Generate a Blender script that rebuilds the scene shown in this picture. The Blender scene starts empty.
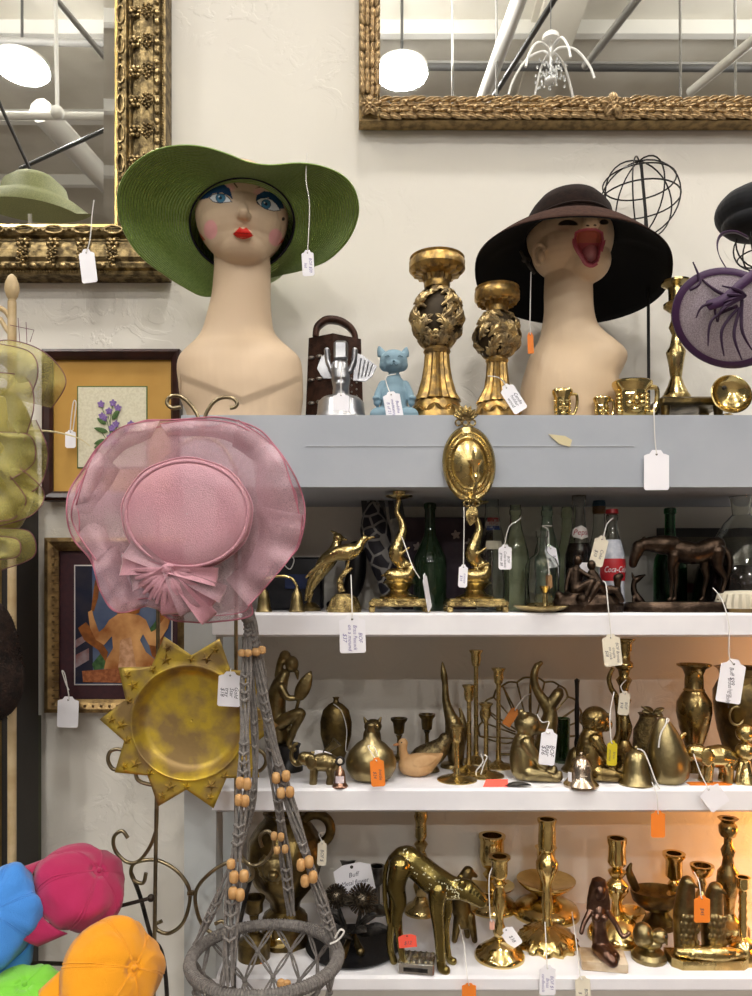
import bpy, bmesh, math, random
from math import sin, cos, pi, sqrt, atan2, radians
from mathutils import Vector, Matrix, noise
random.seed(7)
C = bpy.context.scene.collection
# ---------------- camera, world, light, exposure ----------------
CY = -1.3; EZ = 1.5; FP = 750.0; HZ = 590.0
cam = bpy.data.cameras.new('camera'); co = bpy.data.objects.new('camera', cam); C.objects.link(co)
co.location = (0, CY, EZ); co.rotation_euler = (pi/2, 0, 0)
cam.sensor_fit = 'VERTICAL'; cam.sensor_height = 36; cam.lens = FP/996*36
cam.shift_y = (HZ-498)/996; cam.clip_start = .02
bpy.context.scene.camera = co
vs = bpy.context.scene.view_settings
vs.view_transform = 'Standard'; vs.look = 'None'; vs.exposure = 0.38; vs.gamma = 1; vs.use_curve_mapping = False
w = bpy.data.worlds.new('world'); bpy.context.scene.world = w; w.use_nodes = True
bg = w.node_tree.nodes['Background']; bg.inputs[0].default_value = (1.0, .96, .92, 1); bg.inputs[1].default_value = .07
def area(name, loc, size, power, col, target=None, spread=180):
    l = bpy.data.lights.new(name, 'AREA'); l.shape = 'DISK'; l.size = size; l.energy = power; l.color = col; l.spread = radians(spread)
    o = bpy.data.objects.new(name, l); C.objects.link(o); o.location = loc
    if target is not None:
        o.rotation_euler = (Vector(target)-Vector(loc)).to_track_quat('-Z', 'Y').to_euler()
    return o
LAMPZ = 5.8
WARM = (1.0, .975, .955)
LAMPS = [(-2.9, -4.27), (.215, -4.33), (3.4, -4.35), (-2.7, -1.25), (.35, -1.2), (3.4, -1.25), (-6, -4.3), (-2.9, -7.6), (.2, -7.6), (3.4, -7.6), (-2.9, -12), (.2, -12), (3.4, -12)]
for x, y in LAMPS:
    area('high_bay_light', (x, y, LAMPZ-.03), .42, 42 if y > -2 else 52 if y > -5 else 75 if y > -8 else 150, WARM)
for x, y in ((-2.9, -3), (.2, -3.2), (3.4, -3), (.2, -9)):      # added upward fill to brighten the ceiling, no lamps hang at these spots
    area('ceiling_fill_light', (x, y, LAMPZ-.4), 1.2, 60, WARM, (x, y, 9))
# amber lamp standing further along the shelves, beyond the right of the frame
for loc, e in (((.98, .2, .99), 2.5), ((1.04, .12, 1.28), 1.2), ((1.1, -.5, 1.0), 1.5)):
    l = bpy.data.lights.new('amber_lamp_light', 'POINT'); l.energy = e; l.color = (1, .37, .035); l.shadow_soft_size = .04
    o = bpy.data.objects.new('amber_lamp_light', l); C.objects.link(o); o.location = loc

# ---------------- helpers ----------------
def W(px, py, Y): t = Y-CY; return Vector(((px-376)/FP*t, Y, EZ+(HZ-py)/FP*t))
MIRY = .285
def MR(px, py, z):            # point of the room at height z that the wall mirrors show there
    t = (z-EZ)/((HZ-py)/FP); return Vector(((px-376)/FP*t, 2*MIRY-(CY+t), z))
def MRt(px, py, t): return Vector(((px-376)/FP*t, 2*MIRY-(CY+t), EZ+(HZ-py)/FP*t))
SH = {1: 1.8033, 2: 1.4601, 3: 1.1551, 4: .8292}
WALL = .31
def Yb(shelf, py): return (EZ-SH[shelf])*FP/(py-HZ)+CY
def cr(pts, n=6, closed=False):
    P = [tuple(p) for p in pts]; out = []; m = len(P)
    rng = range(m) if closed else range(m-1)
    for i in rng:
        a = P[(i-1) % m] if closed or i > 0 else P[0]; b = P[i]; c = P[(i+1) % m]; d = P[(i+2) % m] if closed or i+2 < m else P[-1]
        for k in range(n):
            t = k/n
            out.append(tuple(.5*((2*b[j])+(-a[j]+c[j])*t+(2*a[j]-5*b[j]+4*c[j]-d[j])*t*t+(-a[j]+3*b[j]-3*c[j]+d[j])*t**3) for j in range(len(b))))
    if not closed: out.append(P[-1])
    return out
class MB:
    def __init__(s, M=None): s.v = []; s.f = []; s.m = []; s.a = []; s.M = M or Matrix(); s.mi = 0; s.any = False
    def add(s, vs, fs, att=None):
        o = len(s.v); M = s.M
        s.v += [M @ Vector(p) for p in vs]; s.f += [[i+o for i in f] for f in fs]; s.m += [s.mi]*len(fs)
        s.a += list(att) if att else [0.0]*len(vs)
        if att: s.any = True
        return s
    def box(s, c, d, R=None, bev=0):
        x, y, z = d[0]/2, d[1]/2, d[2]/2
        if bev:
            b = bev; pts = [(-x+b, -y), (x-b, -y), (x, -y+b), (x, y-b), (x-b, y), (-x+b, y), (-x, y-b), (-x, -y+b)]
            vs = []
            for zz, k in ((-z, 1), (-z+b, 0), (z-b, 0), (z, 1)):
                for p in pts:
                    vs.append((p[0]*(1-k*b/x), p[1]*(1-k*b/y), zz))
            fs = [[r*8+i, r*8+(i+1) % 8, r*8+8+(i+1) % 8, r*8+8+i] for r in range(3) for i in range(8)]+[list(range(7, -1, -1)), list(range(24, 32))]
        else:
            vs = [(-x, -y, -z), (x, -y, -z), (x, y, -z), (-x, y, -z), (-x, -y, z), (x, -y, z), (x, y, z), (-x, y, z)]
            fs = [[3, 2, 1, 0], [4, 5, 6, 7], [0, 1, 5, 4], [1, 2, 6, 5], [2, 3, 7, 6], [3, 0, 4, 7]]
        T = Matrix.Translation(Vector(c)) @ (R.to_4x4() if R else Matrix())
        return s.add([T @ Vector(p) for p in vs], fs)
    def lathe(s, prof, n=28, c=(0, 0, 0), R=None, sx=1, sy=1, flute=None):
        vs = []; m = len(prof)
        for j, (r, z) in enumerate(prof):
            for i in range(n):
                a = 2*pi*i/n; q = r*(1+(flute(a, j, z) if flute else 0))
                p = Vector((q*cos(a)*sx, q*sin(a)*sy, z))
                if R: p = R @ p
                vs.append(p+Vector(c))
        fs = [[j*n+i, j*n+(i+1) % n, (j+1)*n+(i+1) % n, (j+1)*n+i] for j in range(m-1) for i in range(n)]
        if prof[0][0] > 1e-4: fs.append(list(range(n-1, -1, -1)))
        if prof[-1][0] > 1e-4: fs.append([(m-1)*n+i for i in range(n)])
        return s.add(vs, fs)
    def ball(s, c, r, n=16, R=None, h=None):
        if not hasattr(r, '__len__'): r = (r, r, r)
        k = h or max(5, n//2); vs = []; c = Vector(c)
        for j in range(1, k):
            t = pi*j/k
            for i in range(n):
                a = 2*pi*i/n; p = Vector((r[0]*sin(t)*cos(a), r[1]*sin(t)*sin(a), -r[2]*cos(t)))
                vs.append((R @ p if R else p)+c)
        b = Vector((0, 0, -r[2])); t_ = Vector((0, 0, r[2]))
        vs += [(R @ b if R else b)+c, (R @ t_ if R else t_)+c]; N = len(vs)
        fs = [[j*n+i, j*n+(i+1) % n, (j+1)*n+(i+1) % n, (j+1)*n+i] for j in range(k-2) for i in range(n)]
        fs += [[N-2, (i+1) % n, i] for i in range(n)]+[[N-1, (k-2)*n+i, (k-2)*n+(i+1) % n] for i in range(n)]
        return s.add(vs, fs)
    def tube(s, pts, r=None, n=8, closed=False, flat=1):
        P = [Vector(p[:3]) for p in pts]; m = len(P)
        rr = [r if r is not None else p[3] for p in pts] if not hasattr(r, '__len__') else r
        vs = []; U = None
        for i in range(m):
            if closed: t = P[(i+1) % m]-P[i-1]
            else: t = P[min(i+1, m-1)]-P[max(i-1, 0)]
            if t.length < 1e-9: t = Vector((0, 0, 1))
            t.normalize()
            if U is None: U = Vector((0, 1, 0)) if abs(t.y) < .9 else Vector((1, 0, 0))
            U = U-t*U.dot(t)
            if U.length < 1e-6: U = t.orthogonal()
            U.normalize(); V = t.cross(U)
            for k in range(n):
                a = 2*pi*k/n; vs.append(P[i]+(U*cos(a)*flat+V*sin(a))*rr[i])
        e = m if closed else m-1
        fs = [[i*n+k, i*n+(k+1) % n, ((i+1) % m)*n+(k+1) % n, ((i+1) % m)*n+k] for i in range(e) for k in range(n)]
        if not closed: fs += [list(range(n-1, -1, -1)), [(m-1)*n+k for k in range(n)]]
        return s.add(vs, fs)
    def chain(s, pts, n=14, sub=0):
        if sub: pts = cr(pts, sub)
        for p in pts: s.ball(p[:3], p[3], n)
        for a, b in zip(pts, pts[1:]):
            if (Vector(a[:3])-Vector(b[:3])).length > 1e-6: s.tube([a, b], None, n)
        return s
    def prism(s, poly, y0, y1, bev=0):
        n = len(poly); a = sum(poly[i][0]*poly[(i+1) % n][1]-poly[(i+1) % n][0]*poly[i][1] for i in range(n))
        if a < 0: poly = poly[::-1]
        vs = [(p[0], y0, p[1]) for p in poly]+[(p[0], y1, p[1]) for p in poly]
        fs = [list(range(n)), list(range(2*n-1, n-1, -1))]+[[i, i+n, (i+1) % n+n, (i+1) % n] for i in range(n)]
        return s.add(vs, fs)
    def grid(s, rows, cu=False, cv=False, att=None):
        m = len(rows); n = len(rows[0]); vs = [p for r in rows for p in r]
        fs = [[j*n+i, j*n+(i+1) % n, ((j+1) % m)*n+(i+1) % n, ((j+1) % m)*n+i] for j in range(m if cv else m-1) for i in range(n if cu else n-1)]
        return s.add(vs, fs, [a for r in att for a in r] if att else None)
    def loft(s, secs, n=32):       # (cx, cy, z, rx, ry)
        rows = [[(c[0]+c[3]*cos(2*pi*i/n), c[1]+c[4]*sin(2*pi*i/n), c[2]) for i in range(n)] for c in secs]
        s.grid(rows, cu=True); o = len(s.v)-n*len(rows)
        s.f += [[o+i for i in range(n-1, -1, -1)], [o+(len(rows)-1)*n+i for i in range(n)]]; s.m += [s.mi]*2
        return s
    def leaf(s, b, d, w, nrm=(0, -1, 0), bulge=.3, n=6):
        b = Vector(b); d = Vector(d); N = Vector(nrm).normalized(); side = d.cross(N).normalized(); L = d.length; rows = []
        for i in range(n+1):
            t = i/n; ww = w*sin(pi*min(1, t*.92+.06))**.7*(1-.25*t) if 0 < i < n else w*.06
            c = b+d*t; k = N*bulge*L*sin(pi*t)
            rows.append([c-side*ww+k*.4, c-side*ww*.5+k*1.0, c+k*.65, c+side*ww*.5+k*1.0, c+side*ww+k*.4])
        return s.grid(rows)
    def mesh(s, name, off=Vector((0, 0, 0))):
        me = bpy.data.meshes.new(name)
        me.from_pydata([tuple(v-off) for v in s.v], [], s.f)
        if any(s.m): me.polygons.foreach_set('material_index', s.m)
        if s.any:
            at = me.attributes.new('v', 'FLOAT', 'POINT'); at.data.foreach_set('value', s.a)
        return me
def remesh(me, vox, smooth=3):
    o = bpy.data.objects.new('tmp', me); C.objects.link(o)
    m = o.modifiers.new('r', 'REMESH'); m.mode = 'VOXEL'; m.voxel_size = vox
    if smooth: k = o.modifiers.new('s', 'SMOOTH'); k.iterations = smooth; k.factor = .5
    dg = bpy.context.evaluated_depsgraph_get(); dg.update()
    out = bpy.data.meshes.new_from_object(o.evaluated_get(dg)); bpy.data.objects.remove(o); bpy.data.meshes.remove(me)
    return out
def link(name, me, mats, sharp=42, loc=(0, 0, 0), parent=None, solid=0):
    me.polygons.foreach_set('use_smooth', [True]*len(me.polygons)); me.set_sharp_from_angle(angle=radians(sharp))
    o = bpy.data.objects.new(name, me); C.objects.link(o); o.location = loc
    me.materials.clear()
    for m in (mats if isinstance(mats, (list, tuple)) else [mats]): me.materials.append(m)
    if parent: o.parent = parent
    if solid:
        k = o.modifiers.new('solid', 'SOLIDIFY'); k.thickness = solid; k.offset = 0
    me.update()
    return o
def struct(name, mb, mats, **k):
    o = link(name, mb.mesh(name), mats, **k); o['kind'] = 'structure'; return o
class T:
    def __init__(s, name, label, cat, px=None, Y=0, sh=None, py=None, z=None, group=None, rz=0, loc=None):
        s.s = (Y-CY)/FP
        if loc is None:
            if sh: z = SH[sh]
            if z is None: z = EZ+(HZ-py)*s.s
            loc = ((px-376)*s.s, Y, z)
        s.loc = Vector(loc); s.b = HZ-(s.loc.z-EZ)/s.s; s.rz = radians(rz); s.Y = Y; s.px = px
        s.name = name; s.info = (label, cat, group); s.root = None
    def mb(s): return MB(Matrix.Translation(s.loc) @ Matrix.Rotation(s.rz, 4, 'Z') @ Matrix.Scale(s.s, 4))
    def _tag(s, o):
        o['label'] = s.info[0]; o['category'] = s.info[1]
        if s.info[2]: o['group'] = s.info[2]
    def mk(s, mb, name, vox, smooth, warp=None):
        me = mb.mesh(name, s.loc)
        if vox: me = remesh(me, vox*s.s, smooth)
        if warp:
            inv = 1/s.s
            for v in me.vertices: v.co = Vector(warp(v.co*inv, v))*s.s
        return me
    def P(s, px, py, y=0):        # local point seen at that place of the photograph, y local units behind the thing's axis
        k = 1+y/FP; return Vector(((px-376)*k-(s.px-376), y, (HZ-py)*k-(HZ-s.b)))
    def Q(s, c):
        k = 1+c[1]/FP; return 376+(c[0]+s.px-376)/k, HZ-(c[2]+HZ-s.b)/k
    def part(s, name, mb, mat, parent=None, vox=0, smooth=3, label=None, sharp=42, solid=0, paint=None, warp=None):
        if s.root is None:
            s.root = bpy.data.objects.new(s.name, None); s.root.empty_display_size = .02; C.objects.link(s.root); s.root.location = s.loc; s._tag(s.root)
        me = s.mk(mb, name, vox, smooth, warp)
        if paint: s.paint(me, paint)
        o = link(name, me, mat, sharp=sharp, parent=parent or s.root, solid=solid)
        if label: o['label'] = label
        return o
    def one(s, mb, mat, vox=0, smooth=3, sharp=42, solid=0, paint=None, warp=None):
        me = s.mk(mb, s.name, vox, smooth, warp)
        if paint: s.paint(me, paint)
        o = link(s.name, me, mat, sharp=sharp, loc=s.loc, solid=solid); s._tag(o); s.root = o; return o
    def paint(s, me, fn):
        ca = me.color_attributes.new('Col', 'FLOAT_COLOR', 'POINT'); inv = 1/s.s; buf = []
        nr = me.vertex_normals
        for i, v in enumerate(me.vertices):
            c = fn(v.co*inv, nr[i].vector); buf += [c[0], c[1], c[2], 1]
        ca.data.foreach_set('color', buf)
    def Z(s, py): return s.b-py
    def pr(s, prof): return [(r, s.b-p) for r, p in prof]
# ---------------- materials ----------------
def hexc(h): return tuple((int(h[i:i+2], 16)/255)**2.2 for i in (0, 2, 4))
MATS = {}
def mat(name, col, rough=.5, metal=0, col2=None, ns=20, cr_=(.4, .62), bump=0, bs=100, trans=0, ior=1.45, alpha=1, emit=0, attr=False, coat=0, sheen=0, rough2=None, spec=.5, detail=4, bdist=.002):
    if isinstance(col, str): col = hexc(col)
    if isinstance(col2, str): col2 = hexc(col2)
    m = bpy.data.materials.new(name); m.use_nodes = True; nt = m.node_tree; N = nt.nodes; L = nt.links; b = N['Principled BSDF']
    b.inputs['Base Color'].default_value = (*col, 1); b.inputs['Roughness'].default_value = rough; b.inputs['Metallic'].default_value = metal
    b.inputs['IOR'].default_value = ior; b.inputs['Alpha'].default_value = alpha; b.inputs['Transmission Weight'].default_value = trans
    b.inputs['Coat Weight'].default_value = coat; b.inputs['Sheen Weight'].default_value = sheen; b.inputs['Specular IOR Level'].default_value = spec
    if emit: b.inputs['Emission Color'].default_value = (*col, 1); b.inputs['Emission Strength'].default_value = emit
    tc = N.new('ShaderNodeTexCoord')
    if col2 or rough2 is not None:
        n = N.new('ShaderNodeTexNoise'); n.inputs['Scale'].default_value = ns; n.inputs['Detail'].default_value = detail; L.new(tc.outputs['Object'], n.inputs['Vector'])
        mr = N.new('ShaderNodeMapRange'); mr.inputs[1].default_value = cr_[0]; mr.inputs[2].default_value = cr_[1]; L.new(n.outputs['Fac'], mr.inputs[0])
        if col2:
            mx = N.new('ShaderNodeMix'); mx.data_type = 'RGBA'; mx.inputs[6].default_value = (*col, 1); mx.inputs[7].default_value = (*col2, 1)
            L.new(mr.outputs[0], mx.inputs[0]); L.new(mx.outputs[2], b.inputs['Base Color'])
        if rough2 is not None:
            m2 = N.new('ShaderNodeMapRange'); m2.inputs[3].default_value = rough; m2.inputs[4].default_value = rough2; L.new(mr.outputs[0], m2.inputs[0]); L.new(m2.outputs[0], b.inputs['Roughness'])
    if attr:
        at = N.new('ShaderNodeAttribute'); at.attribute_name = 'Col'; L.new(at.outputs['Color'], b.inputs['Base Color'])
    if bump:
        n = N.new('ShaderNodeTexNoise'); n.inputs['Scale'].default_value = bs; n.inputs['Detail'].default_value = 3; L.new(tc.outputs['Object'], n.inputs['Vector'])
        bp = N.new('ShaderNodeBump'); bp.inputs['Strength'].default_value = bump; bp.inputs['Distance'].default_value = bdist
        L.new(n.outputs['Fac'], bp.inputs['Height']); L.new(bp.outputs[0], b.inputs['Normal'])
    MATS[name] = m; return m
brass = mat('brass', (.58, .45, .2), .2, 1, (.4, .3, .12), 35, rough2=.32, bump=.25, bs=120)
polished = mat('polished_brass', (.78, .6, .26), .14, 1, (.6, .45, .17), 30, rough2=.2, bump=.15, bs=60)
aged = mat('aged_brass', (.30, .23, .105), .28, 1, (.16, .12, .055), 45, rough2=.42, bump=.4, bs=160)
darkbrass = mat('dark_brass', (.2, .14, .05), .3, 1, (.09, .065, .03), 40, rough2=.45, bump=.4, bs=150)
textbrass = mat('textured_brass', (.5, .38, .16), .27, 1, (.2, .14, .06), 90, bump=1, bs=260, bdist=.004)
bronze = mat('bronze', (.075, .05, .035), .32, 1, (.03, .02, .014), 50, rough2=.45, bump=.5, bs=150)
darkiron = mat('dark_iron', (.07, .062, .055), .45, .7, (.02, .019, .018), 60, bump=.6, bs=220)
blackwire = mat('black_wire', (.015, .013, .012), .4, .5)
silver = mat('silver', (.7, .69, .67), .2, 1, (.5, .49, .47), 30, bump=.2, bs=90)
aluminium = mat('cast_aluminium', (.4, .4, .41), .33, 1, (.28, .28, .29), 25, bump=.3, bs=70)
paper = mat('tag_paper', 'f1eff4', .7); paper2 = mat('cream_tag_paper', 'e2d9c4', .7)
orange = mat('orange_card', 'f0832e', .6); redtag = mat('red_card', 'ee5a48', .6); yellowtag = mat('yellow_card', 'c9b524', .6)
string = mat('white_string', 'dcd8d2', .8); pen = mat('violet_pen', '7a6fa8', .8); penb = mat('dark_pen', '4c4a58', .8)
# ---------------- the room ----------------
def wall_mat():
    m = mat('painted_plaster', 'd9d3c8', .75); nt = m.node_tree; N = nt.nodes; L = nt.links; b = N['Principled BSDF']
    tc = N.new('ShaderNodeTexCoord')
    n = N.new('ShaderNodeTexNoise'); n.inputs['Scale'].default_value = 2.2; n.inputs['Detail'].default_value = 5; L.new(tc.outputs['Object'], n.inputs['Vector'])
    r = N.new('ShaderNodeMix'); r.data_type = 'RGBA'; r.inputs[6].default_value = (*hexc('d2cdc4'), 1); r.inputs[7].default_value = (*hexc('e4dfd3'), 1)
    L.new(n.outputs['Fac'], r.inputs[0])
    v = N.new('ShaderNodeTexVoronoi'); v.inputs['Scale'].default_value = 6; L.new(tc.outputs['Object'], v.inputs['Vector'])   # nail holes
    c = N.new('ShaderNodeMath'); c.operation = 'LESS_THAN'; c.inputs[1].default_value = .022; L.new(v.outputs['Distance'], c.inputs[0])
    r2 = N.new('ShaderNodeMix'); r2.data_type = 'RGBA'; L.new(c.outputs[0], r2.inputs[0]); L.new(r.outputs[2], r2.inputs[6]); r2.inputs[7].default_value = (.3, .25, .2, 1)
    L.new(r2.outputs[2], b.inputs['Base Color'])
    n2 = N.new('ShaderNodeTexNoise'); n2.inputs['Scale'].default_value = 9; n2.inputs['Detail'].default_value = 6; n2.inputs['Distortion'].default_value = 3.5; L.new(tc.outputs['Object'], n2.inputs['Vector'])
    n3 = N.new('ShaderNodeTexNoise'); n3.inputs['Scale'].default_value = 3; L.new(tc.outputs['Object'], n3.inputs['Vector'])
    rp = N.new('ShaderNodeMapRange'); rp.inputs[1].default_value = .5; rp.inputs[2].default_value = .58; L.new(n2.outputs['Fac'], rp.inputs[0])
    rq = N.new('ShaderNodeMapRange'); rq.inputs[1].default_value = .45; rq.inputs[2].default_value = .6; L.new(n3.outputs['Fac'], rq.inputs[0])
    mu = N.new('ShaderNodeMath'); mu.operation = 'MULTIPLY'; L.new(rp.outputs[0], mu.inputs[0]); L.new(rq.outputs[0], mu.inputs[1])
    bp = N.new('ShaderNodeBump'); bp.inputs['Strength'].default_value = .28; bp.inputs['Distance'].default_value = .003; L.new(mu.outputs[0], bp.inputs['Height']); L.new(bp.outputs[0], b.inputs['Normal'])
    return m
wallm = wall_mat()
struct('wall_back', MB().box((0, WALL+.1, 3.2), (14, .2, 6.4)), wallm)
struct('floor', MB().box((0, -7.8, -.05), (14, 16.6, .1)), mat('concrete_floor', '5c534a', .6, col2='6b6157', ns=3))
ceilm = mat('ceiling_deck', 'cfcabd', .8, col2='bfb9aa', ns=1.5)
struct('ceiling', MB().box((0, -7.8, 6.45), (14, 16.6, .1)), ceilm)
struct('wall_front', MB().box((0, -16.0, 3.2), (14, .2, 6.4)), mat('far_wall', 'b9b0a2', .8, col2='8d8578', ns=2))
white = mat('white_paint', 'dcdad2', .6); greym = mat('grey_steel', '8f8d88', .5); darkg = mat('dark_pipe', '4b4a48', .5)
for i, x in enumerate((-4.6, -1.35, 1.5, 4.4)):
    b = MB(); b.box((x, -4.3, 6.16), (.34, 9.4, .05)); b.box((x, -4.3, 6.3), (.05, 9.4, .24)); b.box((x, -4.3, 6.39), (.34, 9.4, .03)); struct('trim_%d' % (i+1), b, mat('beam_%d' % i, 'c9c3b4', .7))
i = 5
for y in (-1, -2.2, -3.4, -4.6, -5.8, -7):
    struct('trim_%d' % i, MB().box((0, y, 6.34), (13.6, .07, .12)), white); i += 1
def line(p, q, z, r, m, z2=None):
    global i
    struct('trim_%d' % i, MB().tube([MR(*p, z), MR(*q, z2 or z)], r, 10), m); i += 1
line((372, 66), (770, 68), 5.9, .03, darkg)
line((380, 62), (760, 64), 6.0, .018, greym)
line((526, -20), (478, 112), 5.5, .055, white)
line((560, -10), (484, 112), 5.3, .02, darkg)
line((770, 26), (690, 92), 5.4, .035, white)
line((640, -5), (585, 66), 5.6, .03, greym)
line((-20, 115), (113, 116), 5.2, .03, white)
line((-30, 40), (110, 43), 5.95, .03, greym)
line((50, -8), (112, 66), 5.4, .02, greym)
line((20, 168), (112, 126), 5.0, .016, darkg)
line((40, 110), (114, 190), 5.4, .1, white)
line((-6, 92), (30, 170), 4.7, .012, darkg)
def wires(a, b, t, r, m, bead=None):
    global i
    mb = MB().tube([MRt(*a, t), MRt(*b, t)], r, 6)
    if bead: mb.ball(MRt(*b, t), bead)
    struct('trim_%d' % i, mb, m); i += 1
wires((54, -60), (57, 112), 4.5, .012, white, .04)
for x in (452, 496, 680, 735): wires((x, -60), (x+1, 112), 5.6, .01, greym)
# lamps
lampm = mat('lamp_glow', (1, .97, .9), emit=14); shade = mat('lamp_housing', 'd5d3cc', .5)
for k, (x, y) in enumerate(LAMPS):
    t = T('high_bay_lamp', 'round white high bay lamp hanging from the warehouse ceiling', 'ceiling lamp', loc=(x, y, LAMPZ), group='high bay lamps under the warehouse ceiling')
    if k == 0: t.info = ('round glowing high bay lamp seen in the left mirror', 'ceiling lamp', None)
    if k == 1: t.info = ('round glowing high bay lamp seen in the leaf framed mirror on the right', 'ceiling lamp', None)
    t.s = 1
    t.part('diffuser', t.mb().lathe([(.205, .0), (.205, .012), (0, .013)], 32), lampm)
    t.part('housing', t.mb().lathe([(.215, .0), (.215, .02), (.08, .05), (.04, .12), (0, .13)], 32), shade)
    t.part('cord', t.mb().tube([(0, 0, .12), (0, 0, .6)], .012), darkg)
# chandelier reflected in the right mirror
p = MRt(551, 62, 4.2)
t = T('chandelier', 'white curly wire chandelier with crystal drops seen in the right mirror', 'chandelier', loc=p); t.s = .0056
wm = mat('chandelier_white', 'e8e6e2', .4); cm = mat('chandelier_crystal', (.9, .92, .93), .05, 0, trans=.7, ior=1.5)
a = t.mb(); a.lathe([(9, 22), (8, 27), (3, 31), (0, 31.5)]); a.tube([(0, 0, -16), (0, 0, 24)], 1.3); a.ball((0, 0, -18), (6, 6, 4)); t.part('canopy', a, wm)
t.part('cable', t.mb().tube([(0, 0, 31), (0, 0, (6.4-p.z)/t.s)], .5), darkg)
for k in range(6):
    an = k*pi/3+.3; u = Vector((cos(an), sin(an), 0))
    pts = [(0, 0, 6), tuple(u*8+Vector((0, 0, 13))), tuple(u*24+Vector((0, 0, 8))), tuple(u*37+Vector((0, 0, -10))), tuple(u*42+Vector((0, 0, -24)))]
    t.part('arm', t.mb().tube(cr(pts, 5), 1.2, 7), wm)
a = t.mb()
for k in range(90):
    an = random.random()*6.28; r = random.random()*17; z = -2-random.random()*22+r*.2; a.ball((r*cos(an), r*sin(an), z), (1.1, 1.1, 1.9), 6)
o = t.part('crystal_drops', a, cm); o['kind'] = 'stuff'
# straw hat on a stand, behind the photographer's left, seen in the left mirror
p = MRt(34, 222, 2.55)
t = T('hat_stand', 'white wire hat stand under the pale green hat in the left mirror', 'hat stand', loc=(p.x, p.y, 0)); t.s = .0034
zt = p.z/t.s; a = t.mb(); a.tube([(0, 0, 1), (0, 0, zt)], 2, 8); a.lathe([(45, 0), (45, 3), (3, 6)])
t.part('pole', a, wm)
a = t.mb()
for k in range(6):
    an = k*pi/6; a.tube([(24*cos(an)*sin(q), 24*sin(an)*sin(q), zt+24*cos(q)) for q in [j*pi/12-pi/2 for j in range(13)]], .9, 6)
t.part('dome_wires', a, wm)
hatg = mat('olive_sinamay', '8f9463', .6, col2='a9ad77', ns=300, alpha=.8)
t = T('straw_hat', 'pale olive green straw hat reflected in the left mirror', 'hat', loc=(p.x, p.y, p.z)); t.s = .0034
a = t.mb(); a.lathe([(62, -6), (58, 4), (48, 12), (38, 16), (33, 22), (30, 34), (20, 43), (0, 46)], 48)
t.one(a, hatg, solid=.003); t.root.modifiers[0].offset = -1
# ---------------- wall mirrors ----------------
mirror = mat('mirror_glass', (.86, .87, .86), .01, 1)
goldf = mat('antique_gold', (.27, .2, .095), .38, 1, (.08, .058, .03), 60, bump=.7, bs=200, rough2=.5)
golddark = mat('frame_recess', (.12, .085, .04), .4, 1, (.06, .045, .02), 50, bump=.5, bs=150)
goldb = mat('gold_liner', (.8, .56, .2), .3, 1)
def moulding(mb, x0, x1, z0, z1, prof, Y):   # prof: (outward, toward viewer)
    rows = []
    for o, h in prof: rows.append([Vector((x0-o, Y-h, z0-o)), Vector((x1+o, Y-h, z0-o)), Vector((x1+o, Y-h, z1+o)), Vector((x0-o, Y-h, z1+o))])
    for j in range(len(rows)-1):
        for k in range(4):
            mb.add([rows[j][k], rows[j][(k+1) % 4], rows[j+1][(k+1) % 4], rows[j+1][k]], [[0, 1, 2, 3]])
    return mb
S0 = (MIRY-CY)/FP
a0 = W(-170, 226, MIRY); a1 = W(116, -260, MIRY)
t = T('ornate_mirror', 'tall mirror in a wide carved antique gold frame at top left', 'mirror', loc=W(-27, 279, .3))
b = 13*S0; g = MB()
g.box(((a0.x+a1.x)/2, MIRY+.008, (a0.z+a1.z)/2), (a1.x-a0.x-2*b, .01, a1.z-a0.z-2*b)); 
t.part('mirror_glass', g, mirror)
bv = MB(); x0, x1, z0, z1 = a0.x, a1.x, a0.z, a1.z; y0 = MIRY+.003; y1 = y0+.0012
IN = [(x0+b, y0, z0+b), (x1-b, y0, z0+b), (x1-b, y0, z1-b), (x0+b, y0, z1-b)]; OU = [(x0, y1, z0), (x1, y1, z0), (x1, y1, z1), (x0, y1, z1)]
for k in range(4): bv.add([OU[k], OU[(k+1) % 4], IN[(k+1) % 4], IN[k]], [[0, 1, 2, 3]])
t.part('bevelled_edge', bv, mirror)
u = S0
t.part('liner', moulding(MB(), a0.x, a1.x, a0.z, a1.z, [(0, -.004), (0, .008), (3*u, .01), (3*u, .0)], MIRY), goldb, sharp=20)
t.part('frame', moulding(MB(), a0.x, a1.x, a0.z, a1.z, [(3*u, .004), (4*u, .012), (8*u, .016), (12*u, .012), (14*u, .006), (16*u, .007), (20*u, .017), (28*u, .024), (36*u, .026), (40*u, .022), (42*u, .024), (46*u, .022), (48*u, .016), (49*u, .02), (52*u, .018), (53*u, -.02)], MIRY), goldf, sharp=25)
orn = MB()
def runs(step):
    L = a1.z-a0.z; n = int(L/step)
    for k in range(n+1): yield ('v', a0.z+k*step)
    L = a1.x-a0.x; n = int(L/step)
    for k in range(n+1): yield ('h', a1.x-k*step)
def place(kind, q, o, along=0):
    return Vector((a1.x+o, 0, q+along)) if kind == 'v' else Vector((q+along, 0, a0.z-o))
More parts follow.
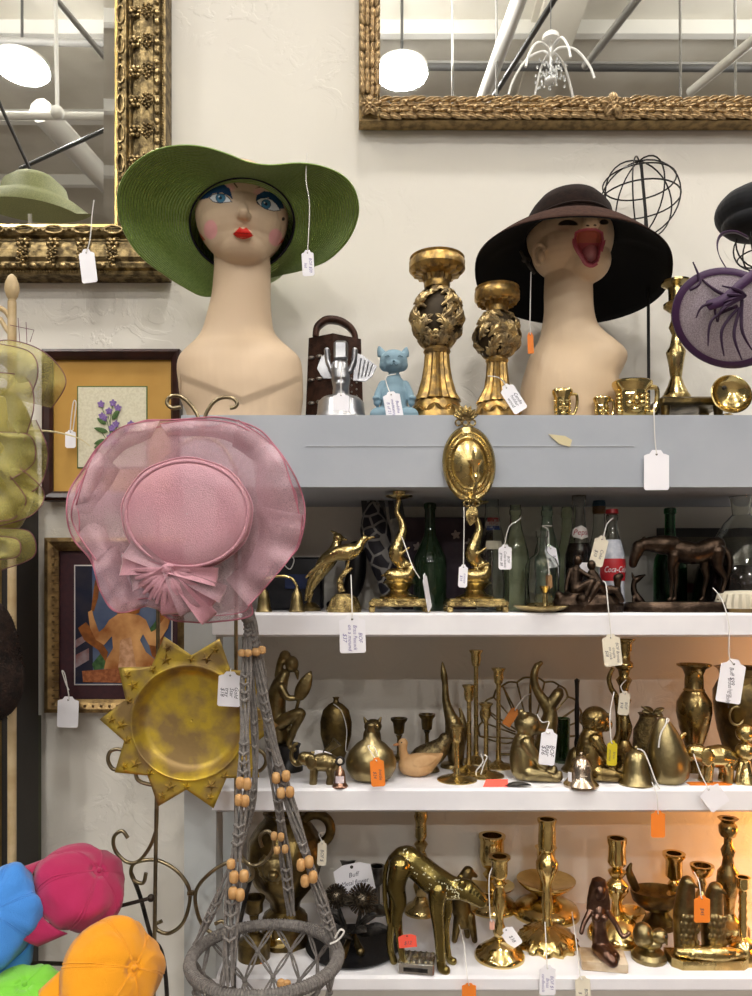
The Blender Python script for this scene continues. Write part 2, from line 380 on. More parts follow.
for kd, q in runs(29.4*u):
    if kd == 'v' and q < a0.z+10*u: continue
    c = place(kd, q, 23*u); c.y = MIRY-.023
    for k in range(6):
        an = k*pi/3; orn.ball(c+Vector((cos(an), 0, sin(an)))*4.2*u, (2.6*u, 2*u, 2.6*u), 8)
    orn.ball(c-Vector((0, 2*u, 0)), 1.8*u, 8)
    random.seed(int(q*1000) & 255)
    for k in range(17):
        an = k*2.4; r = 1.45*sqrt(k)*u; d = place(kd, q, 35*u)+Vector((cos(an)*r, 0, sin(an)*r*1.3)); d.y = MIRY-.028; orn.ball(d, 1.5*u, 6)
    for sg in (-1, 1):
        for (o, al) in ((30, 7), (18, 8)):
            d = place(kd, q, o*u); e = Vector((0, 0, sg*8*u)) if kd == 'v' else Vector((sg*8*u, 0, 0))
            d.y = MIRY-.02; orn.leaf(d, e, 2.6*u)
    c = place(kd, q, 7*u); c.y = MIRY-.016
    orn.tube([c+Vector((cos(k*pi/6)*(3.6 if kd == 'v' else 9), 0, sin(k*pi/6)*(9 if kd == 'v' else 3.6)))*u for k in range(12)], 1.2*u, 5, closed=True)
    c2 = place(kd, q, 7*u, 14.7*u); c2.y = MIRY-.016; orn.ball(c2, 2.2*u, 6); 
for kd, q in runs(9.8*u):
    c = place(kd, q, 44*u); c.y = MIRY-.023; orn.ball(c, (2.9*u, 2*u, 3.8*u) if kd == 'v' else (3.8*u, 2*u, 2.9*u), 8)
for kd, q in runs(2.6*u):
    c = place(kd, q, 49.4*u); c.y = MIRY-.02; orn.ball(c, 1.0*u, 5)
t.part('carved_flowers', orn, mat('gold_relief', (.42, .31, .15), .3, 1, (.12, .085, .04), 90, rough2=.45))
# right mirror
a0 = W(378, 105, MIRY); a1 = W(905, -230, MIRY)
t = T('leaf_frame_mirror', 'large mirror in a gold laurel leaf frame at top right', 'mirror', loc=W(560, 129, .3))
t.part('mirror_glass', MB().box(((a0.x+a1.x)/2, MIRY+.008, (a0.z+a1.z)/2), (a1.x-a0.x, .01, a1.z-a0.z)), mirror)
t.part('frame', moulding(MB(), a0.x, a1.x, a0.z, a1.z, [(0, -.004), (0, .004), (2*u, .008), (5*u, .009), (10*u, .012), (14*u, .01), (15*u, .008), (18.5*u, .01), (19.5*u, -.02)], MIRY), mat('old_gold', (.42, .3, .14), .5, .8, (.2, .14, .07), 60, bump=.6, bs=200), sharp=25)
lv = MB(); leafm = mat('gold_leaf', (.62, .45, .24), .5, .6, (.3, .2, .1), 120, bump=.6, bs=250)
def flower(mb, c, r, n=5):
    for k in range(n):
        an = k*2*pi/n+.3; d = Vector((cos(an), 0, sin(an)))*r; mb.leaf(c, d, r*.45, bulge=.4)
        d2 = Vector((cos(an+.6), 0, sin(an+.6)))*r*.62; mb.leaf(c-Vector((0, .003, 0)), d2, r*.3, bulge=.5)
    mb.ball(c-Vector((0, .006, 0)), r*.18, 8)
cx = a0.x-8*u; cz = a0.z-7*u
random.seed(3)
x = cx+10*u
while x < a1.x:
    for k in range(4):
        o = Vector((x+random.uniform(-2, 2)*u, MIRY-.011-.004*random.random(), cz+(k-1.5)*4.2*u)); d = Vector((13*u, 0, ((k-1.5)*2.4+random.uniform(-1.5, 1.5))*u))
        lv.leaf(o, d, 3.2*u, bulge=.22)
    lv.ball((x, MIRY-.02, cz+random.uniform(-5, 5)*u), 1.7*u, 6)
    x += 8.5*u
z = cz+12*u
while z < a1.z:
    for k in range(4):
        o = Vector((cx+(k-1.5)*3.8*u, MIRY-.011-.004*random.random(), z+random.uniform(-2, 2)*u)); d = Vector(((k-1.5)*2.2*u, 0, 13*u))
        lv.leaf(o, d, 3*u, bulge=.22)
    z += 8.5*u
flower(lv, Vector((cx, MIRY-.016, cz+1*u)), 11*u); fx = W(610, 0, MIRY).x; flower(lv, Vector((fx, MIRY-.018, cz+1*u)), 13*u)
t.part('leaf_garland', lv, leafm, solid=.0015)
# ---------------- shelving unit ----------------
shelfw = mat('white_shelf', 'edebed', .35, col2='e2e0e4', ns=6, coat=.2); greysh = mat('grey_fascia', 'a7abb2', .55, col2='9ea3ab', ns=5, bump=.15, bs=30)
t = T('shelving_unit', 'white shelving unit with a thick grey painted top board', 'shelf', loc=W(560, 1000, .15))
X0 = W(181, 0, 0).x; X1 = 1.35
def board(zt, zb, m, x0=X0, r=0):
    b = MB(); b.box(((x0+X1)/2, (WALL)/2, (zt+zb)/2), (X1-x0, WALL-.001, zt-zb), bev=.004 if r else 0); return b
def shelf_z(py): return EZ-(py-HZ)*1.3/750
t.part('top_board', board(SH[1], shelf_z(487), 0), greysh, label='thick grey painted top board')
for k, (a_, b_) in enumerate(((613, 637), (789, 812.5), (977, 992))): t.part('shelf_board', board(shelf_z(a_), shelf_z(b_), 0, W(216, 0, .05).x, 1), shelfw, label=['white shelf board under the bottles', 'white shelf board under the brass animals', 'lowest white shelf board'][k])
b = MB(); xs = W(184, 0, 0).x; xe = W(216, 0, 0).x; b.box(((xs+xe)/2, .03, .84), (xe-xs, .058, 1.676)); t.part('upright', b, mat('grey_white_upright', 'b9bcbb', .5, col2='a9acab', ns=5)); b = MB(); b.box(((xs+xe)/2, WALL-.03, .84), (xe-xs, .055, 1.676))
t.part('upright', b, MATS['grey_white_upright'])
b = MB(); b.box((.4, WALL/2, .4), (1.9, WALL-.01, .03)); t.part('shelf_board', b, shelfw, label='lowest board near the floor')
t.part('scratch', MB().box((W(470, 0, 0).x, -.0003, shelf_z(446)), (.57, .0006, .0012)), mat('pale_scratch', 'b9bcc1', .6), label='faint pale scratch')
t = T('masking_tape', 'torn scrap of yellowed tape stuck on the grey top board', 'tape', 561, -.001, py=440)
t.one(t.mb().prism([(-13, 6), (4, 4), (11, 0), (9, -7), (-2, -4)], -.4, 0), mat('old_tape', 'cbbf98', .6))
# ---------------- text, tags ----------------
def text_mesh(txt, size, shear=.25, align='CENTER'):
    cu = bpy.data.curves.new('t', 'FONT'); cu.body = txt; cu.size = size; cu.shear = shear; cu.align_x = align; cu.align_y = 'CENTER'; cu.extrude = .0; cu.resolution_u = 2
    o = bpy.data.objects.new('t', cu); C.objects.link(o); dg = bpy.context.evaluated_depsgraph_get(); dg.update()
    me = bpy.data.meshes.new_from_object(o.evaluated_get(dg)); bpy.data.objects.remove(o); bpy.data.curves.remove(cu)
    v = [tuple(p.co) for p in me.vertices]; f = [list(p.vertices) for p in me.polygons]; bpy.data.meshes.remove(me); return v, f
def add_text(mb, txt, c, size, R=0, y=-.4, shear=.25, wrap=None, squeeze=1):
    v, f = text_mesh(txt, size, shear); ca, sa = cos(R), sin(R); out = []
    for x, z, _ in v:
        x *= squeeze; X = c[0]+x*ca-z*sa; Z = c[1]+x*sa+z*ca
        out.append(wrap(X, Z) if wrap else (X, y, Z))
    mb.add(out, f); return mb
def tag(px, py, w, h, label, rot=0, Y=-.012, m=None, hang=None, lines=(), trot=-90, ink=None, fs=4.5, loop=None, scal=True, name='price_tag', tilt=0):
    """card centred on px,py; hang = points the string passes through, beginning at the hole"""
    t = T(name, label, 'price tag', px, Y, py=py); ca, sa = cos(radians(rot)), sin(radians(rot)); hw, hh = w/2, h/2
    def r(x, z): return (x*ca-z*sa, x*sa+z*ca)
    if scal: poly = [(-hw, -hh+1.5), (-hw+1.5, -hh), (hw-1.5, -hh), (hw, -hh+1.5), (hw, hh*.72), (hw*.8, hh*.78), (hw*.55, hh*.82), (hw*.35, hh), (-hw*.35, hh), (-hw*.55, hh*.82), (-hw*.8, hh*.78), (-hw, hh*.72)]
    else: poly = [(-hw, -hh), (hw, -hh), (hw, hh*.7), (hw*.45, hh), (-hw*.45, hh), (-hw, hh*.7)]
    a = t.mb(); a.prism([r(*p) for p in poly], -.25, .25)
    if tilt: a.v = [t.loc+(Matrix.Rotation(radians(tilt), 3, 'Z') @ (v-t.loc)) for v in a.v]
    t.part('card', a, m or paper, sharp=20)
    hx, hz = r(0, hh*.78)
    a = t.mb(); a.tube([(hx, -.5, hz), (hx, .3, hz)], max(.7, w*.045), 8); t.part('eyelet', a, darkiron)
    if hang:
        pts = [(hx, -.6, hz)]
        for q in hang: pts.append(tuple(t.P(*q[:2], q[2] if len(q) > 2 else -.3)))
        t.part('string', t.mb().tube(cr(pts, 5) if len(pts) > 2 else pts, .55, 6), string)
    if lines:
        a = t.mb(); n = len(lines)
        for i, s_ in enumerate(lines):
            if trot in (-90, 90):
                x = (n/2-.5-i)*(w*.8/n)*(1 if trot == -90 else -1); c = r(x, -hh*.18); mx = h*.74
            else: c = r(0, hh*.5-(i+.5)*(h*.8/n)); mx = w*.85
            sq = min(1, mx/(len(s_)*fs*.5)); add_text(a, s_, c, fs, radians(rot+trot), -.35, squeeze=sq)
        t.part('writing', a, ink or pen)
    return t
# ---------------- top shelf ----------------
def band(px, py, poly):  # point in polygon
    c = False; n = len(poly)
    for i in range(n):
        x1, y1 = poly[i]; x2, y2 = poly[i-1]
        if (y1 > py) != (y2 > py) and px < (x2-x1)*(py-y1)/(y2-y1)+x1: c = not c
    return c
skin = mat('mannequin_skin', 'd9bfa2', .5, attr=True, coat=.0, spec=.35)
def lx(rows, px0, ry, cy=0): return rows
# mannequin with the green hat
t = T('mannequin_bust', 'cream mannequin bust with painted blue eyes and red lips wearing the green hat', 'mannequin bust', 240, .12, 1)
a = t.mb(); secs = []
for py, l, r, ry, cy in ((t.b, 187, 300, 36, 0), (415, 187, 301, 37, 0), (400, 181, 303, 38, 0), (385, 179, 303, 38, 0), (368, 177, 302, 36, 1), (357, 179, 299, 33, 2), (349, 186, 291, 30, 2), (341, 194, 282, 27, 3), (331, 201, 274, 26, 4), (315, 206, 271, 25, 4), (295, 211, 270, 25, 4), (275, 213, 270, 25, 4), (262, 214, 270, 25, 2), (245, 215, 268, 24, -2), (230, 218, 266, 20, 0)):
    secs.append(((l+r)/2-240, cy, t.b-py, (r-l)/2, ry))
a.loft(cr(secs, 4), 48)
a.ball(t.P(242, 214, 2), (46.5, 44, 50), 40); a.ball(t.P(241, 225, -10), (40, 36, 38), 32)
a.ball(t.P(242.5, 247, -18), (25, 22, 19), 28); a.ball(t.P(241, 240, -14), (33, 27, 24), 28)
a.chain([(*t.P(243.5, 213, -48), 5.2), (*t.P(243, 206, -43), 3.6), (*t.P(242, 196, -40), 3)], 14); a.ball(t.P(240, 215.5, -44), 4, 12); a.ball(t.P(247, 216, -44), 4, 12)
a.chain([(*t.P(237, 233, -42), 3.8), (*t.P(243, 232.5, -44), 4.8), (*t.P(249, 234, -42), 3.8)], 12)
LI = [(232.7, 234), (236, 231), (239.6, 227.2), (243, 229), (246.5, 227.4), (250, 231.5), (253.5, 236), (248, 238.4), (243, 239), (237, 237.6)]
E1 = [(208.5, 198), (212, 194.6), (218, 193), (225, 194), (229, 197.5), (232.5, 202), (226, 202.6), (220, 203.6), (213, 202)]
E2 = [(256, 200.5), (260, 198), (266, 197.4), (272, 199.5), (277, 204), (281, 210.5), (274, 211.5), (266, 209.5), (260, 206)]
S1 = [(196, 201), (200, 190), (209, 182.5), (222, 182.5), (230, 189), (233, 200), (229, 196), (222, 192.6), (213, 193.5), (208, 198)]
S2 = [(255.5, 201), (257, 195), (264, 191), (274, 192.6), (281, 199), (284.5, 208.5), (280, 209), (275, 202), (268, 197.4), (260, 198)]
BR1 = [(231.5, 181), (233.5, 181), (238, 187.5), (237, 188)]; BR2 = [(255.5, 188.4), (260, 186), (265.5, 185.6), (260, 187.4)]
HL = [(194, 229), (197, 230), (205.5, 240), (199, 241.5), (193, 240)]; HR = [(286, 236), (285, 241), (278, 245), (281, 241)]
mir = lambda c, k, f: tuple(c[i]*(1-k)+f[i]*k for i in range(3))
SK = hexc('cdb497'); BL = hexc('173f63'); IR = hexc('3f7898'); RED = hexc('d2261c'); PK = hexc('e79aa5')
def collar(c, v):
    if c[1] > 0: return c
    px, py = t.Q(c); ln = 372+24*(1-abs(px-242)/62)
    if 340 < py and abs(px-242) < 62:
        k = min(1, max(0, (py-ln)/9)); k = k*k*(3-2*k); return Vector((c[0], c[1]+3*k*min(1, -c[1]/12), c[2]))
    return c
def pdist(px, py, P_):
    best = 9
    for i in range(len(P_)):
        x1, y1 = P_[i-1]; x2, y2 = P_[i]; dx, dy = x2-x1, y2-y1; tt = max(0, min(1, ((px-x1)*dx+(py-y1)*dy)/(dx*dx+dy*dy)))
        best = min(best, sqrt((px-x1-tt*dx)**2+(py-y1-tt*dy)**2))
    return best
def face1(c, n):
    col = SK
    if n.y > .25: return col
    px, py = t.Q(c)
    if py > 250 or py < 170: return col
    for (x, y, rx, ry) in ((210.6, 229.7, 7, 10), (275.5, 237.5, 7, 9)):
        d = ((px-x)/rx)**2+((py-y)/ry)**2
        if d < 1.1: col = mir(col, min(1, max(0, (1.1-d)*3))*.75, PK)
    for (x, y) in ((230, 188), (258, 192)):
        d = ((px-x)/6)**2+((py-y)/5)**2
        if d < 1: col = mir(col, (1-d)*.5, PK)
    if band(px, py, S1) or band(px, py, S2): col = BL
    for E, ix, iy in ((E1, 220.6, 197.9), (E2, 266, 204.2)):
        if band(px, py, E):
            d = sqrt((px-ix)**2+(py-iy)**2); col = (.01, .02, .04) if d < 1.6 else IR if d < 4.4 else (.05, .08, .12) if d < 5 else (.72, .76, .78)
            if pdist(px, py, E) < .75: col = (.02, .03, .06)
            if sqrt((px-ix+1.6)**2+(py-iy+1.5)**2) < .8: col = (.9, .92, .95)
        elif band(px, py-1.4, [(x, y+.0) for x, y in E]) and py < iy+.5: col = (.01, .015, .04)
    if band(px, py, LI): col = RED if abs(py-233.3-(px-243)*.05) > .5 else hexc('8f130e')
    if (px-283.3)**2+((py-219)/1.2)**2 < 2.4: col = (.03, .02, .02)
    if band(px, py, BR1) or band(px, py, BR2): col = (.09, .05, .03)
    if band(px, py, HL) or band(px, py, HR): col = hexc('b4431d')
    return col
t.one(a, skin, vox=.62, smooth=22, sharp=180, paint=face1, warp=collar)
FT = t
def straw(name, col, col2, freq, strength=1):
    m = mat(name, col, .42, 0, col2, 250, sheen=.2); nt = m.node_tree; N = nt.nodes; L = nt.links; b = N['Principled BSDF']
    at = N.new('ShaderNodeAttribute'); at.attribute_name = 'v'
    mu = N.new('ShaderNodeMath'); mu.operation = 'MULTIPLY'; mu.inputs[1].default_value = freq*2*pi; L.new(at.outputs['Fac'], mu.inputs[0])
    sn = N.new('ShaderNodeMath'); sn.operation = 'SINE'; L.new(mu.outputs[0], sn.inputs[0])
    bp = N.new('ShaderNodeBump'); bp.inputs['Strength'].default_value = strength; bp.inputs['Distance'].default_value = .0015; L.new(sn.outputs[0], bp.inputs['Height']); L.new(bp.outputs[0], b.inputs['Normal'])
    tc = N.new('ShaderNodeTexCoord'); v = N.new('ShaderNodeTexNoise'); v.inputs['Scale'].default_value = 700; L.new(tc.outputs['Object'], v.inputs['Vector'])
    mr = N.new('ShaderNodeMapRange'); mr.inputs[1].default_value = .66; mr.inputs[2].default_value = .72; L.new(v.outputs['Fac'], mr.inputs[0])
    mm = N.new('ShaderNodeMath'); mm.operation = 'MULTIPLY'; mm.inputs[1].default_value = .9; L.new(mr.outputs[0], mm.inputs[0]); L.new(mm.outputs[0], b.inputs['Metallic'])
    return m
greenstraw = straw('green_straw', '7d9c44', '8eab52', 26)
OUT = [(359, 212), (356, 192), (345, 177), (325, 167), (300, 163), (270, 165), (248, 162), (228, 154), (205, 147), (182, 145), (158, 149), (138, 160), (124, 175), (117, 195), (119, 218), (128, 240), (142, 258), (160, 272), (183, 287), (206, 297), (235, 290), (270, 278), (300, 271), (325, 262), (342, 248), (353, 232)]
t = T('green_hat', 'wide brimmed green straw sun hat on the painted mannequin', 'hat', 242, .12, py=222)
oc = cr(OUT, 5, closed=True); rows = []; att = []; inner = []; M_ = 18
for j in range(M_+1):
    f = j/M_; row = []
    for (ox, oy) in oc:
        th = atan2(-(oy-222), ox-242); ix = 242+53*cos(th); iy = 222.5-(45 if sin(th) > 0 else 50)*sin(th)
        yi = -4-(46 if sin(th) > 0 else 22)*sin(th); yo = -14-(74 if sin(th) > 0 else 50)*sin(th)+(10 if cos(th) > 0 else 0)*abs(cos(th))
        g = f; yy = yi*(1-g)+yo*g+10*sin(pi*f)*(.6+.4*cos(2*th)); row.append(t.P(ix*(1-f)+ox*f, iy*(1-f)+oy*f, yy))
        if j == 0: inner.append((ix, iy, yi))
    rows.append(row); att.append([f]*len(row))
back = []; batt = []
for q, (k, dy) in enumerate(((1.0, 0), (1.02, 12), (1.0, 30), (.92, 48), (.72, 62), (.4, 70), (.02, 73))):
    back.append([t.P(242+(x-242)*k, 222+(y_-222)*k, y) + Vector((0, dy, 0)) for x, y_, y in inner]); batt.append([-q*.12]*len(inner))
t.part('brim', t.mb().grid(rows, cu=True, att=att), greenstraw, solid=.0022)
t.part('crown', t.mb().grid(back, cu=True, att=batt), greenstraw, solid=.002)
t.part('inner_band', t.mb().grid([[t.P(242+(x-242)*k, 222+(y_-222)*k, y+dy) for x, y_, y in inner] for k, dy in ((1.0, -1.2), (.975, 0), (.965, 16), (.955, 28))], cu=True), mat('navy_band', '10131f', .8), solid=.001)
tag(308, 263, 12, 26, 'small white price tag hanging on a string against the green hat brim', rot=3, Y=.02, hang=[(308, 245), (309.5, 205), (306, 180), (307, 153)], lines=('BOF $20', 'hat'), fs=4)
# open-mouthed mannequin
t = T('mannequin_bust', 'pale mannequin bust with head thrown back and mouth wide open under the brown hat', 'mannequin bust', 570, .13, 1)
a = t.mb(); secs = []
for py, l, r, ry, cy in ((t.b, 522, 621, 34, 0), (415, 522, 620, 35, 0), (400, 521, 618, 36, 0), (388, 521, 618, 36, 0), (378, 523, 618, 35, 0), (368, 526, 623, 33, 0), (358, 529, 627, 31, 1), (350, 533, 625, 28, 2), (342, 538, 616, 26, 2), (334, 541, 606, 25, 3), (325, 543, 598, 24, 3), (310, 545, 594, 24, 3), (290, 545, 593, 24, 3), (272, 546, 592, 24, 3), (250, 548, 590, 22, 0)):
    secs.append(((l+r)/2-570, cy, t.b-py, (r-l)/2, ry))
a.loft(cr(secs, 4), 48)
a.ball(t.P(568, 236, 0), (41, 38, 36), 40); a.ball(t.P(582, 240, -10), (30, 34, 34), 32); a.ball(t.P(562, 250, -2), (30, 34, 28), 30)
a.ball(t.P(588, 262, -14), (22, 24, 20), 24); a.ball(t.P(578, 262, -6), (26, 26, 20), 24)
a.chain([(*t.P(591, 222, -56), 7), (*t.P(590, 216, -50), 5.5)], 14); a.ball(t.P(587, 224, -44), 4.6, 10); a.ball(t.P(596, 223.5, -46), 4.6, 10)
a.tube([(*t.P(539.5+6*cos(q), 254.5-10.5*sin(q), -26), 2.1) for q in [radians(20+k*19) for k in range(15)]], None, 8)
a.ball(t.P(541, 256, -24), (4, 4, 7), 12)
MO = [(574.8, 232), (579, 229.3), (586, 228), (596.4, 228), (603.3, 232), (604.2, 239), (602, 247), (600.7, 253), (599, 261.4), (593, 265.7), (586, 264), (581, 256), (575.7, 247.6), (573.6, 239)]
def inmouth(px, py):
    cx, cy = 589.5, 245
    # signed depth: 1 at centre, 0 on outline
    best = 9
    if not band(px, py, MO): return -1
    for i in range(len(MO)):
        x1, y1 = MO[i-1]; x2, y2 = MO[i]; dx, dy = x2-x1, y2-y1; tt = max(0, min(1, ((px-x1)*dx+(py-y1)*dy)/(dx*dx+dy*dy)))
        best = min(best, sqrt((px-x1-tt*dx)**2+(py-y1-tt*dy)**2))
    return best
def warp2(c, v):
    if c[1] > -5: return c
    px, py = t.Q(c); d = inmouth(px, py)
    if d > 1: return t.P(px, py, c[1]+min(9, (d-1)*3.2))
    return c
SK2 = hexc('d6bc9c')
def face2(c, n):
    if c[1] > -4: return SK2
    px, py = t.Q(c); d = inmouth(px, py)
    if d >= 0: return hexc('bd5f6e') if d < 2.6 else hexc('c2705c') if py < 243 else hexc('b5595f')
    for (x, y) in ((587.6, 225.6), (595, 225.2)):
        if ((px-x)/1.7)**2+(py-y)**2 < 1: return (.06, .03, .02)
    for (x, y, rx, ry) in ((568, 222.5, 11, 3.2), (604, 222, 5, 3)):
        e = ((px-x)/rx)**2+((py-y-.02*(px-x)**2)/ry)**2
        if e < 1: return mir(SK2, min(1, (1-e)*3), (.025, .018, .012))
    e = ((px-566)/13)**2+((py-227)/6)**2
    if e < 1: return mir(SK2, (1-e)*.4, hexc('9a5a50'))
    return SK2
MTH = t
t.part('body', a, skin, vox=.6, smooth=20, sharp=180, paint=face2, warp=warp2)
lipm = mat('lip_paint', 'b85868', .25, coat=.4)
a = t.mb().tube([(*t.P(589.2+(x-589.2)*.98, 246+(y-246)*.98, -36.5+abs(x-589)*.1+max(0, y-250)*.25), 2.1) for x, y in cr(MO, 4, closed=True)], None, 8, closed=True); t.part('lips', a, lipm)
t.part('tongue', t.mb().ball(t.P(590, 254, -25), (8, 7, 9.5), 18), mat('tongue_paint', 'd08a90', .2, coat=.4))
t.part('teeth', t.mb().tube(cr([(*t.P(577, 238, -28), .9), (*t.P(583, 234.5, -31), 1.1), (*t.P(590, 233.4, -32), 1.2), (*t.P(597, 234, -31), 1.1), (*t.P(602, 238, -28), .9)], 5), None, 8), mat('tooth_paint', 'c98a7c', .2, coat=.4))
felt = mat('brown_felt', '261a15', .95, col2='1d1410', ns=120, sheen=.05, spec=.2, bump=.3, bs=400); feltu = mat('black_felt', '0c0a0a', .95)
t = T('brown_felt_hat', 'floppy wide brimmed dark brown felt hat on the open mouthed mannequin', 'hat', 570, .13, py=232)
n = 72; rows = []; lo = []
for j in range(13):
    f = j/12; row = []; row2 = []
    for i in range(n):
        th = 2*pi*i/n; c_, s_ = cos(th), sin(th)
        pi_ = t.P(569, 208, -44); iz = 0
        ix, iy = 569+44*c_, -44*s_
        zin = (HZ-208)*(1-44/750)-(1-s_)*10-(HZ-t.b)
        ox, oyy = 574+99*c_, -96*s_
        py = 268-(52 if s_ > 0 else 56)*(abs(s_)**.85)*(1 if s_ > 0 else -1)+(-4 if c_ > 0 else 2)*abs(c_)
        po = t.P(ox, py, oyy); k = 1
        q = Vector(((ix-376)-(t.px-376), iy, zin))
        p = q*(1-f)+po*f; p.z += sin(pi*f)*(5 if s_ > 0 else 9)
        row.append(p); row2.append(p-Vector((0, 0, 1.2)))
    rows.append(row); lo.append(row2)
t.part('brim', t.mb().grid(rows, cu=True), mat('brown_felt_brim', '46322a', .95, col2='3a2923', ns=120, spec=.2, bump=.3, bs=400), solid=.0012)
t.part('brim_underside', t.mb().grid(lo, cu=True), feltu, solid=.0006, label='black underside of the brim')  # separate black sheet just below the brown felt brim
cw = []
for (k, dz) in ((1, -1), (1.0, 4), (.98, 10), (.93, 18), (.84, 26), (.68, 33), (.46, 38), (.22, 41), (.01, 42)):
    cw.append([Vector((569-570+44*k*cos(2*pi*i/n), -44*k*sin(2*pi*i/n), (HZ-208)*(1-44/750)-(1-sin(2*pi*i/n))*10*(1 if dz < 5 else max(0, 1-dz/45))-(HZ-t.b)+dz-3*(dz > 20))) for i in range(n)])
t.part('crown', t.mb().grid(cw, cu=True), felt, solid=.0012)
t.part('hat_band', t.mb().tube([p+Vector((0, 0, 2)) for p in cw[1]], 1.5, 6, closed=True), felt)
t = T('earring', 'dark clip earring hooked under the ear of the open mouthed mannequin', 'earring', 528, .10, py=262)
a = t.mb(); a.chain([(-7, 0, 10, 1.6), (-3, 0, 3, 2.2), (1, 0, -4, 1.8), (6, 0, -11, 1.4)], 8); a.ball((-2, 0, 2), (5, 1.5, 3), 8); t.one(a, darkiron)
tag(530.5, 343, 6, 21, 'narrow orange price tag dangling below the brown hat beside the mannequin neck', rot=2, Y=.06, m=orange, hang=[(530, 320), (531, 272)], scal=False)
# pillar candle holders
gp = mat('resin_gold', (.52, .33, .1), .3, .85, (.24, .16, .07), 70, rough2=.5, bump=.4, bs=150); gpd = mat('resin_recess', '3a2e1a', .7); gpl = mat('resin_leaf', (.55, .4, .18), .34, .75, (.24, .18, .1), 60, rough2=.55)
def pillar(px, Y, top, rim, neck, ega, egb, egr, stem, flare, base, label):
    t = T('pillar_candle_holder', label, 'candle holder', px, Y, 1, group=None); Z = t.Z
    fl = lambda a_, j, z: .07*cos(16*a_)
    a = t.mb(); h = Z(ega)
    a.lathe([(neck, Z(ega+2)), (neck*1.05, Z(ega-2)), (neck*1.02, Z(ega-5))], 48)
    a.lathe([(neck*1.0, Z(ega-4)), (neck*1.15, Z(ega-10)), (rim*.8, Z(top+16)), (rim*.86, Z(top+13))], 64, flute=fl)
    a.lathe([(rim*.88, Z(top+14)), (rim, Z(top+11)), (rim, Z(top+4)), (rim*.94, Z(top+2)), (rim*.98, Z(top)), (rim*.86, Z(top)), (rim*.8, Z(top+4)), (0, Z(top+4))], 48)
    t.part('candle_cup', a, gp)
    ec = (ega+egb)/2; eh = (egb-ega)/2
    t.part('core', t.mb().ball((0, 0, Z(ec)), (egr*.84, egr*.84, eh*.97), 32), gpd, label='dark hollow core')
    a = t.mb(); random.seed(int(px))
    for row, zt, nn in ((0, -1.1, 7), (1, -.66, 10), (0, -.25, 11), (1, .15, 10), (0, .55, 8)):
        for k in range(nn):
            an = 2*pi*(k+.5*row)/nn+random.random()*.2; s = random.choice((-1, 1)); pts = []
            for q in range(13):
                u = q/12; ph = zt*1.15+(.62*u)**.95; aa = an+s*(.5*sin(u*2.6))+.25*(u > .6)*s*(u-.6)*4
                rr = egr*(.9+.1*sin(pi*u)); cz = cos(ph); pts.append((rr*cz*cos(aa), rr*cz*sin(aa), Z(ec)+eh*sin(ph)*(.96), egr*(.04+.09*sin(pi*min(1, u*1.1)))))
            a.tube(pts, None, 6)
            for q in (2, 4, 6, 8, 10):
                p = Vector(pts[q][:3]); nr = Vector((p.x, p.y, p.z-Z(ec))).normalized(); d = (Vector(pts[q+1][:3])-p).normalized(); sd = d.cross(nr)
                for sg in (-1, 1): a.leaf(p-nr*.4, (d*.75+sd*sg*.9)*egr*.27, egr*.1, nr, .28, 4)
    t.part('openwork_leaves', a, gpl)
    a = t.mb(); st = Z(egb)
    a.lathe([(neck*.98, Z(egb-2)), (neck*1.1, Z(egb+1)), (neck*.98, Z(egb+4))], 40)
    a.lathe([(neck*.92, Z(egb+3)), (stem, Z(egb+16)), (stem*1.15, Z(egb+28)), (flare*.8, Z(base-8)), (flare, Z(base))], 64, flute=fl)
    t.part('stem', a, gp)
    a = t.mb(); B = t.b-base; R = flare
    a.lathe([(0, 0), (R*1.16, 0), (R*1.18, B*.25), (R*1.1, B*.5), (R*1.02, B*.85), (R*.9, B), (0, B)], 40)
    for k in range(9):
        an = k*2*pi/9; c = Vector((cos(an), sin(an), 0)); sd = Vector((-sin(an), cos(an), 0))
        for sg in (-1, 1): a.leaf(c*R*1.04+Vector((0, 0, B*.45)), sd*sg*R*.4+Vector((0, 0, B*.3)), R*.1, c, .3, 4)
        a.ball(c*R*1.08+Vector((0, 0, B*.55)), R*.09, 8)
    t.part('base', a, gp)
    return t
pillar(437, .1, 259, 28, 12.5, 287, 351, 25.5, 12.5, 23, 402, 'taller of the two openwork gold pillar candle holders')
pillar(497, .1, 289, 22.5, 10.5, 311, 360, 23, 10.5, 20, 404, 'shorter openwork gold pillar candle holder with a white tag')
tag(513, 398, 15, 31, 'white handwritten tag tied round the shorter gold pillar holder', rot=33, Y=.035, hang=[(503, 381), (497, 377, -8), (488, 376)], lines=('Candle', 'holder', 'wood'), fs=4.6, ink=penb)
# box grater
rust = mat('rusty_tin', '4a3228', .6, .5, '2e1f19', 60, rough2=.45, bump=.4, bs=300)
t = T('box_grater', 'rusty brown four sided box grater with a strap handle', 'grater', 334, .2, 1)
b0 = [(-29, -3), (0, -20), (30, 0), (2, 18)]; t1 = [(-25, -3), (0, -17), (27, 0), (2, 15)]; H = t.Z(339)
a = t.mb(); a.add([(x, y, 0) for x, y in b0]+[(x, y, H) for x, y in t1]+[(1, 0, H+5)], [[0, 1, 5, 4], [1, 2, 6, 5], [2, 3, 7, 6], [3, 0, 4, 7], [4, 5, 8], [5, 6, 8], [6, 7, 8], [7, 4, 8], [3, 2, 1, 0]])
t.part('body', a, rust, sharp=10)
a = t.mb(); 
for (py_, n_) in ((360, 3), (382, 3), (405, 3)):
    for k in range(n_):
        u = (k+.6)/n_; z = t.Z(py_); a.ball((-27+25*u, -4.5-15*u, z), (3.6, 2, 1.9), 8)
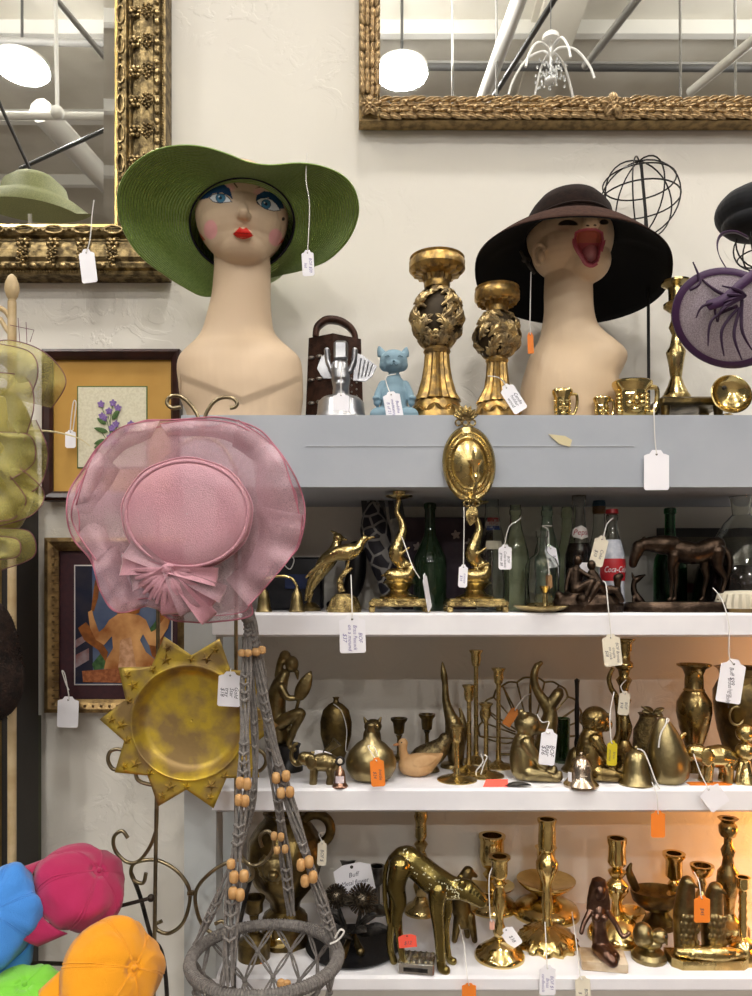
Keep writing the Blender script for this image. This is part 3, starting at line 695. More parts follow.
for i_ in range(5):
    for j_ in range(8):
        u = (i_+.7)/6; z = t.Z(410)+j_*6.5; a.ball((0+29*u, -19.5+19*u, z+(i_ % 2)*3), (1.1, 1.1, 1.1), 5)
t.part('cutting_teeth', a, mat('worn_tin', '8f8880', .4, .9), label='small raised cutting teeth')
hp = cr([(-18, -4, H), (-17, -3, H+9), (-13, -1, H+15), (-6, 0, H+19), (6, 1, H+18), (16, 2, H+12), (21, 3, H+4), (21, 3, H-4)], 5)
a = t.mb(); a.grid([[Vector(p)+Vector((0, -5, 0)), Vector(p)+Vector((0, 5, 0))] for p in hp]); t.part('handle', a, rust, solid=.011)
# aluminium press
t = T('juice_press', 'shiny cast aluminium hand press with two side wings beside the grater', 'juice press', 341, .06, 1); Z = t.Z
t.part('base', t.mb().lathe([(0, 0), (27, 0), (27, 4), (24, 8), (23, Z(403)), (19, Z(399)), (10, Z(396)), (0, Z(396))], 36), aluminium)
a = t.mb(); a.loft([(0, 0, Z(400), 9, 8), (0, 0, Z(388), 8, 8), (0, -2, Z(380), 9.5, 9), (-1, -2, Z(370), 9, 8), (-1, -1, Z(362), 7.5, 6)]); a.ball((0, -4, Z(386)), (7, 7, 8)); t.part('column', a, aluminium, vox=.7)
t.part('press_head', t.mb().box((0, -3, Z(352.5)), (14, 13, 19), bev=2.2), aluminium)
for sg, tip in ((-1, -14), (1, 17)):
    t.part('arm', t.mb().chain([(sg*14, -2, Z(351), 3), (sg*13, -2, Z(362), 2.6), (sg*9, -2, Z(372), 2.6)], 12), aluminium)
a = t.mb(); a.prism([(14, Z(352)), (22, Z(355)), (36, Z(366)), (31, Z(376)), (24, Z(381)), (12, Z(380))], 1, 3.5)
for k in range(4): a.tube([(17+k*3.5, .4, Z(378-k)), (20+k*3.8, .4, Z(358+k*2))], .8, 6)
t.part('wing', a, aluminium)
a = t.mb(); a.prism([(-14, Z(352)), (-20, Z(357)), (-24, Z(368)), (-18, Z(378)), (-9, Z(378))], 1, 3.5); t.part('wing', a, aluminium)
tag(341, 404, 16, 22, 'blank white tag hanging in front of the aluminium press', Y=.015, hang=[(341, 392), (341, 368)])
# blue cat
t = T('cat_figurine', 'matt blue cat figurine sitting cross legged in meditation', 'figurine', 394, .07, 1); Z = t.Z
bc = mat('blue_resin', '7d98a6', .7, bump=.2, bs=150); a = t.mb()
a.ball((-.5, -2, Z(362)), (14, 12, 11.5), 24); a.ball((-.5, -8, Z(367)), (8, 7, 6), 16); a.ball((-8, -3, Z(366)), (7, 7, 6.5), 16); a.ball((7, -3, Z(366)), (7, 7, 6.5), 16)
a.loft([(-10, 0, Z(357), 6.5, 4), (-13, 0, Z(351), 4.2, 2.6), (-15, 0, Z(346), 1, 1)], 16); a.loft([(8.5, 0, Z(357), 6.5, 4), (11, 0, Z(352), 4.2, 2.6), (12.5, 0, Z(347), 1, 1)], 16)
a.chain([(0, 1, Z(378), 7), (0, 1, Z(386), 11), (0, 2, Z(396), 14), (0, 2, Z(408), 14), (0, 2, 12, 13)], 22)
for sg in (-1, 1):
    a.chain([(sg*11, 0, Z(385), 4.6), (sg*16, -4, Z(396), 4), (sg*17, -9, Z(405), 3.6)], 14, 3); a.ball((sg*18, -11, Z(401)), (4, 4, 2.6), 10)
    a.chain([(sg*9, 0, 9, 9), (sg*17, -7, 7, 7.5), (sg*8, -15, 6, 6), (-sg*3, -16, 5.5, 5)], 14, 3)
t.part('body', a, bc, vox=.75, smooth=3)
a = t.mb()
for x in (-6.5, 5.5): a.tube(cr([(x-3, -12.6, Z(361)), (x, -13.4, Z(359.8)), (x+3, -12.6, Z(361))], 4), .45, 5)
a.tube(cr([(-5, -14.2, Z(368)), (-2.5, -15, Z(369.6)), (-.5, -15.3, Z(367.5)), (1.5, -15, Z(369.6)), (4, -14.2, Z(368))], 4), .4, 5); a.ball((-.5, -15.2, Z(365.6)), (1.4, 1, .9), 6)
t.part('face_lines', a, mat('grey_paint', '55707c', .7))
tag(393, 405, 17, 27, 'white tag with violet handwriting on the blue cat figurine', rot=10, Y=.012, hang=[(388, 388, 6), (386, 377, 8), (396, 374, 10)], lines=('Buddha', 'meditating', 'B of 21'), fs=4.2)
# toby mugs
def mug(px, Y, top, l, r, hr, label):
    t = T('character_mug', label, 'mug', px, Y, 1); R = (r-l)/2; H = t.b-top; cx = 0
    a = t.mb(); a.lathe([(0, 0), (R*.62, 0), (R*.66, H*.05), (R*.74, H*.2), (R*.82, H*.45), (R*.78, H*.68), (R*.8, H*.74), (R*1.02, H*.9), (R*1.02, H*.96), (R*.92, H), (R*.8, H*.96), (R*.72, H*.75), (R*.7, H*.3), (0, H*.2)], 32, flute=lambda an, j, z: .07*cos(3*an+pi*.5) if z > H*.8 else .02*cos(8*an))
    t.part('cup', a, polished)
    a = t.mb(); k = R/16; f = -R*.8
    a.ball((0, f, H*.45), (2.4*k, 3.4*k, 4*k), 10)
    for sg in (-1, 1):
        a.ball((sg*5*k, f+1*k, H*.38), (3.4*k, 2.6*k, 3*k), 10); a.ball((sg*5*k, f+.6*k, H*.55), (2*k, 1.4*k, 1.3*k), 8); a.tube([(sg*2*k, f-.4*k, H*.61), (sg*8*k, f+1.4*k, H*.62)], 1.1*k, 6)
        for q in range(5): a.ball((sg*R*.72, -R*.36+q*.5, H*(.2+.11*q)), (2.6*k, 2.6*k, 2.4*k), 8)
    a.ball((0, f+.6*k, H*.22), (5*k, 3*k, 2.6*k), 10); a.tube([(-3.4*k, f-.2*k, H*.3), (3.4*k, f-.2*k, H*.3)], 1*k, 6)
    t.part('face_relief', a, polished, label='moulded bearded face')
    t.part('handle', t.mb().tube(cr([(R*.9, 0, H*.86), (R+hr*.9, 0, H*.84), (R+hr, 0, H*.55), (R+hr*.5, 0, H*.26), (R*.7, 0, H*.2)], 5), R*.12+.3, 8), polished)
mug(562, .05, 390, 552, 572, 5, 'middle sized brass face mug, leftmost of the three on the top shelf')
mug(601.5, .05, 397.5, 593, 610, 3.5, 'smallest brass face mug on the top shelf between two larger ones')
mug(631, .05, 382, 612, 650, 7, 'largest brass face mug with a string tag on the top shelf')
tag(656.5, 470, 25, 40, 'blank white tag hanging over the grey board below the largest face mug', Y=-.006, hang=[(655, 440), (654, 415, 0), (654, 404, 16)])
# wire globe stand
t = T('wire_hat_stand', 'black wire globe hat stand behind the brown hat', 'hat stand', 648, .22, 1); Z = t.Z
a = t.mb(); c = Vector((-9, 0, Z(200))); R = 39
for k in range(4):
    an = k*pi/4+.3; a.tube([c+Vector((R*sin(q)*cos(an), R*sin(q)*sin(an), R*cos(q))) for q in [j*2*pi/32 for j in range(32)]], .8, 5, closed=True)
for f in (.45, .0): 
    r_ = R*sqrt(1-f*f); a.tube([c+Vector((r_*cos(q), r_*sin(q), R*f)) for q in [j*2*pi/32 for j in range(32)]], .8, 5, closed=True)
t.part('wire_globe', a, blackwire)
t.part('pole', t.mb().tube([(-7, 0, Z(162)), (0, 0, Z(240)), (1, 0, 2)], 1.6, 8), blackwire)
t.part('foot', t.mb().lathe([(0, 0), (16, 0), (16, 2), (2, 3)], 24), blackwire)
# tray, candlestick, bowl
t = T('brass_tray', 'dark flat footed brass stand under the top shelf candlestick', 'tray', 685, .13, 1); H = t.Z(402)
a = t.mb(); a.box((0, 0, H-4), (66, 46, 8), bev=2); t.part('top', a, darkbrass)
for x in (-26, 26):
    for y in (-16, 16): t.part('foot', t.mb().lathe([(5, 0), (4, H*.4), (5, H-7.5)], 12, c=(x, y, 0)), darkbrass)
TRZ = SH[1]+H*t.s
def stick(px, sh, Y, foot, stem, cup, label, m=None, n=32, group=None, z=None, flute=None, sz=None, extra=None, cat='candlestick', name='brass_candlestick', hollow=True):
    """profiles are (radius, photo y)"""
    t = T(name, label, cat, px, Y, sh, z=z, group=group); m = m or brass
    if z is not None: t = T(name, label, cat, px, Y, None, z=z, group=group)
    f = [(0, 0), (foot[0][0], 0)]+t.pr(foot[1:])
    t.part('foot', t.mb().lathe(f, 48 if flute else n, flute=flute), m, sharp=55)
    if stem: t.part('stem', t.mb().lathe([(stem[0][0]*.6, t.Z(foot[-1][1])-.5)]+t.pr(stem), n), m, sharp=55)
    c = t.pr(cup)
    if hollow:
        r, zz = c[-1]; rb, zb = c[0]; rm = min(q[0] for q in c[-3:]) if len(c) > 3 else r*.8; rin = min(r*.72, rm*.9)
        c = c+[(rin, zz-.2), (rin*.95, zz-min(12, (zz-zb)*.7)), (0, zz-min(12, (zz-zb)*.7))]
    t.part('candle_cup', t.mb().lathe(c, n), m, sharp=55)
    return t
stick(676, None, .14, [(14, 0), (14, 397), (12, 394), (8, 386), (5.5, 378)], [(5.5, 377), (7, 365), (9.5, 352), (6, 346), (4, 335), (7, 327), (4.5, 320), (5, 312)], [(6, 312), (12, 307), (12, 304), (7, 301), (7.5, 288), (14, 284), (14, 282)], 'tall brass candlestick on the dark stand between the wire pole and purple fascinator', z=TRZ)
t = T('brass_bowl', 'small polished round brass dish propped facing out at the right end of the top shelf', 'dish', 730, .05, 1); R_ = Matrix.Rotation(radians(78), 3, 'X')
a = t.mb(); a.lathe([(0, -6), (8, -5.4), (14, -3), (18, 1), (20, 5), (20.6, 5.6), (19.4, 6), (17, 2), (13, -1.6), (7, -3.8), (0, -4.4)], 40, c=(0, 2, t.Z(396)), R=R_); t.part('dish', a, polished)
t.part('foot', t.mb().lathe([(0, 0), (16, 0), (15, 3), (7, 6), (4, 9)], 28, c=(0, 6, 0)), brass)
t.part('boss', t.mb().ball((-6, -.5, t.Z(388)), 2.4, 10), darkiron)
# fascinator, ribbon, black cap, wire head
purple = mat('purple_satin', '3c1b44', .5, sheen=.15); pfe = mat('purple_feather', '2e1434', .7)
psm = mat('mauve_sinamay', '8f7f8c', .7, col2='b3a4b0', ns=600, alpha=.72)
t = T('fascinator', 'purple disc fascinator with curling feather quills at the right edge', 'hat', 728, -.02, py=318)
def dsk(r, th, y=0): return t.P(728+r*56*cos(th), 318-r*50*sin(th)+r*4*cos(th), -18*r*sin(th)+18*(r**2)*.5+y)
t.part('disc', t.mb().grid([[dsk(k/8*.93, 2*pi*i/56) for i in range(56)] for k in range(0, 9)], cu=True), psm, solid=.0008)
t.part('rim_ribbon', t.mb().grid([[dsk(r, 2*pi*i/56, yy) for i in range(56)] for r, yy in ((.87, -1.2), (.93, -2), (1.0, -1), (1.01, 1), (.93, 3), (.87, 1.4))], cu=True, cv=True), purple)
a = t.mb()
for (x0, y0, x1, y1, x2, y2) in ((735, 300, 715, 290, 698, 276), (735, 302, 705, 305, 696, 318), (737, 306, 712, 320, 708, 346), (738, 308, 722, 330, 724, 356), (740, 308, 734, 335, 742, 360), (733, 300, 716, 306, 717, 322), (742, 300, 742, 330, 752, 350), (690, 290, 700, 282, 693, 262)):
    a.tube(cr([(*t.P(x0, y0, -8), 1.7), (*t.P(x1, y1, -10), 1.5), (*t.P(x2, y2, -6), .6)], 8), None, 6)
for k in range(5): a.tube(cr([(*t.P(745, 296, -12), 2), (*t.P(738-k*4, 290+k*5, -18), 1.6), (*t.P(722-k*1, 286+k*9, -10), .6)], 6), None, 6)
t.part('quill', a, pfe)
a = t.mb(); rib = cr([t.P(760, 268, -14), t.P(740, 284, -16), t.P(722, 300, -14), t.P(706, 306, -8)], 6); a.grid([[Vector(p)+Vector((0, 0, 5)), Vector(p), Vector(p)+Vector((3, -1, -5))] for p in rib]); t.part('ribbon_strip', a, purple, solid=.001)
lp = cr([t.P(727, 270, 2), t.P(719, 256, -2), t.P(717, 243, -2), t.P(722, 234, 0), t.P(735, 232, 4), t.P(748, 238, 8)], 6)
a = t.mb(); a.grid([[Vector(p)+Vector((-1.5, -3, 0)), Vector(p)+Vector((2.2, 3, 0))] for p in lp]); t.part('ribbon_loop', a, purple, solid=.0012)
t = T('velvet_beret', 'soft black velvet cap at the top right edge', 'hat', 765, .05, py=215)
a = t.mb(); a.ball((0, 0, 3), (48, 40, 27), 36); a.ball((-8, -6, -12), (36, 30, 15), 28); a.ball((-22, -4, 4), (25, 28, 20), 24); t.one(a, mat('black_velvet', '101116', .9, sheen=.12, col2='090a0d', ns=60), vox=1, smooth=6)
t = T('wire_head_stand', 'black wire head form carrying the black cap at the right edge', 'hat stand', 766, .05, 1); Z = t.Z
a = t.mb()
for k in range(5):
    an = k*pi/5; a.tube([((30*sin(q))*cos(an), 30*sin(q)*sin(an), Z(244)+26*cos(q)) for q in [j*2*pi/28 for j in range(28)]], .8, 5, closed=True)
for f in (-.5,): a.tube([(30*.87*cos(q), 30*.87*sin(q), Z(244)+26*f) for q in [j*2*pi/28 for j in range(28)]], .8, 5, closed=True)
t.part('wire_form', a, blackwire); t.part('pole', t.mb().tube([(0, 0, 2), (0, 0, Z(266))], 2, 8), blackwire); t.part('foot', t.mb().lathe([(0, 0), (20, 0), (20, 2), (2, 3)], 24), blackwire)
# ---------------- pictures and things along the left wall ----------------
woodf = mat('dark_wood_frame', '3b211b', .35, col2='2b1813', ns=30)
def picture(name, label, x0, y0, x1, y1, fw, fm, mats_, ox0, oy0, ox1, oy1, Y=.29, prof=None, under=None):
    """outer rectangle and opening in photo pixels"""
    t = T(name, label, 'picture', (x0+x1)/2, Y, py=y1); s = t.s
    A = W(x0, y1, Y); B = W(x1, y0, Y); f = fw*s; pf = prof or [(0, 0), (0, .004), (.25, .009), (.7, .014), (1, .011), (1, -.015)]
    m = MB(); moulding(m, A.x+f, B.x-f, A.z+f, B.z-f, [(o*f, h) for o, h in pf], Y); t.part('frame', m, fm, sharp=25)
    C_ = W(ox0, oy1, Y); D = W(ox1, oy0, Y)
    t.part('mount', MB().box(((A.x+B.x)/2, Y+.004, (A.z+B.z)/2), (B.x-A.x-1.9*f, .002, B.z-A.z-1.9*f)), mats_[0])
    t.part('inner_line', MB().box(((C_.x+D.x)/2, Y+.0024, (C_.z+D.z)/2), (D.x-C_.x+2.4*s, .001, D.z-C_.z+2.4*s)), mats_[1])
    o = t.part('print', MB().box(((C_.x+D.x)/2, Y+.0014, (C_.z+D.z)/2), (D.x-C_.x, .001, D.z-C_.z)), mats_[2])
    return t, o
def flatpoly(mb, pts, Y): mb.add([W(x, y, Y) for x, y in pts], [list(range(len(pts)))])
t, pr = picture('framed_violets', 'framed violet flower print with an ochre mount and dark wood frame', 44, 350.5, 181, 501, 9.5, woodf, [mat('ochre_mount', 'bd9145', .6, col2='b3873c', ns=8), mat('green_line', '4f6535', .6), mat('cream_linen', 'dcd6bd', .7, col2='d0c9ae', ns=200)], 78, 387, 146, 467)
vio = mat('violet_petals', '6c4f8c', .6, col2='8a6fa8', ns=400); grn = mat('violet_leaves', '4d6a35', .6, col2='3b5529', ns=300)
g = MB(); v = MB()
for q in (((112, 445), (108, 425), (101, 405)), ((112, 445), (110, 425), (113, 402)), ((113, 446), (116, 430), (118, 405)), ((114, 446), (120, 435), (128, 428)), ((112, 446), (107, 440), (100, 430)), ((110, 446), (113, 436), (108, 416))):
    g.tube(cr([W(x, y, .289) for x, y in q], 5), .0007, 5)
for (x, y, dx, dy) in ((108, 432, -14, -4), (106, 440, -12, 4), (112, 420, 8, -12), (106, 424, -9, -6), (118, 436, 10, -8), (102, 446, -8, 2)):
    b0_ = W(x, y, .289); g.leaf(b0_, W(x+dx, y+dy, .289)-b0_, .006, bulge=.05)
for (x, y) in ((101, 404), (102, 416), (113, 403), (109, 411), (118, 408), (112, 428), (110, 437), (116, 424), (128, 427), (124, 431), (131, 424), (106, 444), (115, 442), (104, 418)):
    c = W(x, y, .2885)
    for k in range(5): an = k*1.257+.3; v.leaf(c, Vector((cos(an), 0, sin(an)))*.0085, .0036, bulge=.08, n=4)
t.part('printed_leaves', g, grn, parent=pr); t.part('printed_violets', v, vio, parent=pr)
tag(70.5, 439, 10.5, 18, 'small blank white tag hanging on the violet picture', Y=.268, hang=[(71, 420), (73.5, 402), (76, 404), (73, 430)])
# golden statue photograph
t, pr = picture('framed_statue_photo', 'framed colour photograph of a golden statue in a maroon mount', 46.5, 538, 191, 712, 13, mat('gold_frame_left', (.36, .24, .1), .4, .9, (.2, .13, .06), 60, bump=.3, bs=200),
    [mat('maroon_mount', '3b1b21', .6, col2='331820', ns=90), mat('white_bevel', 'cfc8c0', .6), mat('photo_sky', '3c4a6a', .35, col2='606a7e', ns=9)], 75, 566, 171, 684)
a = MB(); random.seed(2)
y = 548
while y < 706:
    p = W(53, y, .277); a.box(p, (.0045, .003, .0045)); a.box(p+Vector((.006, 0, -.006)), (.011, .003, .0016)); y += 8.2
x = 60
while x < 188: p = W(x, 706, .277); a.box(p, (.0045, .003, .0045)); x += 8.2
t.part('key_pattern', a, mat('frame_pattern', (.16, .1, .045), .5, .8))
def lay(name, m, k, *polys):
    for P_ in polys:
        a = MB(); flatpoly(a, P_, .2905-.0003*k); t.part(name, a, m, parent=pr)
gd1 = mat('photo_gold', '8a5024', .35, col2='cf9a62', ns=16, cr_=(.35, .65)); gd2 = mat('photo_gold_dark', '6e3d19', .35, col2='8d5423', ns=60)
lay('printed_shade', mat('photo_navy', '151a2e', .35, col2='2a2630', ns=30), 0, [(75.5, 566), (92, 566), (93, 683), (75.5, 683)])
lay('printed_wall', mat('photo_red', '6d3a33', .35, col2='8c8184', ns=25), 1, [(75.5, 655), (89, 648), (89, 660), (75.5, 668)], [(75.5, 640), (86, 634), (86, 641), (75.5, 648)])
lay('printed_tree', mat('photo_leaf', '2c4a2a', .35, col2='47643b', ns=90), 1, [(92, 664), (100, 654), (106, 650), (108, 668), (94, 670)], [(150, 628), (158, 618), (164, 640), (152, 644)])
lay('printed_head', gd2, 2, [(111, 602), (113, 597), (120, 600), (125, 594), (131, 600), (138, 597), (141, 606), (139, 613), (130, 616), (118, 615)])
lay('printed_arm', gd2, 2, [(95, 580), (100, 582), (98, 598), (94, 611), (91, 611), (93, 595)], [(78, 628), (86, 622), (100, 640), (108, 652), (106, 662), (98, 650), (84, 640)], [(146, 634), (155, 642), (158, 660), (152, 656)], [(160, 596), (166, 600), (168, 618), (163, 640), (158, 650), (156, 640)])
lay('printed_figure', gd1, 3, [(88, 612), (92, 610), (94, 618), (99, 632), (104, 628), (109, 620), (118, 614), (126, 613), (139, 615), (146, 620), (151, 632), (155, 630), (166, 616), (171, 617), (168, 628), (156, 646), (149, 645), (143, 634), (140, 640), (146, 652), (157, 661), (158, 668), (104, 669), (106, 660), (113, 648), (112, 636), (104, 645), (96, 640), (90, 628)])
lay('printed_cloth', mat('photo_pale', 'c79a78', .35, col2='a97a55', ns=80), 4, [(120, 640), (131, 637), (136, 666), (140, 678), (117, 676), (119, 660)])
lay('printed_plinth', mat('photo_stone', '9b5f3c', .35, col2='7c4528', ns=120), 5, [(82, 671), (122, 668), (124, 683), (83, 682)])
tag(68, 712, 21, 31, 'blank white tag hanging at the lower left corner of the statue photograph', rot=-2, Y=.262, hang=[(69, 697), (65, 675), (62, 671), (66, 684), (69, 690)])
tag(88, 266, 15.5, 34, 'creased white tag hanging on the ornate mirror frame', rot=7, Y=.235, hang=[(90, 240), (92, 216), (94, 200)])
# canvas leaning at the far left, gilt strip, fur
t = T('green_canvas', 'small dark green canvas leaning against the left wall', 'picture', 8, .25, py=905)
a = MB(); a.box((W(4, 0, .25).x, .262, (W(0, 905, .25).z+W(0, 717, .25).z)/2), (W(36, 0, .25).x-W(-28, 0, .25).x, .025, W(0, 717, .25).z-W(0, 905, .25).z)); t.one(a, mat('dark_green_canvas', '2b2f1c', .6, col2='39401f', ns=12))
t = T('cabinet_edge', 'gilt and black edged cabinet standing at the far left edge', 'cabinet', -10, .2, z=0)
A = W(14, 0, .2).x; Bx = W(25, 0, .2).x; zt = W(0, 470, .2).z
t.part('cabinet_body', MB().box(((A-.35+A)/2, .2, zt/2), (.35, .12, zt)), mat('gilt_edge', 'a98c50', .4, .3, '8a703c', 15))
t.part('edge', MB().box(((A+Bx)/2, .205, zt/2), (Bx-A, .11, zt)), mat('black_edge', '25221f', .6), label='black side edge')
t = T('fur_muff', 'dark brown fur hat or muff at the far left edge', 'hat', -8, -.12, py=722)
fur = mat('brown_fur', '2d1f18', .95, col2='1b120d', ns=80, bump=1, bs=350)
a = t.mb(); a.ball((0, 0, 62), (26, 22, 60), 30); a.ball((4, 0, 42), (27, 22, 40), 30)
t.part('body', a, fur, vox=1.2, smooth=4)
a = t.mb(); random.seed(5)
for k in range(2600):
    th = random.uniform(-1.9, 1.9); z = random.uniform(2, 118); cz = (z-60)/60; r = sqrt(max(0, 1-cz*cz)); an = th-pi/2; x = 26*r*cos(an); y = 22*r*sin(an)
    if z < 70: x *= 1.05
    n = Vector((x/26, y/22, cz*.5)).normalized(); p = Vector((x, y, z))*.99; d = n*3.2+Vector((random.uniform(-1.5, 1.5), random.uniform(-1, 1), random.uniform(-3.5, .5))); sd = d.cross(Vector((0, 1, .3))).normalized()*.3
    a.add([p-sd, p+sd, p+d], [[0, 1, 2]])
o = t.part('fur_hairs', a, fur); o['kind'] = 'stuff'
t = T('fur_muff_stand', 'dark post carrying the brown fur at the far left', 'stand', -10, -.12, z=0); t.one(MB().tube([(t.loc.x, -.12, 0), (t.loc.x, -.12, W(0, 722, -.12).z)], .01), blackwire)
# bone coloured finial post and olive organza hat
org = None
def organza(name, col, col2, alpha, spark=.25, ns=420):
    m = bpy.data.materials.new(name); m.use_nodes = True; nt = m.node_tree; N = nt.nodes; L = nt.links; b = N['Principled BSDF']; out = N['Material Output']
    if isinstance(col, str): col = hexc(col)
    if isinstance(col2, str): col2 = hexc(col2)
    tc = N.new('ShaderNodeTexCoord'); n = N.new('ShaderNodeTexNoise'); n.inputs['Scale'].default_value = 16; L.new(tc.outputs['Object'], n.inputs['Vector'])
    mx = N.new('ShaderNodeMix'); mx.data_type = 'RGBA'; mx.inputs[6].default_value = (*col, 1); mx.inputs[7].default_value = (*col2, 1); L.new(n.outputs['Fac'], mx.inputs[0]); L.new(mx.outputs[2], b.inputs['Base Color'])
    v = N.new('ShaderNodeTexNoise'); v.inputs['Scale'].default_value = ns; v.inputs['Detail'].default_value = 1; L.new(tc.outputs['Object'], v.inputs['Vector'])
    mr = N.new('ShaderNodeMapRange'); mr.inputs[1].default_value = .3; mr.inputs[2].default_value = .7; mr.inputs[3].default_value = alpha-.09; mr.inputs[4].default_value = min(1, alpha+.09); L.new(v.outputs['Fac'], mr.inputs[0])
    lw = N.new('ShaderNodeLayerWeight'); lw.inputs['Blend'].default_value = .35
    ad = N.new('ShaderNodeMath'); ad.operation = 'MULTIPLY_ADD'; ad.inputs[1].default_value = .45; ad.use_clamp = True; L.new(lw.outputs['Facing'], ad.inputs[0]); L.new(mr.outputs[0], ad.inputs[2]); L.new(ad.outputs[0], b.inputs['Alpha'])
    b.inputs['Roughness'].default_value = .33; b.inputs['Metallic'].default_value = spark; b.inputs['Sheen Weight'].default_value = .5; b.inputs['Sheen Roughness'].default_value = .3
    bp = N.new('ShaderNodeBump'); bp.inputs['Strength'].default_value = .9; bp.inputs['Distance'].default_value = .0012; L.new(v.outputs['Fac'], bp.inputs['Height']); L.new(bp.outputs[0], b.inputs['Normal'])
    MATS[name] = m; return m
olive = organza('olive_organza', 'b8a64c', '9a985c', .46, .12, 1100); oledge = mat('purple_thread', '6b3f49', .6)
t = T('finial_stand', 'bone coloured turned post with a round finial at the left edge', 'hat stand', 12, -.06, z=0); Zt = t.Z
cream = mat('bone_paint', 'cbb58d', .5, col2='b39a70', ns=20)
t.part('finial', t.mb().lathe(t.pr([(3, 303), (4, 301), (3.4, 300), (5.5, 296), (7, 290), (6.6, 284), (4, 277), (1.5, 274.5), (0, 274)]), 24), cream)
t.part('post', t.mb().tube([(0, 0, 2), (0, 0, Zt(345)), (0, 0, Zt(302))], 4.2, 10), cream)
a = t.mb(); a.tube(cr([(0, 0, Zt(322)), (-6, 0, Zt(312)), (-12, 0, Zt(308))], 4), 2.6, 8); a.tube(cr([(0, 0, Zt(335)), (-5, 0, Zt(330)), (-12, 0, Zt(318))], 4), 2.4, 8); t.part('peg', a, cream)
t.part('foot', t.mb().lathe([(0, 0), (110, 0), (105, 10), (6, 16)], 32), cream)
t = T('organza_hat', 'ruffled olive gold organza hat with purple edging at the left edge', 'hat', 10, -.12, py=470)
def ruffle(t, mb, eb, spine, width, waves, amp, y0, seed, out=1, er=.55, cup=6):
    """spine in photo px; ruffled ribbon of given widths; free edge gets a thread"""
    random.seed(seed); sp = cr(spine, 10); n = len(sp); rows = []; edge = []
    for i, p in enumerate(sp):
        a_ = sp[max(i-1, 0)]; b_ = sp[min(i+1, n-1)]; dx, dy = b_[0]-a_[0], b_[1]-a_[1]; L_ = sqrt(dx*dx+dy*dy) or 1; nx, ny = -dy/L_*out, dx/L_*out
        w_ = p[2]; ph = waves*2*pi*i/n; row = []
        for j in range(7):
            f = j/6; off = amp*sin(ph)*f; row.append(t.P(p[0]+nx*w_*f+dx/L_*off*.5, p[1]+ny*w_*f+dy/L_*off*.5, y0+off-cup*sin(pi*f)))
        rows.append(row); edge.append(row[-1])
    mb.grid(rows); eb.tube(edge, er, 5)
def veil(t, mb, eb, inner, outer, y0, y1, waves=3, amp=4, er=.5, seed=0, rows=8, closed=False, bulge=6):
    """sheer cloth ruled between two photo curves, rippled in depth; the outer edge carries a thread"""
    random.seed(seed); A = cr(inner, 8, closed); n = len(A); B_ = cr(outer, 8, closed); B = [B_[min(len(B_)-1, int(i*len(B_)/n+.5))] for i in range(n)]; ph0 = random.random()*6; R = []
    for j in range(rows+1):
        f = j/rows; row = []
        for i in range(n):
            u = i/n*2*pi*waves+ph0; g = f**1.3; w_ = amp*g*sin(u)+amp*.4*g*sin(2.3*u+1) if not closed else amp*g*sin(u)+amp*.4*g*sin(2*u+1)
            row.append(t.P(A[i][0]*(1-f)+B[i][0]*f+.35*w_*0, A[i][1]*(1-f)+B[i][1]*f, y0*(1-f)+y1*f+w_-bulge*sin(pi*f)))
        R.append(row)
    mb.grid(R, cu=closed)
    if eb is not None: eb.tube(R[-1], er, 5, closed=closed)
for k, (inn, out_, y0, y1, wv, am) in enumerate((
    ([(-10, 380), (2, 378), (10, 384), (16, 392), (18, 400)], [(-18, 348), (8, 340), (44, 352), (66, 380), (52, 408)], -22, -30, 1.5, 6),
    ([(-6, 362), (4, 366), (10, 376), (6, 388)], [(0, 344), (30, 352), (38, 372), (30, 398)], -34, -40, 1, 5),
    ([(-12, 400), (0, 396), (6, 400), (8, 420)], [(-6, 372), (26, 378), (34, 405), (24, 442)], -34, -44, 1.5, 6),
    ([(6, 420), (8, 430), (6, 445), (0, 455)], [(36, 420), (48, 452), (40, 485), (14, 500)], -20, -28, 2, 6),
    ([(-14, 440), (-2, 440), (4, 450), (-6, 462)], [(0, 432), (30, 436), (34, 462), (10, 480)], -32, -40, 1.5, 5),
    ([(-12, 470), (0, 476), (6, 488), (-4, 505)], [(20, 468), (44, 492), (32, 515), (-8, 528)], -24, -34, 2, 5),
    ([(-12, 490), (-4, 490), (0, 496), (-8, 506)], [(10, 476), (26, 500), (14, 518), (-10, 522)], -34, -40, 1, 5),
    ([(-10, 545), (0, 546), (4, 550), (-6, 553)], [(0, 528), (30, 532), (34, 556), (2, 570)], -20, -26, 1, 3),
    ([(-12, 545), (-4, 547), (-2, 551), (-8, 554)], [(-4, 536), (18, 540), (18, 556), (-6, 560)], -26, -34, 1, 3))):
    a = t.mb(); e = t.mb(); veil(t, a, e, inn, out_, y0, y1, wv, am, seed=k); o = t.part('ruffle', a, olive, sharp=180); t.part('edging', e, oledge, parent=o)
a = t.mb(); a.ball((-14, 14, 10), (34, 24, 76), 32); t.part('crown', a, organza('olive_crown', 'a3902c', '8a8640', .8, .1, 1100))
t.part('feather_spine', t.mb().tube(cr([t.P(28, 430, -6), t.P(55, 432, -10), t.P(78, 438, -8), t.P(90, 446, -4)], 6), [1.2-.04*k for k in range(19)], 6), mat('cream_quill', 'd5c79b', .6))
a = t.mb(); a.tube([t.P(10, 325, -10), t.P(34, 330, -12), t.P(30, 342, -12)], .35, 5); a.tube([t.P(18, 318, -10), t.P(20, 345, -12)], .35, 5); a.tube([t.P(26, 322, -10), t.P(27, 345, -12)], .35, 5); t.part('mesh_threads', a, oledge)
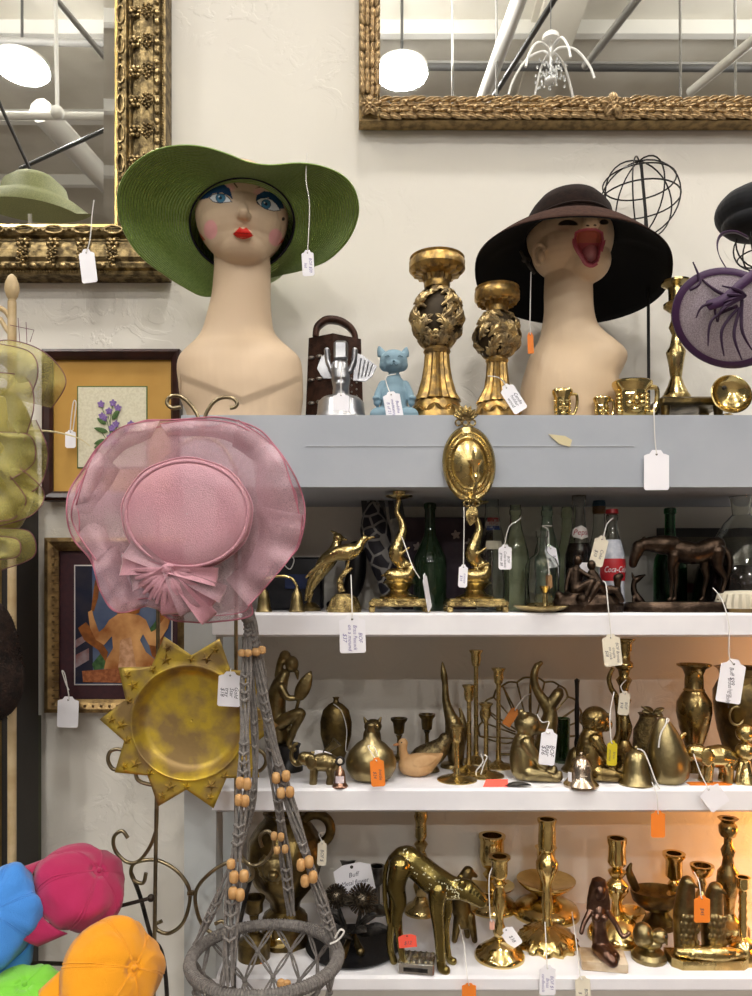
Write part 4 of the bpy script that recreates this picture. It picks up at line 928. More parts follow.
# ---------------- second shelf ----------------
def feetplate(t, w, d, h, m, cut=True):
    a = t.mb(); a.box((0, 0, h*.72), (w, d, h*.5), bev=h*.12)
    for x in (-1, 1):
        for y in (-1, 1): a.box((x*(w/2-3), y*(d/2-3), h*.25), (6, 6, h*.5), bev=1)
    a.box((0, 0, h), (w*.9, d*.9, h*.25), bev=.6)
    return a
# bells
t = T('hand_bells', 'pair of small brass bells joined by a curved handle', 'bell', 283, .06, 2); Z = t.Z
for x in (-19, 14): t.part('bell', t.mb().lathe([(8, 0), (8.5, 1), (7, 4), (6, 12), (5, 18), (2.5, 22), (1.5, 26), (0, 27)], 24, c=(x, 0, 0)), aged)
t.part('handle', t.mb().tube(cr([(-19, 0, 25), (-16, 0, 33), (-4, 0, 36), (8, 0, 34), (14, 0, 26)], 6), 1.3, 8), brass)
t = T('blue_hat_box', 'dark box with a blue patch behind the brass bells', 'box', 292, .22, 2); t.part('box', t.mb().box((0, 0, 26), (62, 30, 52), bev=2), mat('black_box', '121318', .5)); t.part('blue_lid', t.mb().box((6, -16, 28), (22, 2, 14)), mat('blue_card', '16264e', .5))
t.part('ribbon', t.mb().tube(cr([(-2, -17, 53), (-6, -18, 46), (0, -18, 40), (4, -18, 48), (2, -17, 53)], 4), .6, 5), string)
# birds
t = T('crested_bird', 'tall brass crested bird standing behind the peacock figurine', 'figurine', 322, .13, 2); Z = t.Z
a = t.mb(); a.chain([(-14, 0, Z(594), 2.5), (-6, 0, Z(580), 4.5), (3, 0, Z(564), 8.5), (12, 0, Z(553), 7), (15, 0, Z(542), 4.6), (16, 0, Z(538), 5.2)], 16, 3); a.chain([(18, 0, Z(538), 3), (25, 0, Z(540), 1)], 10); a.chain([(14, 0, Z(534), 2.4), (9, 0, Z(531), 1)], 10)
a.chain([(-2, -6, Z(566), 4), (-12, -5, Z(582), 2.5), (-16, -3, Z(600), 1.5)], 10, 3)
a.tube([(-10, 0, Z(592), 2), (-13, 0, Z(602), 2), (-12, 0, 2, 3)], None, 8)
t.part('body', a, brass, vox=.7, smooth=2); t.part('base', t.mb().lathe([(0, 0), (11, 0), (11, 3), (7, 7), (3, 9), (0, 9)], 20, c=(-12, 0, 0)), aged)
t = T('peacock_figurine', 'brass long tailed pheasant perched on a rocky round base', 'figurine', 344, .05, 2); Z = t.Z
a = t.mb(); a.chain([(-34, 0, Z(573), 1.5), (-20, 0, Z(562), 3), (-8, 0, Z(554), 7), (4, 0, Z(552), 8.5), (13, 0, Z(549), 6), (17, 0, Z(543), 3.8), (21, 0, Z(538.5), 3.6)], 18, 4); a.chain([(23, 0, Z(538.5), 2.2), (30, 0, Z(537), .8)], 8); a.chain([(-38, 2, Z(577), 1.2), (-18, 2, Z(560), 3), (0, 3, Z(552), 5)], 10, 3); a.tube([(20, 0, Z(536), .7), (19, 0, Z(532), .5)], None, 6)
t.part('body', a, brass, vox=.6, smooth=2)
a = t.mb(); a.tube([(5, 0, Z(560), 1.6), (3, 0, Z(568), 1.4), (-1, 0, Z(574), 2)], None, 8); a.tube(cr([(-2, 0, Z(592), 4), (-4, 0, Z(582), 3), (-1, 0, Z(575), 2.6), (8, 0, Z(568), 1.4)], 4), None, 8); t.part('branch', a, textbrass)
a = t.mb(); a.lathe([(0, 0), (17, 0), (17.5, 3), (15, 8), (13, 14), (8, 18), (0, 19)], 26, flute=lambda an, j, z: .07*sin(7*an+z)+.04*sin(13*an)); t.part('base', a, textbrass)
tag(352.5, 634, 26, 38, 'white tag with violet handwriting hanging in front of the second shelf below the pheasant', rot=1.5, Y=-.012, hang=[(352, 605, 3), (351, 575, 30)], lines=('BOF', 'Brass Peacock', 'on a mound', '$37'), fs=5.4)
# koi candlesticks
def koi(px, label, top):
    t = T('dolphin_candlestick', label, 'candlestick', px, .06, 2); Z = t.Z
    t.part('base_plate', feetplate(t, 60, 44, 12, None), textbrass)
    t.part('plinth', t.mb().lathe([(0, 12), (19, 12), (20, 15), (12, 18), (9, 22), (13, 27), (17, 29), (13, 32), (0, 33)], 32, sy=.9), brass)
    a = t.mb(); pts = [(-8, 0, 37, 6.5), (-3, 0, 36, 8), (8, 1, 37, 7.5), (11, 3, 45, 5.5), (2, 3, 50, 6.5), (-3, 0, 58, 7.5), (0, -1, 70, 5.5), (4, 0, 82, 4.2), (2, 0, 92, 3.2), (-2, 0, 100, 2.6), (0, 0, Z(top)-14, 2.4)]
    a.chain(pts, 16, 3); a.chain([(-12, 0, 38, 2.5), (-17, 0, 36, 1)], 8); a.chain([(2, -6, 58, 2), (10, -7, 64, 1)], 8, 2)
    for k in range(5): a.ball((2+2.6*k, -4, 44+1.2*k), 1.4, 8)
    t.part('fish_stem', a, brass, vox=.7, smooth=2)
    z = Z(top)
    t.part('drip_pan', t.mb().lathe([(2, z-14), (13, z-11), (14, z-10), (3, z-11)], 28), brass)
    t.part('candle_cup', t.mb().lathe([(3, z-11), (6, z-9), (7, z-2), (8.5, z), (6, z), (5.5, z-6), (0, z-7)], 24), brass)
koi(399, 'brass candlestick with a leaping fish stem on a square footed base', 486)
koi(475, 'matching brass fish candlestick on a square base behind the wall sconce', 492)
tag(427, 592, 13, 40, 'white tag seen nearly edge on leaning between the fish candlesticks', rot=28, Y=-.004, hang=[(412, 565), (403, 540, 20), (400, 536, 26)], tilt=68)
# glass bottles
def glass(name, col, rough=.04, tr=1): return mat(name, col, rough, 0, trans=tr, ior=1.45)
BT = [(11, 0), (12, 1.5), (12.6, 5), (12.2, 12), (11.3, 22), (11.2, 30), (12.4, 42), (12.6, 52), (11.6, 62), (9, 74), (6.4, 84), (5.2, 92), (4.8, 99), (5.6, 100), (5.8, 105), (5, 106), (5, 110)]
def bottle(px, Y, top, prof, m, label, name='glass_bottle', sx=1, sy=1, cap=None, liquid=None, neck=None):
    t = T(name, label, 'bottle', px, Y, 2); H = t.b-top; h0 = prof[-1][1]; k = H/h0
    pf = [(r*k*1.12*sx, z*k) for r, z in prof]; n = 32
    inner = [(max(.4, r-.9), max(1.5, z)) for r, z in pf][::-1]
    o = t.part('glass', t.mb().lathe([(0, 0)]+pf+inner+[(0, 1.5)], n), m)
    if liquid:
        lm, lz = liquid; q = [(max(.3, r-1.0), z+1) for r, z in pf if z < H*lz]; t.part('drink', t.mb().lathe([(0, 1.8)]+q+[(0, q[-1][1]+.2)], n), lm)
    if cap: t.part('cap', t.mb().lathe([(pf[-1][0]*1.1, H-3), (pf[-1][0]*1.25, H-2.6), (pf[-1][0]*1.15, H+1.6), (0, H+2.4)], 24, flute=lambda a_, j, z: .05*cos(18*a_) if j < 2 else 0), cap)
    t.pf = pf; t.H = H; return t
def rad(t, z):
    p = t.pf
    for (r0, z0), (r1, z1) in zip(p, p[1:]):
        if z0 <= z <= z1: return r0+(r1-r0)*(z-z0)/max(1e-6, z1-z0)
    return p[-1][0]
def wraplabel(t, name, z0, z1, half, m, lab=None, a0=0, rows=6, ell=False):
    a = t.mb(); R = []
    for j in range(rows+1):
        f = j/rows; z = z0+(z1-z0)*f; hh = half*(sqrt(max(0, 1-(2*f-1)**2)) if ell else 1); hh = max(hh, .02)
        R.append([((rad(t, z)+.35)*sin(a0+hh*q/8), -(rad(t, z)+.35)*cos(a0+hh*q/8), z) for q in range(-8, 9)])
    a.grid(R); return t.part(name, a, m, label=lab)
def wraptext(t, txt, z, size, m, a0=0, squeeze=1, shear=.2, off=.6):
    a = t.mb(); r = rad(t, z); add_text(a, txt, (0, z), size, 0, squeeze=squeeze, shear=shear, wrap=lambda X, Z_: ((rad(t, Z_)+off)*sin(a0+X/r), -(rad(t, Z_)+off)*cos(a0+X/r), Z_)); return t.part('lettering', a, m)
gg = glass('pale_green_glass', (.9, .97, .82)); gclear = glass('clear_glass', (.92, .95, .92)); gdk = glass('dark_green_glass', (.06, .16, .06)); gblk = glass('black_green_glass', (.02, .045, .02), .05, .5); gem = glass('emerald_glass', (.04, .3, .1)); gg2 = glass('sea_green_glass', (.78, .92, .84))
coke = mat('cola', (.02, .006, .004), .1); redcap = mat('red_cap', 'a3262a', .35); browncap = mat('brown_cap', '3a2a26', .4)
STR = [(11, 0), (12, 2), (12, 40), (11.5, 52), (9, 62), (6.5, 74), (5.4, 84), (5, 98), (5.8, 99), (5.8, 106), (5, 110)]
WINE = [(15, 0), (16, 2), (16, 48), (15, 58), (10, 70), (6, 80), (5, 90), (5, 108), (6, 109), (6, 114), (5, 115)]
t = bottle(430, .15, 503, WINE, gblk, 'nearly black tall bottle behind the first fish candlestick', name='wine_bottle')
t = bottle(492, .18, 482, STR, gclear, 'tall clear soda bottle with a faded red and blue cola badge'); z = t.Z(524)
wraplabel(t, 'badge', z-7, z+6, 1.0, mat('badge_white', 'b7b2b0', .5), ell=True); wraplabel(t, 'badge_top', z+1.5, z+5.8, .72, mat('badge_red', '93323a', .5)); wraplabel(t, 'badge_bottom', z-6.6, z-2.5, .72, mat('badge_blue', '2f4377', .5)); wraptext(t, 'PEPSI', z-.6, 4.2, mat('badge_red2', '93323a', .5), squeeze=.9, shear=0); zl = t.Z(546); wraplabel(t, 'price_sticker', zl-4, zl+4.5, .6, paper2)
t = bottle(515.5, .09, 505, BT, gg, 'pale green glass bottle with a long white tag round its neck')
tag(505, 557, 13, 25, 'white tag with handwriting tied to the pale green bottle', rot=0, Y=.035, hang=[(505, 543), (509, 527), (517, 521, 3), (521, 518, 10)], lines=('BOF', 'Coke bottle', 'green $8'), fs=3.6, ink=penb)
t = bottle(547, .13, 506, BT, gg2, 'bluish green glass bottle behind the small clear bottle')
tag(552, 557, 11, 22, 'white tag tied to the bluish green bottle behind the small clear one', rot=10, Y=.075, hang=[(549, 545), (548, 530), (542, 526), (552, 526, 6)], lines=('BOF', '$8'), fs=3.6, ink=penb)
t = bottle(567, .2, 507, STR, gg, 'pale green glass bottle at the back behind the dark cola bottle')
PILL = [(13, 0), (13.5, 2), (13.5, 40), (11, 47), (5, 52), (4, 55), (4, 66), (5, 67), (5, 72)]
t = bottle(542, .06, 531, PILL, gclear, 'small clear square shouldered medicine bottle')
t = bottle(579, .12, 493, STR, glass('clear_glass_b', (.8, .8, .78)), 'full dark cola bottle with a white oval badge', cap=browncap, liquid=(coke, .62)); z = t.Z(533)
wraplabel(t, 'badge', z-7, z+7, 1.15, mat('badge_white_b', 'd8d2cd', .5), ell=True); wraptext(t, 'Pepsi', z, 8, mat('badge_red3', '9e2433', .5), squeeze=.92); zl = t.Z(569); wraplabel(t, 'price_sticker', zl-6, zl+6, .55, paper)
t = bottle(599, .2, 500, STR, gclear, 'clear bottle with a blue funnel shaped stopper at the back'); t.part('stopper', t.mb().lathe([(5, t.H-8), (6, t.H-6), (5, t.H), (4, t.H+3), (8, t.H+12), (7, t.H+12), (3, t.H+4), (0, t.H+4)], 24), mat('blue_plastic', '33566f', .5)); t.part('neck_band', t.mb().lathe([(5.8, t.H-14), (6.4, t.H-12), (6.4, t.H-8), (5.6, t.H-6)], 24), mat('amber_band', '6e4d24', .5))
t = bottle(612, .09, 511, BT, glass('clear_glass_c', (.78, .8, .78)), 'contour cola bottle wrapped in white with a red script band', cap=redcap)
bw = mat('bottle_wrap', 'a9adb8', .35, col2='c4c6cc', ns=60)
z1 = t.Z(540); R = t.mb(); R.lathe([(rad(t, z)+.25, z) for z in [2+(z1-2)*k/20 for k in range(21)]], 32); R.f = R.f[:-2]; R.m = R.m[:-2]; t.part('shrink_wrap', R, bw, label='white printed shrink wrap')
z = t.Z(570); wraplabel(t, 'red_band', z-11, z+11, 1.35, mat('script_red', 'a8282e', .4), rows=8); wraptext(t, 'Coca-Cola', z, 8.5, mat('script_white', 'd9d9dc', .4), squeeze=.62, shear=.35, off=.9)
t = bottle(670, .16, 508, WINE, gem, 'emerald green glass bottle behind the bronze horse', name='wine_bottle'); z = t.Z(548); wraplabel(t, 'price_sticker', z-7, z+8, .5, mat('dim_sticker', '9fa78f', .6))
# chamberstick
t = T('chamber_candlestick', 'small brass chamberstick with a wide saucer in front of the bottles', 'candlestick', 541, .035, 2)
t.part('saucer', t.mb().lathe([(0, 0), (12, 0), (22, 3), (27, 6), (27.5, 7), (20, 4.6), (10, 2.4), (0, 2.4)], 36), brass)
t.part('stem', t.mb().lathe([(4, 2), (3, 5), (2.6, 12), (2.6, 20)], 20, c=(4, 0, 0)), brass); t.part('candle_cup', t.mb().lathe([(2.6, 19), (3.6, 20), (5.6, 26), (5, 26.4), (3.4, 24), (0, 22)], 20, c=(4, 0, 0)), brass)
tag(549, 581, 6.5, 15, 'small brown paper tag hanging in the small clear bottle group', rot=3, Y=.03, m=mat('kraft_tag', '8a6a48', .7), hang=[(549, 572), (548, 560)])
# bronze couple
t = T('couple_sculpture', 'bronze sculpture of a couple reclining on a rock', 'sculpture', 588, .045, 2); Z = t.Z
a = t.mb(); a.loft([(0, 0, 0, 35, 17), (0, 0, 8, 36, 18), (-1, 0, 15, 32, 15), (2, 0, 22, 22, 10), (2, 1, 26, 10, 6)], 32)
random.seed(4)
for k in range(26): an = random.random()*6.3; a.ball((33*cos(an)*random.uniform(.6, 1), 16*sin(an)*random.uniform(.6, 1), random.uniform(2, 17)), random.uniform(3, 6), 10)
t.part('rock', a, bronze, vox=.9, smooth=2)
a = t.mb(); a.chain([(-14, -4, 22, 6.5), (-14, -3, 32, 6), (-13, -2, 42, 5.6)], 14, 2); a.ball((-11, -3, 52), (4.6, 4.8, 5.6), 14); a.chain([(-13, -2, 44, 3), (-11, -2, 50, 2.6)], 8)
a.chain([(-18, -3, 42, 3), (-22, -6, 32, 2.4), (-24, -8, 22, 2)], 10, 2); a.chain([(-9, -5, 41, 2.8), (-2, -8, 36, 2.2), (4, -9, 33, 2)], 10, 2)
a.chain([(-12, -7, 22, 5), (0, -12, 30, 4), (-6, -13, 16, 3), (-10, -14, 8, 2)], 12, 2)
t.part('seated_figure', a, bronze, vox=.65, smooth=2)
a = t.mb(); a.chain([(10, -6, 24, 6), (6, -5, 32, 5.6), (3, -4, 38, 5)], 14, 2); a.ball((2, -5, 47), (4.4, 4.6, 5.2), 14); a.chain([(13, -9, 22, 5), (6, -14, 28, 4), (-3, -15, 12, 2.6), (-8, -16, 6, 2)], 12, 2); a.chain([(16, -8, 22, 5), (24, -10, 22, 4), (30, -11, 12, 3)], 12, 2)
t.part('reclining_figure', a, bronze, vox=.65, smooth=2)
a = t.mb(); a.chain([(28, -8, 12, 4), (27, -8, 26, 3), (27, -8, 34, 4.5), (30, -8, 36, 3)], 12, 2); t.part('stump', a, bronze, vox=.7, smooth=1)
tag(612, 650, 18, 32, 'white handwritten tag hanging from the shelf edge below the bronze couple', rot=6, Y=-.012, m=paper2, hang=[(611, 634), (608, 605, 2), (606, 585, 12), (603, 581, 18)], lines=('BOF Bronze', 'couple', 'on rock', '$28'), fs=4, ink=penb)
tag(599, 551, 14, 31, 'aged white tag tied to the cola bottles behind the bronze couple', rot=-14, Y=.04, m=paper2, hang=[(604, 535), (607, 524, 4), (613, 518, 8)], lines=('Coke', '$10'), fs=4.5, ink=penb)
# horse
t = T('horse_sculpture', 'dark bronze horse standing with lowered head on a long oval base', 'sculpture', 685, .06, 2); Z = t.Z
t.part('base', t.mb().lathe([(0, 0), (60, 0), (61, 2), (59, 8), (56, 10), (0, 11)], 48, c=(-2, 0, 0), sy=.34), bronze)
a = t.mb()
a.chain([(-13, 0, Z(548), 9), (0, 0, Z(552), 11.5), (12, 0, Z(553), 11), (25, 0, Z(548), 10.5), (32, 0, Z(545), 8)], 20, 3)
a.chain([(-12, 0, Z(545), 9), (-22, 0, Z(545), 10), (-34, 0, Z(544), 7.8), (-43, 0, Z(545), 6.2)], 16, 3); a.chain([(-46, 0, Z(547), 7), (-50, 0, Z(556), 5.6), (-52, 0, Z(564), 4.2)], 14, 2); a.chain([(-43, -2, Z(541), 1.5), (-41, -2, Z(537), .8)], 8); a.chain([(-43, 2, Z(541), 1.5), (-41, 2, Z(537), .8)], 8)
for (x, y, dx) in ((-13, -5, -2), (-8, 5, 1)): a.chain([(x, y, Z(556), 6), (x-1+dx, y, Z(568), 3.6), (x+dx, y, Z(580), 2.3), (x-1+dx, y, Z(590), 1.7), (x-1+dx, y, 13, 1.7), (x-3+dx, y, 12, 2.4)], 12, 2)
for (x, y, dx) in ((30, -5, 4), (24, 5, -4)): a.chain([(x, y, Z(552), 8), (x-1+dx*.3, y, Z(566), 5), (x+4+dx, y, Z(578), 2.8), (x+1+dx, y, Z(590), 1.9), (x+dx, y, 13, 1.8), (x-2+dx, y, 12, 2.5)], 12, 2)
t.part('horse', a, bronze, vox=.7, smooth=3)
t.part('tail', t.mb().chain([(39, 0, Z(548), 2.5), (44, 0, Z(558), 3.5), (44, 0, Z(570), 3), (41, 0, Z(582), 1)], 12, 3), bronze)
t = T('fox_figurine', 'small dark bronze fox figurine looking up at the horse head', 'figurine', 637, .1, 2); Z = t.Z
a = t.mb(); a.chain([(6, 0, 5, 5), (1, 0, 12, 4.6), (-3, 0, 20, 3.2), (-3, 0, Z(583), 2.8), (0, 0, Z(579), 3.4), (8, 0, Z(575), 1)], 12, 3); a.chain([(-4, 0, Z(577), 1.5), (-5, 0, Z(573), .8)], 8); a.chain([(5, 0, 4, 3), (14, 0, 2.5, 1.5)], 8); a.chain([(-4, -2, 14, 1.8), (-5, -3, 1.5, 1.6)], 8); t.one(a, bronze, vox=.6, smooth=2)
tag(731, 681, 25, 44, 'large white handwritten tag hanging below the second shelf at the right edge', rot=-9, Y=-.012, hang=[(729, 655), (729, 625, 0), (722, 600, 10), (713, 588, 30)], lines=('Buff $99', 'Bronze horse', '~ sculpt ~'), fs=6, ink=penb, trot=-78)
# things behind
t = T('black_tray', 'black framed tray standing at the back of the second shelf', 'tray', 700, .27, 2); a = t.mb(); H = t.Z(528); a.prism([(-42, 0), (80, 0), (80, H), (-42, H)], 0, 4); t.part('frame', a, mat('black_lacquer', '0b0a0a', .4)); a = t.mb(); a.prism([(-34, 4), (76, 4), (76, H-9), (-34, H-9)], -.6, 0); t.part('panel', a, mat('dim_panel', '4e4838', .6, col2='3d3a2c', ns=20))
t = T('playing_card_box', 'flat boxed item with a red strip leaning behind the horse', 'box', 712, .2, 2); a = t.mb(); H = t.Z(548); a.prism([(-44, 0), (20, 0), (20, H), (-44, H-10)], 0, 5); t.part('box', a, mat('faded_card', '5b5244', .6, col2='463e33', ns=30)); t.part('red_strip', t.mb().box((-5, -.6, 22), (44, 1.2, 9)), mat('dull_red', '5a1c1c', .6)); t.part('dark_picture', t.mb().box((4, -.6, H*.66), (26, 1.2, H*.42)), mat('dull_brown', '2a1a16', .6))
t = bottle(741, .12, 497, [(6, 0), (28, 0), (29, 3), (25, 30), (10, 60), (5, 66), (6, 76), (7, 78)], gclear, 'clear flared glass decanter partly out of frame at the right', name='glass_decanter', liquid=(mat('dark_drink', '1b110b', .2), .5))
t = T('scalloped_jar', 'cream scalloped lid lying at the right end of the second shelf', 'lid', 744, .05, 2); a = t.mb(); a.lathe([(0, 4), (26, 4), (26, 6), (27, 8), (24, 18), (18, 21), (0, 22)], 48, flute=lambda an, j, z: .04*cos(24*an)); t.part('lid', a, mat('cream_lid', 'cfc6b0', .5)); t.part('jar', t.mb().lathe([(0, 0), (22, 0), (24, 4), (0, 4)], 36), mat('amber_jar', '7d6538', .3))
# giraffe item, flowery panel
gm = mat('giraffe_print', '15141c', .5); nt = gm.node_tree; v = nt.nodes.new('ShaderNodeTexVoronoi'); v.feature = 'DISTANCE_TO_EDGE'; v.inputs['Scale'].default_value = 38; tc = nt.nodes.new('ShaderNodeTexCoord'); nt.links.new(tc.outputs['Object'], v.inputs['Vector'])
mr = nt.nodes.new('ShaderNodeMapRange'); mr.inputs[1].default_value = .07; mr.inputs[2].default_value = .1; nt.links.new(v.outputs['Distance'], mr.inputs[0]); mx = nt.nodes.new('ShaderNodeMix'); mx.data_type = 'RGBA'; mx.inputs[6].default_value = (.22, .21, .2, 1); mx.inputs[7].default_value = (.012, .011, .018, 1); nt.links.new(mr.outputs[0], mx.inputs[0]); nt.links.new(mx.outputs[2], nt.nodes['Principled BSDF'].inputs['Base Color'])
t = T('giraffe_print_shoe', 'giraffe patterned high heeled shoe shaped holder behind the fish candlestick', 'shoe', 385, .2, 2); Z = t.Z
a = t.mb(); a.chain([(-12, 0, Z(510), 9), (-10, 0, Z(530), 15), (-6, 0, Z(550), 14), (2, 0, Z(575), 12), (8, 0, Z(595), 11), (12, 0, 6, 6)], 20, 3); t.part('upper', a, gm, vox=1, smooth=3)
for k in range(5): t.part('prong', t.mb().prism([(-22+k*9, Z(520)), (-25+k*9, Z(489+2*k)), (-20+k*9, Z(486+2*k)), (-16+k*9, Z(518))], -2, 0), MATS.get('black_plastic') or mat('black_plastic', '0d0d12', .35))
t = T('black_shoe', 'black pointed item lying in the shade behind the pheasant', 'shoe', 348, .22, 2); a = t.mb(); a.chain([(-18, 0, 5, 4), (-4, 0, 10, 8), (6, 0, 26, 10), (8, 0, 52, 11), (8, 0, 60, 9)], 16, 3); t.one(a, mat('black_leather', '0e0d10', .35), vox=1, smooth=3)
t = T('flowered_box', 'dark purple box printed with pale flowers behind the black bottle', 'box', 447, .25, 2); H = t.Z(518); t.part('box', t.mb().box((0, 0, H/2), (90, 16, H), bev=1), mat('plum_board', '2f2230', .6, col2='3b2a33', ns=20))
a = t.mb(); random.seed(11)
for (x, z) in ((22, 66), (34, 58), (28, 40), (38, 32), (8, 74), (-30, 62), (-36, 30), (34, 78), (20, 14), (-20, 20), (40, 12)):
    for k in range(5): an = k*1.257+x; a.leaf((x, -8.3, z), (5*cos(an), 0, 5*sin(an)), 1.8, bulge=.05, n=3)
t.part('printed_flowers', a, mat('pale_flowers', '9a8b86', .6))
# sconce on the fascia
t = T('wall_sconce', 'oval brass wall sconce with a candle cup hanging on the grey board', 'sconce', 468, -.012, py=520); Z = lambda p: t.Z(p)
R_ = Matrix.Rotation(radians(-5), 3, 'Y')
def ov(r, cx=1.5, cy=None): return 0
a = t.mb(); rows = []
for (k, y) in ((1.0, 2), (1.0, -1), (.94, -3), (.86, -2), (.8, -4), (.74, -3), (.68, -4.5), (.6, -2), (.5, -3.5), (.3, -6), (.02, -7)):
    rows.append([R_ @ Vector((26.5*k*cos(2*pi*i/56), y, 38*k*sin(2*pi*i/56))) + Vector((1, 0, Z(464))) for i in range(56)])
a.grid(rows, cu=True); t.part('back_plate', a, brass, sharp=60)
a = t.mb()
for i in range(64): an = 2*pi*i/64; a.ball(R_ @ Vector((19.5*cos(an), -4.6, 28.5*sin(an))) + Vector((1, 0, Z(464))), .8, 6)
t.part('beading', a, brass)
a = t.mb(); c = R_ @ Vector((0, -2, 44)) + Vector((1, 0, Z(464)))
for k in range(7): an = pi*(.12+k*.126); a.leaf(c, (14*cos(an), 0, 15*sin(an)), 3.2, bulge=.2)
for x in (-7, 0, 7): a.tube([c+Vector((x+3*cos(q), 0, -3+3*sin(q))) for q in [j*pi/6 for j in range(12)]], 1, 6, closed=True)
t.part('palmette', a, textbrass); a = t.mb(); c2 = R_ @ Vector((0, -2, -42)) + Vector((1, 0, Z(464))); a.leaf(c2, (-2.5, 0, -20), 7, bulge=.15)
for x in (-6, 3): a.tube([c2+Vector((x+3*cos(q), 0, 2+3*sin(q))) for q in [j*pi/6 for j in range(12)]], 1.1, 6, closed=True)
t.part('leaf_drop', a, textbrass)
t.part('arm', t.mb().tube(cr([(1, -4, Z(494)), (3, -12, Z(500)), (4, -18, Z(494)), (5, -19, Z(484))], 5), 1.8, 8), brass)
t.part('candle_cup', t.mb().lathe([(2, Z(484)), (5.6, Z(480)), (3, Z(476)), (4, Z(470)), (8, Z(464)), (7, Z(464)), (3, Z(469)), (0, Z(470))], 24, c=(5, -19, 0)), polished)
t.part('candle_spike', t.mb().tube([(3, -18, Z(470), 2.2), (3, -18, Z(458), 1.6), (3, -18, Z(451), .4)], None, 8), brass)
tag(463, 576, 9, 23, 'narrow white tag hanging on a long string from the brass sconce', rot=-3, Y=-.016, hang=[(463.5, 560), (464, 530), (464, 507)], lines=('sconce', '$14'), fs=3.6)
# ---------------- third shelf ----------------
B3 = lambda py: Yb(3, py+4)
olb = mat('olive_brass', (.36, .29, .14), .3, 1, (.22, .17, .085), 30, rough2=.42, bump=.25, bs=110)
spkl = mat('speckled_brass', (.34, .25, .1), .2, 1, (.18, .125, .05), 40, rough2=.35, bump=.2, bs=70)
t = T('seated_figurine', 'brass bearded figure seated with crossed leg holding a paddle shaped fan on a dark post', 'figurine', 288, B3(766), 3); Z = t.Z
t.part('post', t.mb().lathe([(0, 0), (15, 0), (15, 3), (12, 7), (11, 22), (13, 26), (0, 27)], 28), mat('black_wood', '151210', .35))
a = t.mb(); a.chain([(-8, 0, Z(738), 8), (-12, 1, Z(722), 10), (-12, 1, Z(700), 10), (-8, 0, Z(684), 8), (-3, 0, Z(674), 5)], 20, 3); a.ball((4, -1, Z(664)), (7, 7, 8.5), 18); a.chain([(9, -2, Z(672), 2.6), (10, -2, Z(679), 1)], 10)
a.chain([(-3, 1, Z(656), 6), (-8, 2, Z(664), 4), (-10, 2, Z(676), 4)], 12, 3)
a.chain([(-6, -6, Z(686), 4.5), (0, -8, Z(696), 3.6), (8, -8, Z(697), 2.8)], 12, 3); a.chain([(8, -8, Z(697), 2.6), (14, -8, Z(690), 2)], 10)
a.chain([(-6, -6, Z(722), 7), (6, -9, Z(714), 6), (14, -10, Z(712), 5), (8, -10, Z(726), 3.8), (2, -10, Z(742), 3), (8, -12, Z(747), 2.4)], 14, 3)
a.chain([(-6, 4, Z(730), 6), (4, 4, Z(732), 4.5), (0, 2, Z(744), 3.5), (-2, 0, Z(752), 4)], 12, 3)
t.part('body', a, aged, vox=.75, smooth=2)
a = t.mb(); a.chain([(7, -10, Z(716), 1.2), (12, -10, Z(698), 1.4)], 8); a.leaf((10, -10, Z(700)), (14, 0, 30), 8, bulge=.06, n=8); t.part('fan', a, aged, solid=.002)
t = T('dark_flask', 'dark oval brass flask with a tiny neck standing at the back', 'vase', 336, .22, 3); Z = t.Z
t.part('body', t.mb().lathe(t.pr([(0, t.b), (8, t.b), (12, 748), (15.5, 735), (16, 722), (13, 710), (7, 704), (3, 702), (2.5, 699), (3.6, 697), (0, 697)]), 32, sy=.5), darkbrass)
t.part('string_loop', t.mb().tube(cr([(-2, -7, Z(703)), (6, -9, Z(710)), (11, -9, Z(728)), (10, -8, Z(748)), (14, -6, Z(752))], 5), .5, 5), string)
def elephant(px, Y, k, m, label, flip=1, trunk=1):
    t = T('elephant_figurine', label, 'figurine', px, Y, 3); a = t.mb(); f = flip
    q = lambda x, y, z, r: (f*x*k, y*k, z*k, r*k)
    a.chain([q(-4, 0, 22, 9), q(6, 0, 23, 10.5), q(14, 0, 21, 9)], 20, 2); a.chain([q(-12, 0, 26, 8), q(-16, 0, 27, 7.4)], 16)
    a.chain([q(-19, 0, 24, 4.6), q(-24, 0, 21, 3.6), q(-29, 0, 25, 2.8), q(-30, 0, 33, 2.3), q(-27, 0, 41, 1.9), q(-24, 0, 43, 1.7)], 12, 3)
    for s_ in (-1, 1):
        a.ball((f*-8*k, s_*9.4*k, 24.5*k), (6*k, 1.6*k, 8.5*k), 12); a.chain([q(-5, s_*5, 16, 4.6), q(-6, s_*5, 3, 4), q(-6, s_*5, 1.5, 4.4)], 12); a.chain([q(12, s_*5, 16, 5), q(13, s_*5, 8, 4), q(12, s_*5, 1.5, 4.4)], 12); a.chain([q(-19, s_*3, 21, 1.3), q(-25, s_*3.4, 19, .7)], 8)
    a.chain([q(22, 0, 22, 1.2), q(25, 0, 12, .9)], 8, 0)
    t.one(a, m, vox=.6, smooth=2)
elephant(319, B3(779), .92, aged, 'small brass elephant with raised trunk standing at the left of the third shelf')
t = T('brass_horn', 'little brass horn shaped piece leaning behind the small elephant', 'ornament', 331, .14, 3); t.one(t.mb().tube(cr([(-11, 0, 8, 3), (-5, 0, 18, 3), (3, 0, 25, 4), (6, 0, 28, 6)], 4), None, 14), aged)
tag(323, 754, 17, 6, 'small folded white slip lying on the back of the small elephant', rot=-12, Y=.04, scal=False)
t = T('souvenir_bell', 'tiny copper souvenir bell with a white label and a ring on top', 'bell', 340, B3(783), 3); Z = t.Z
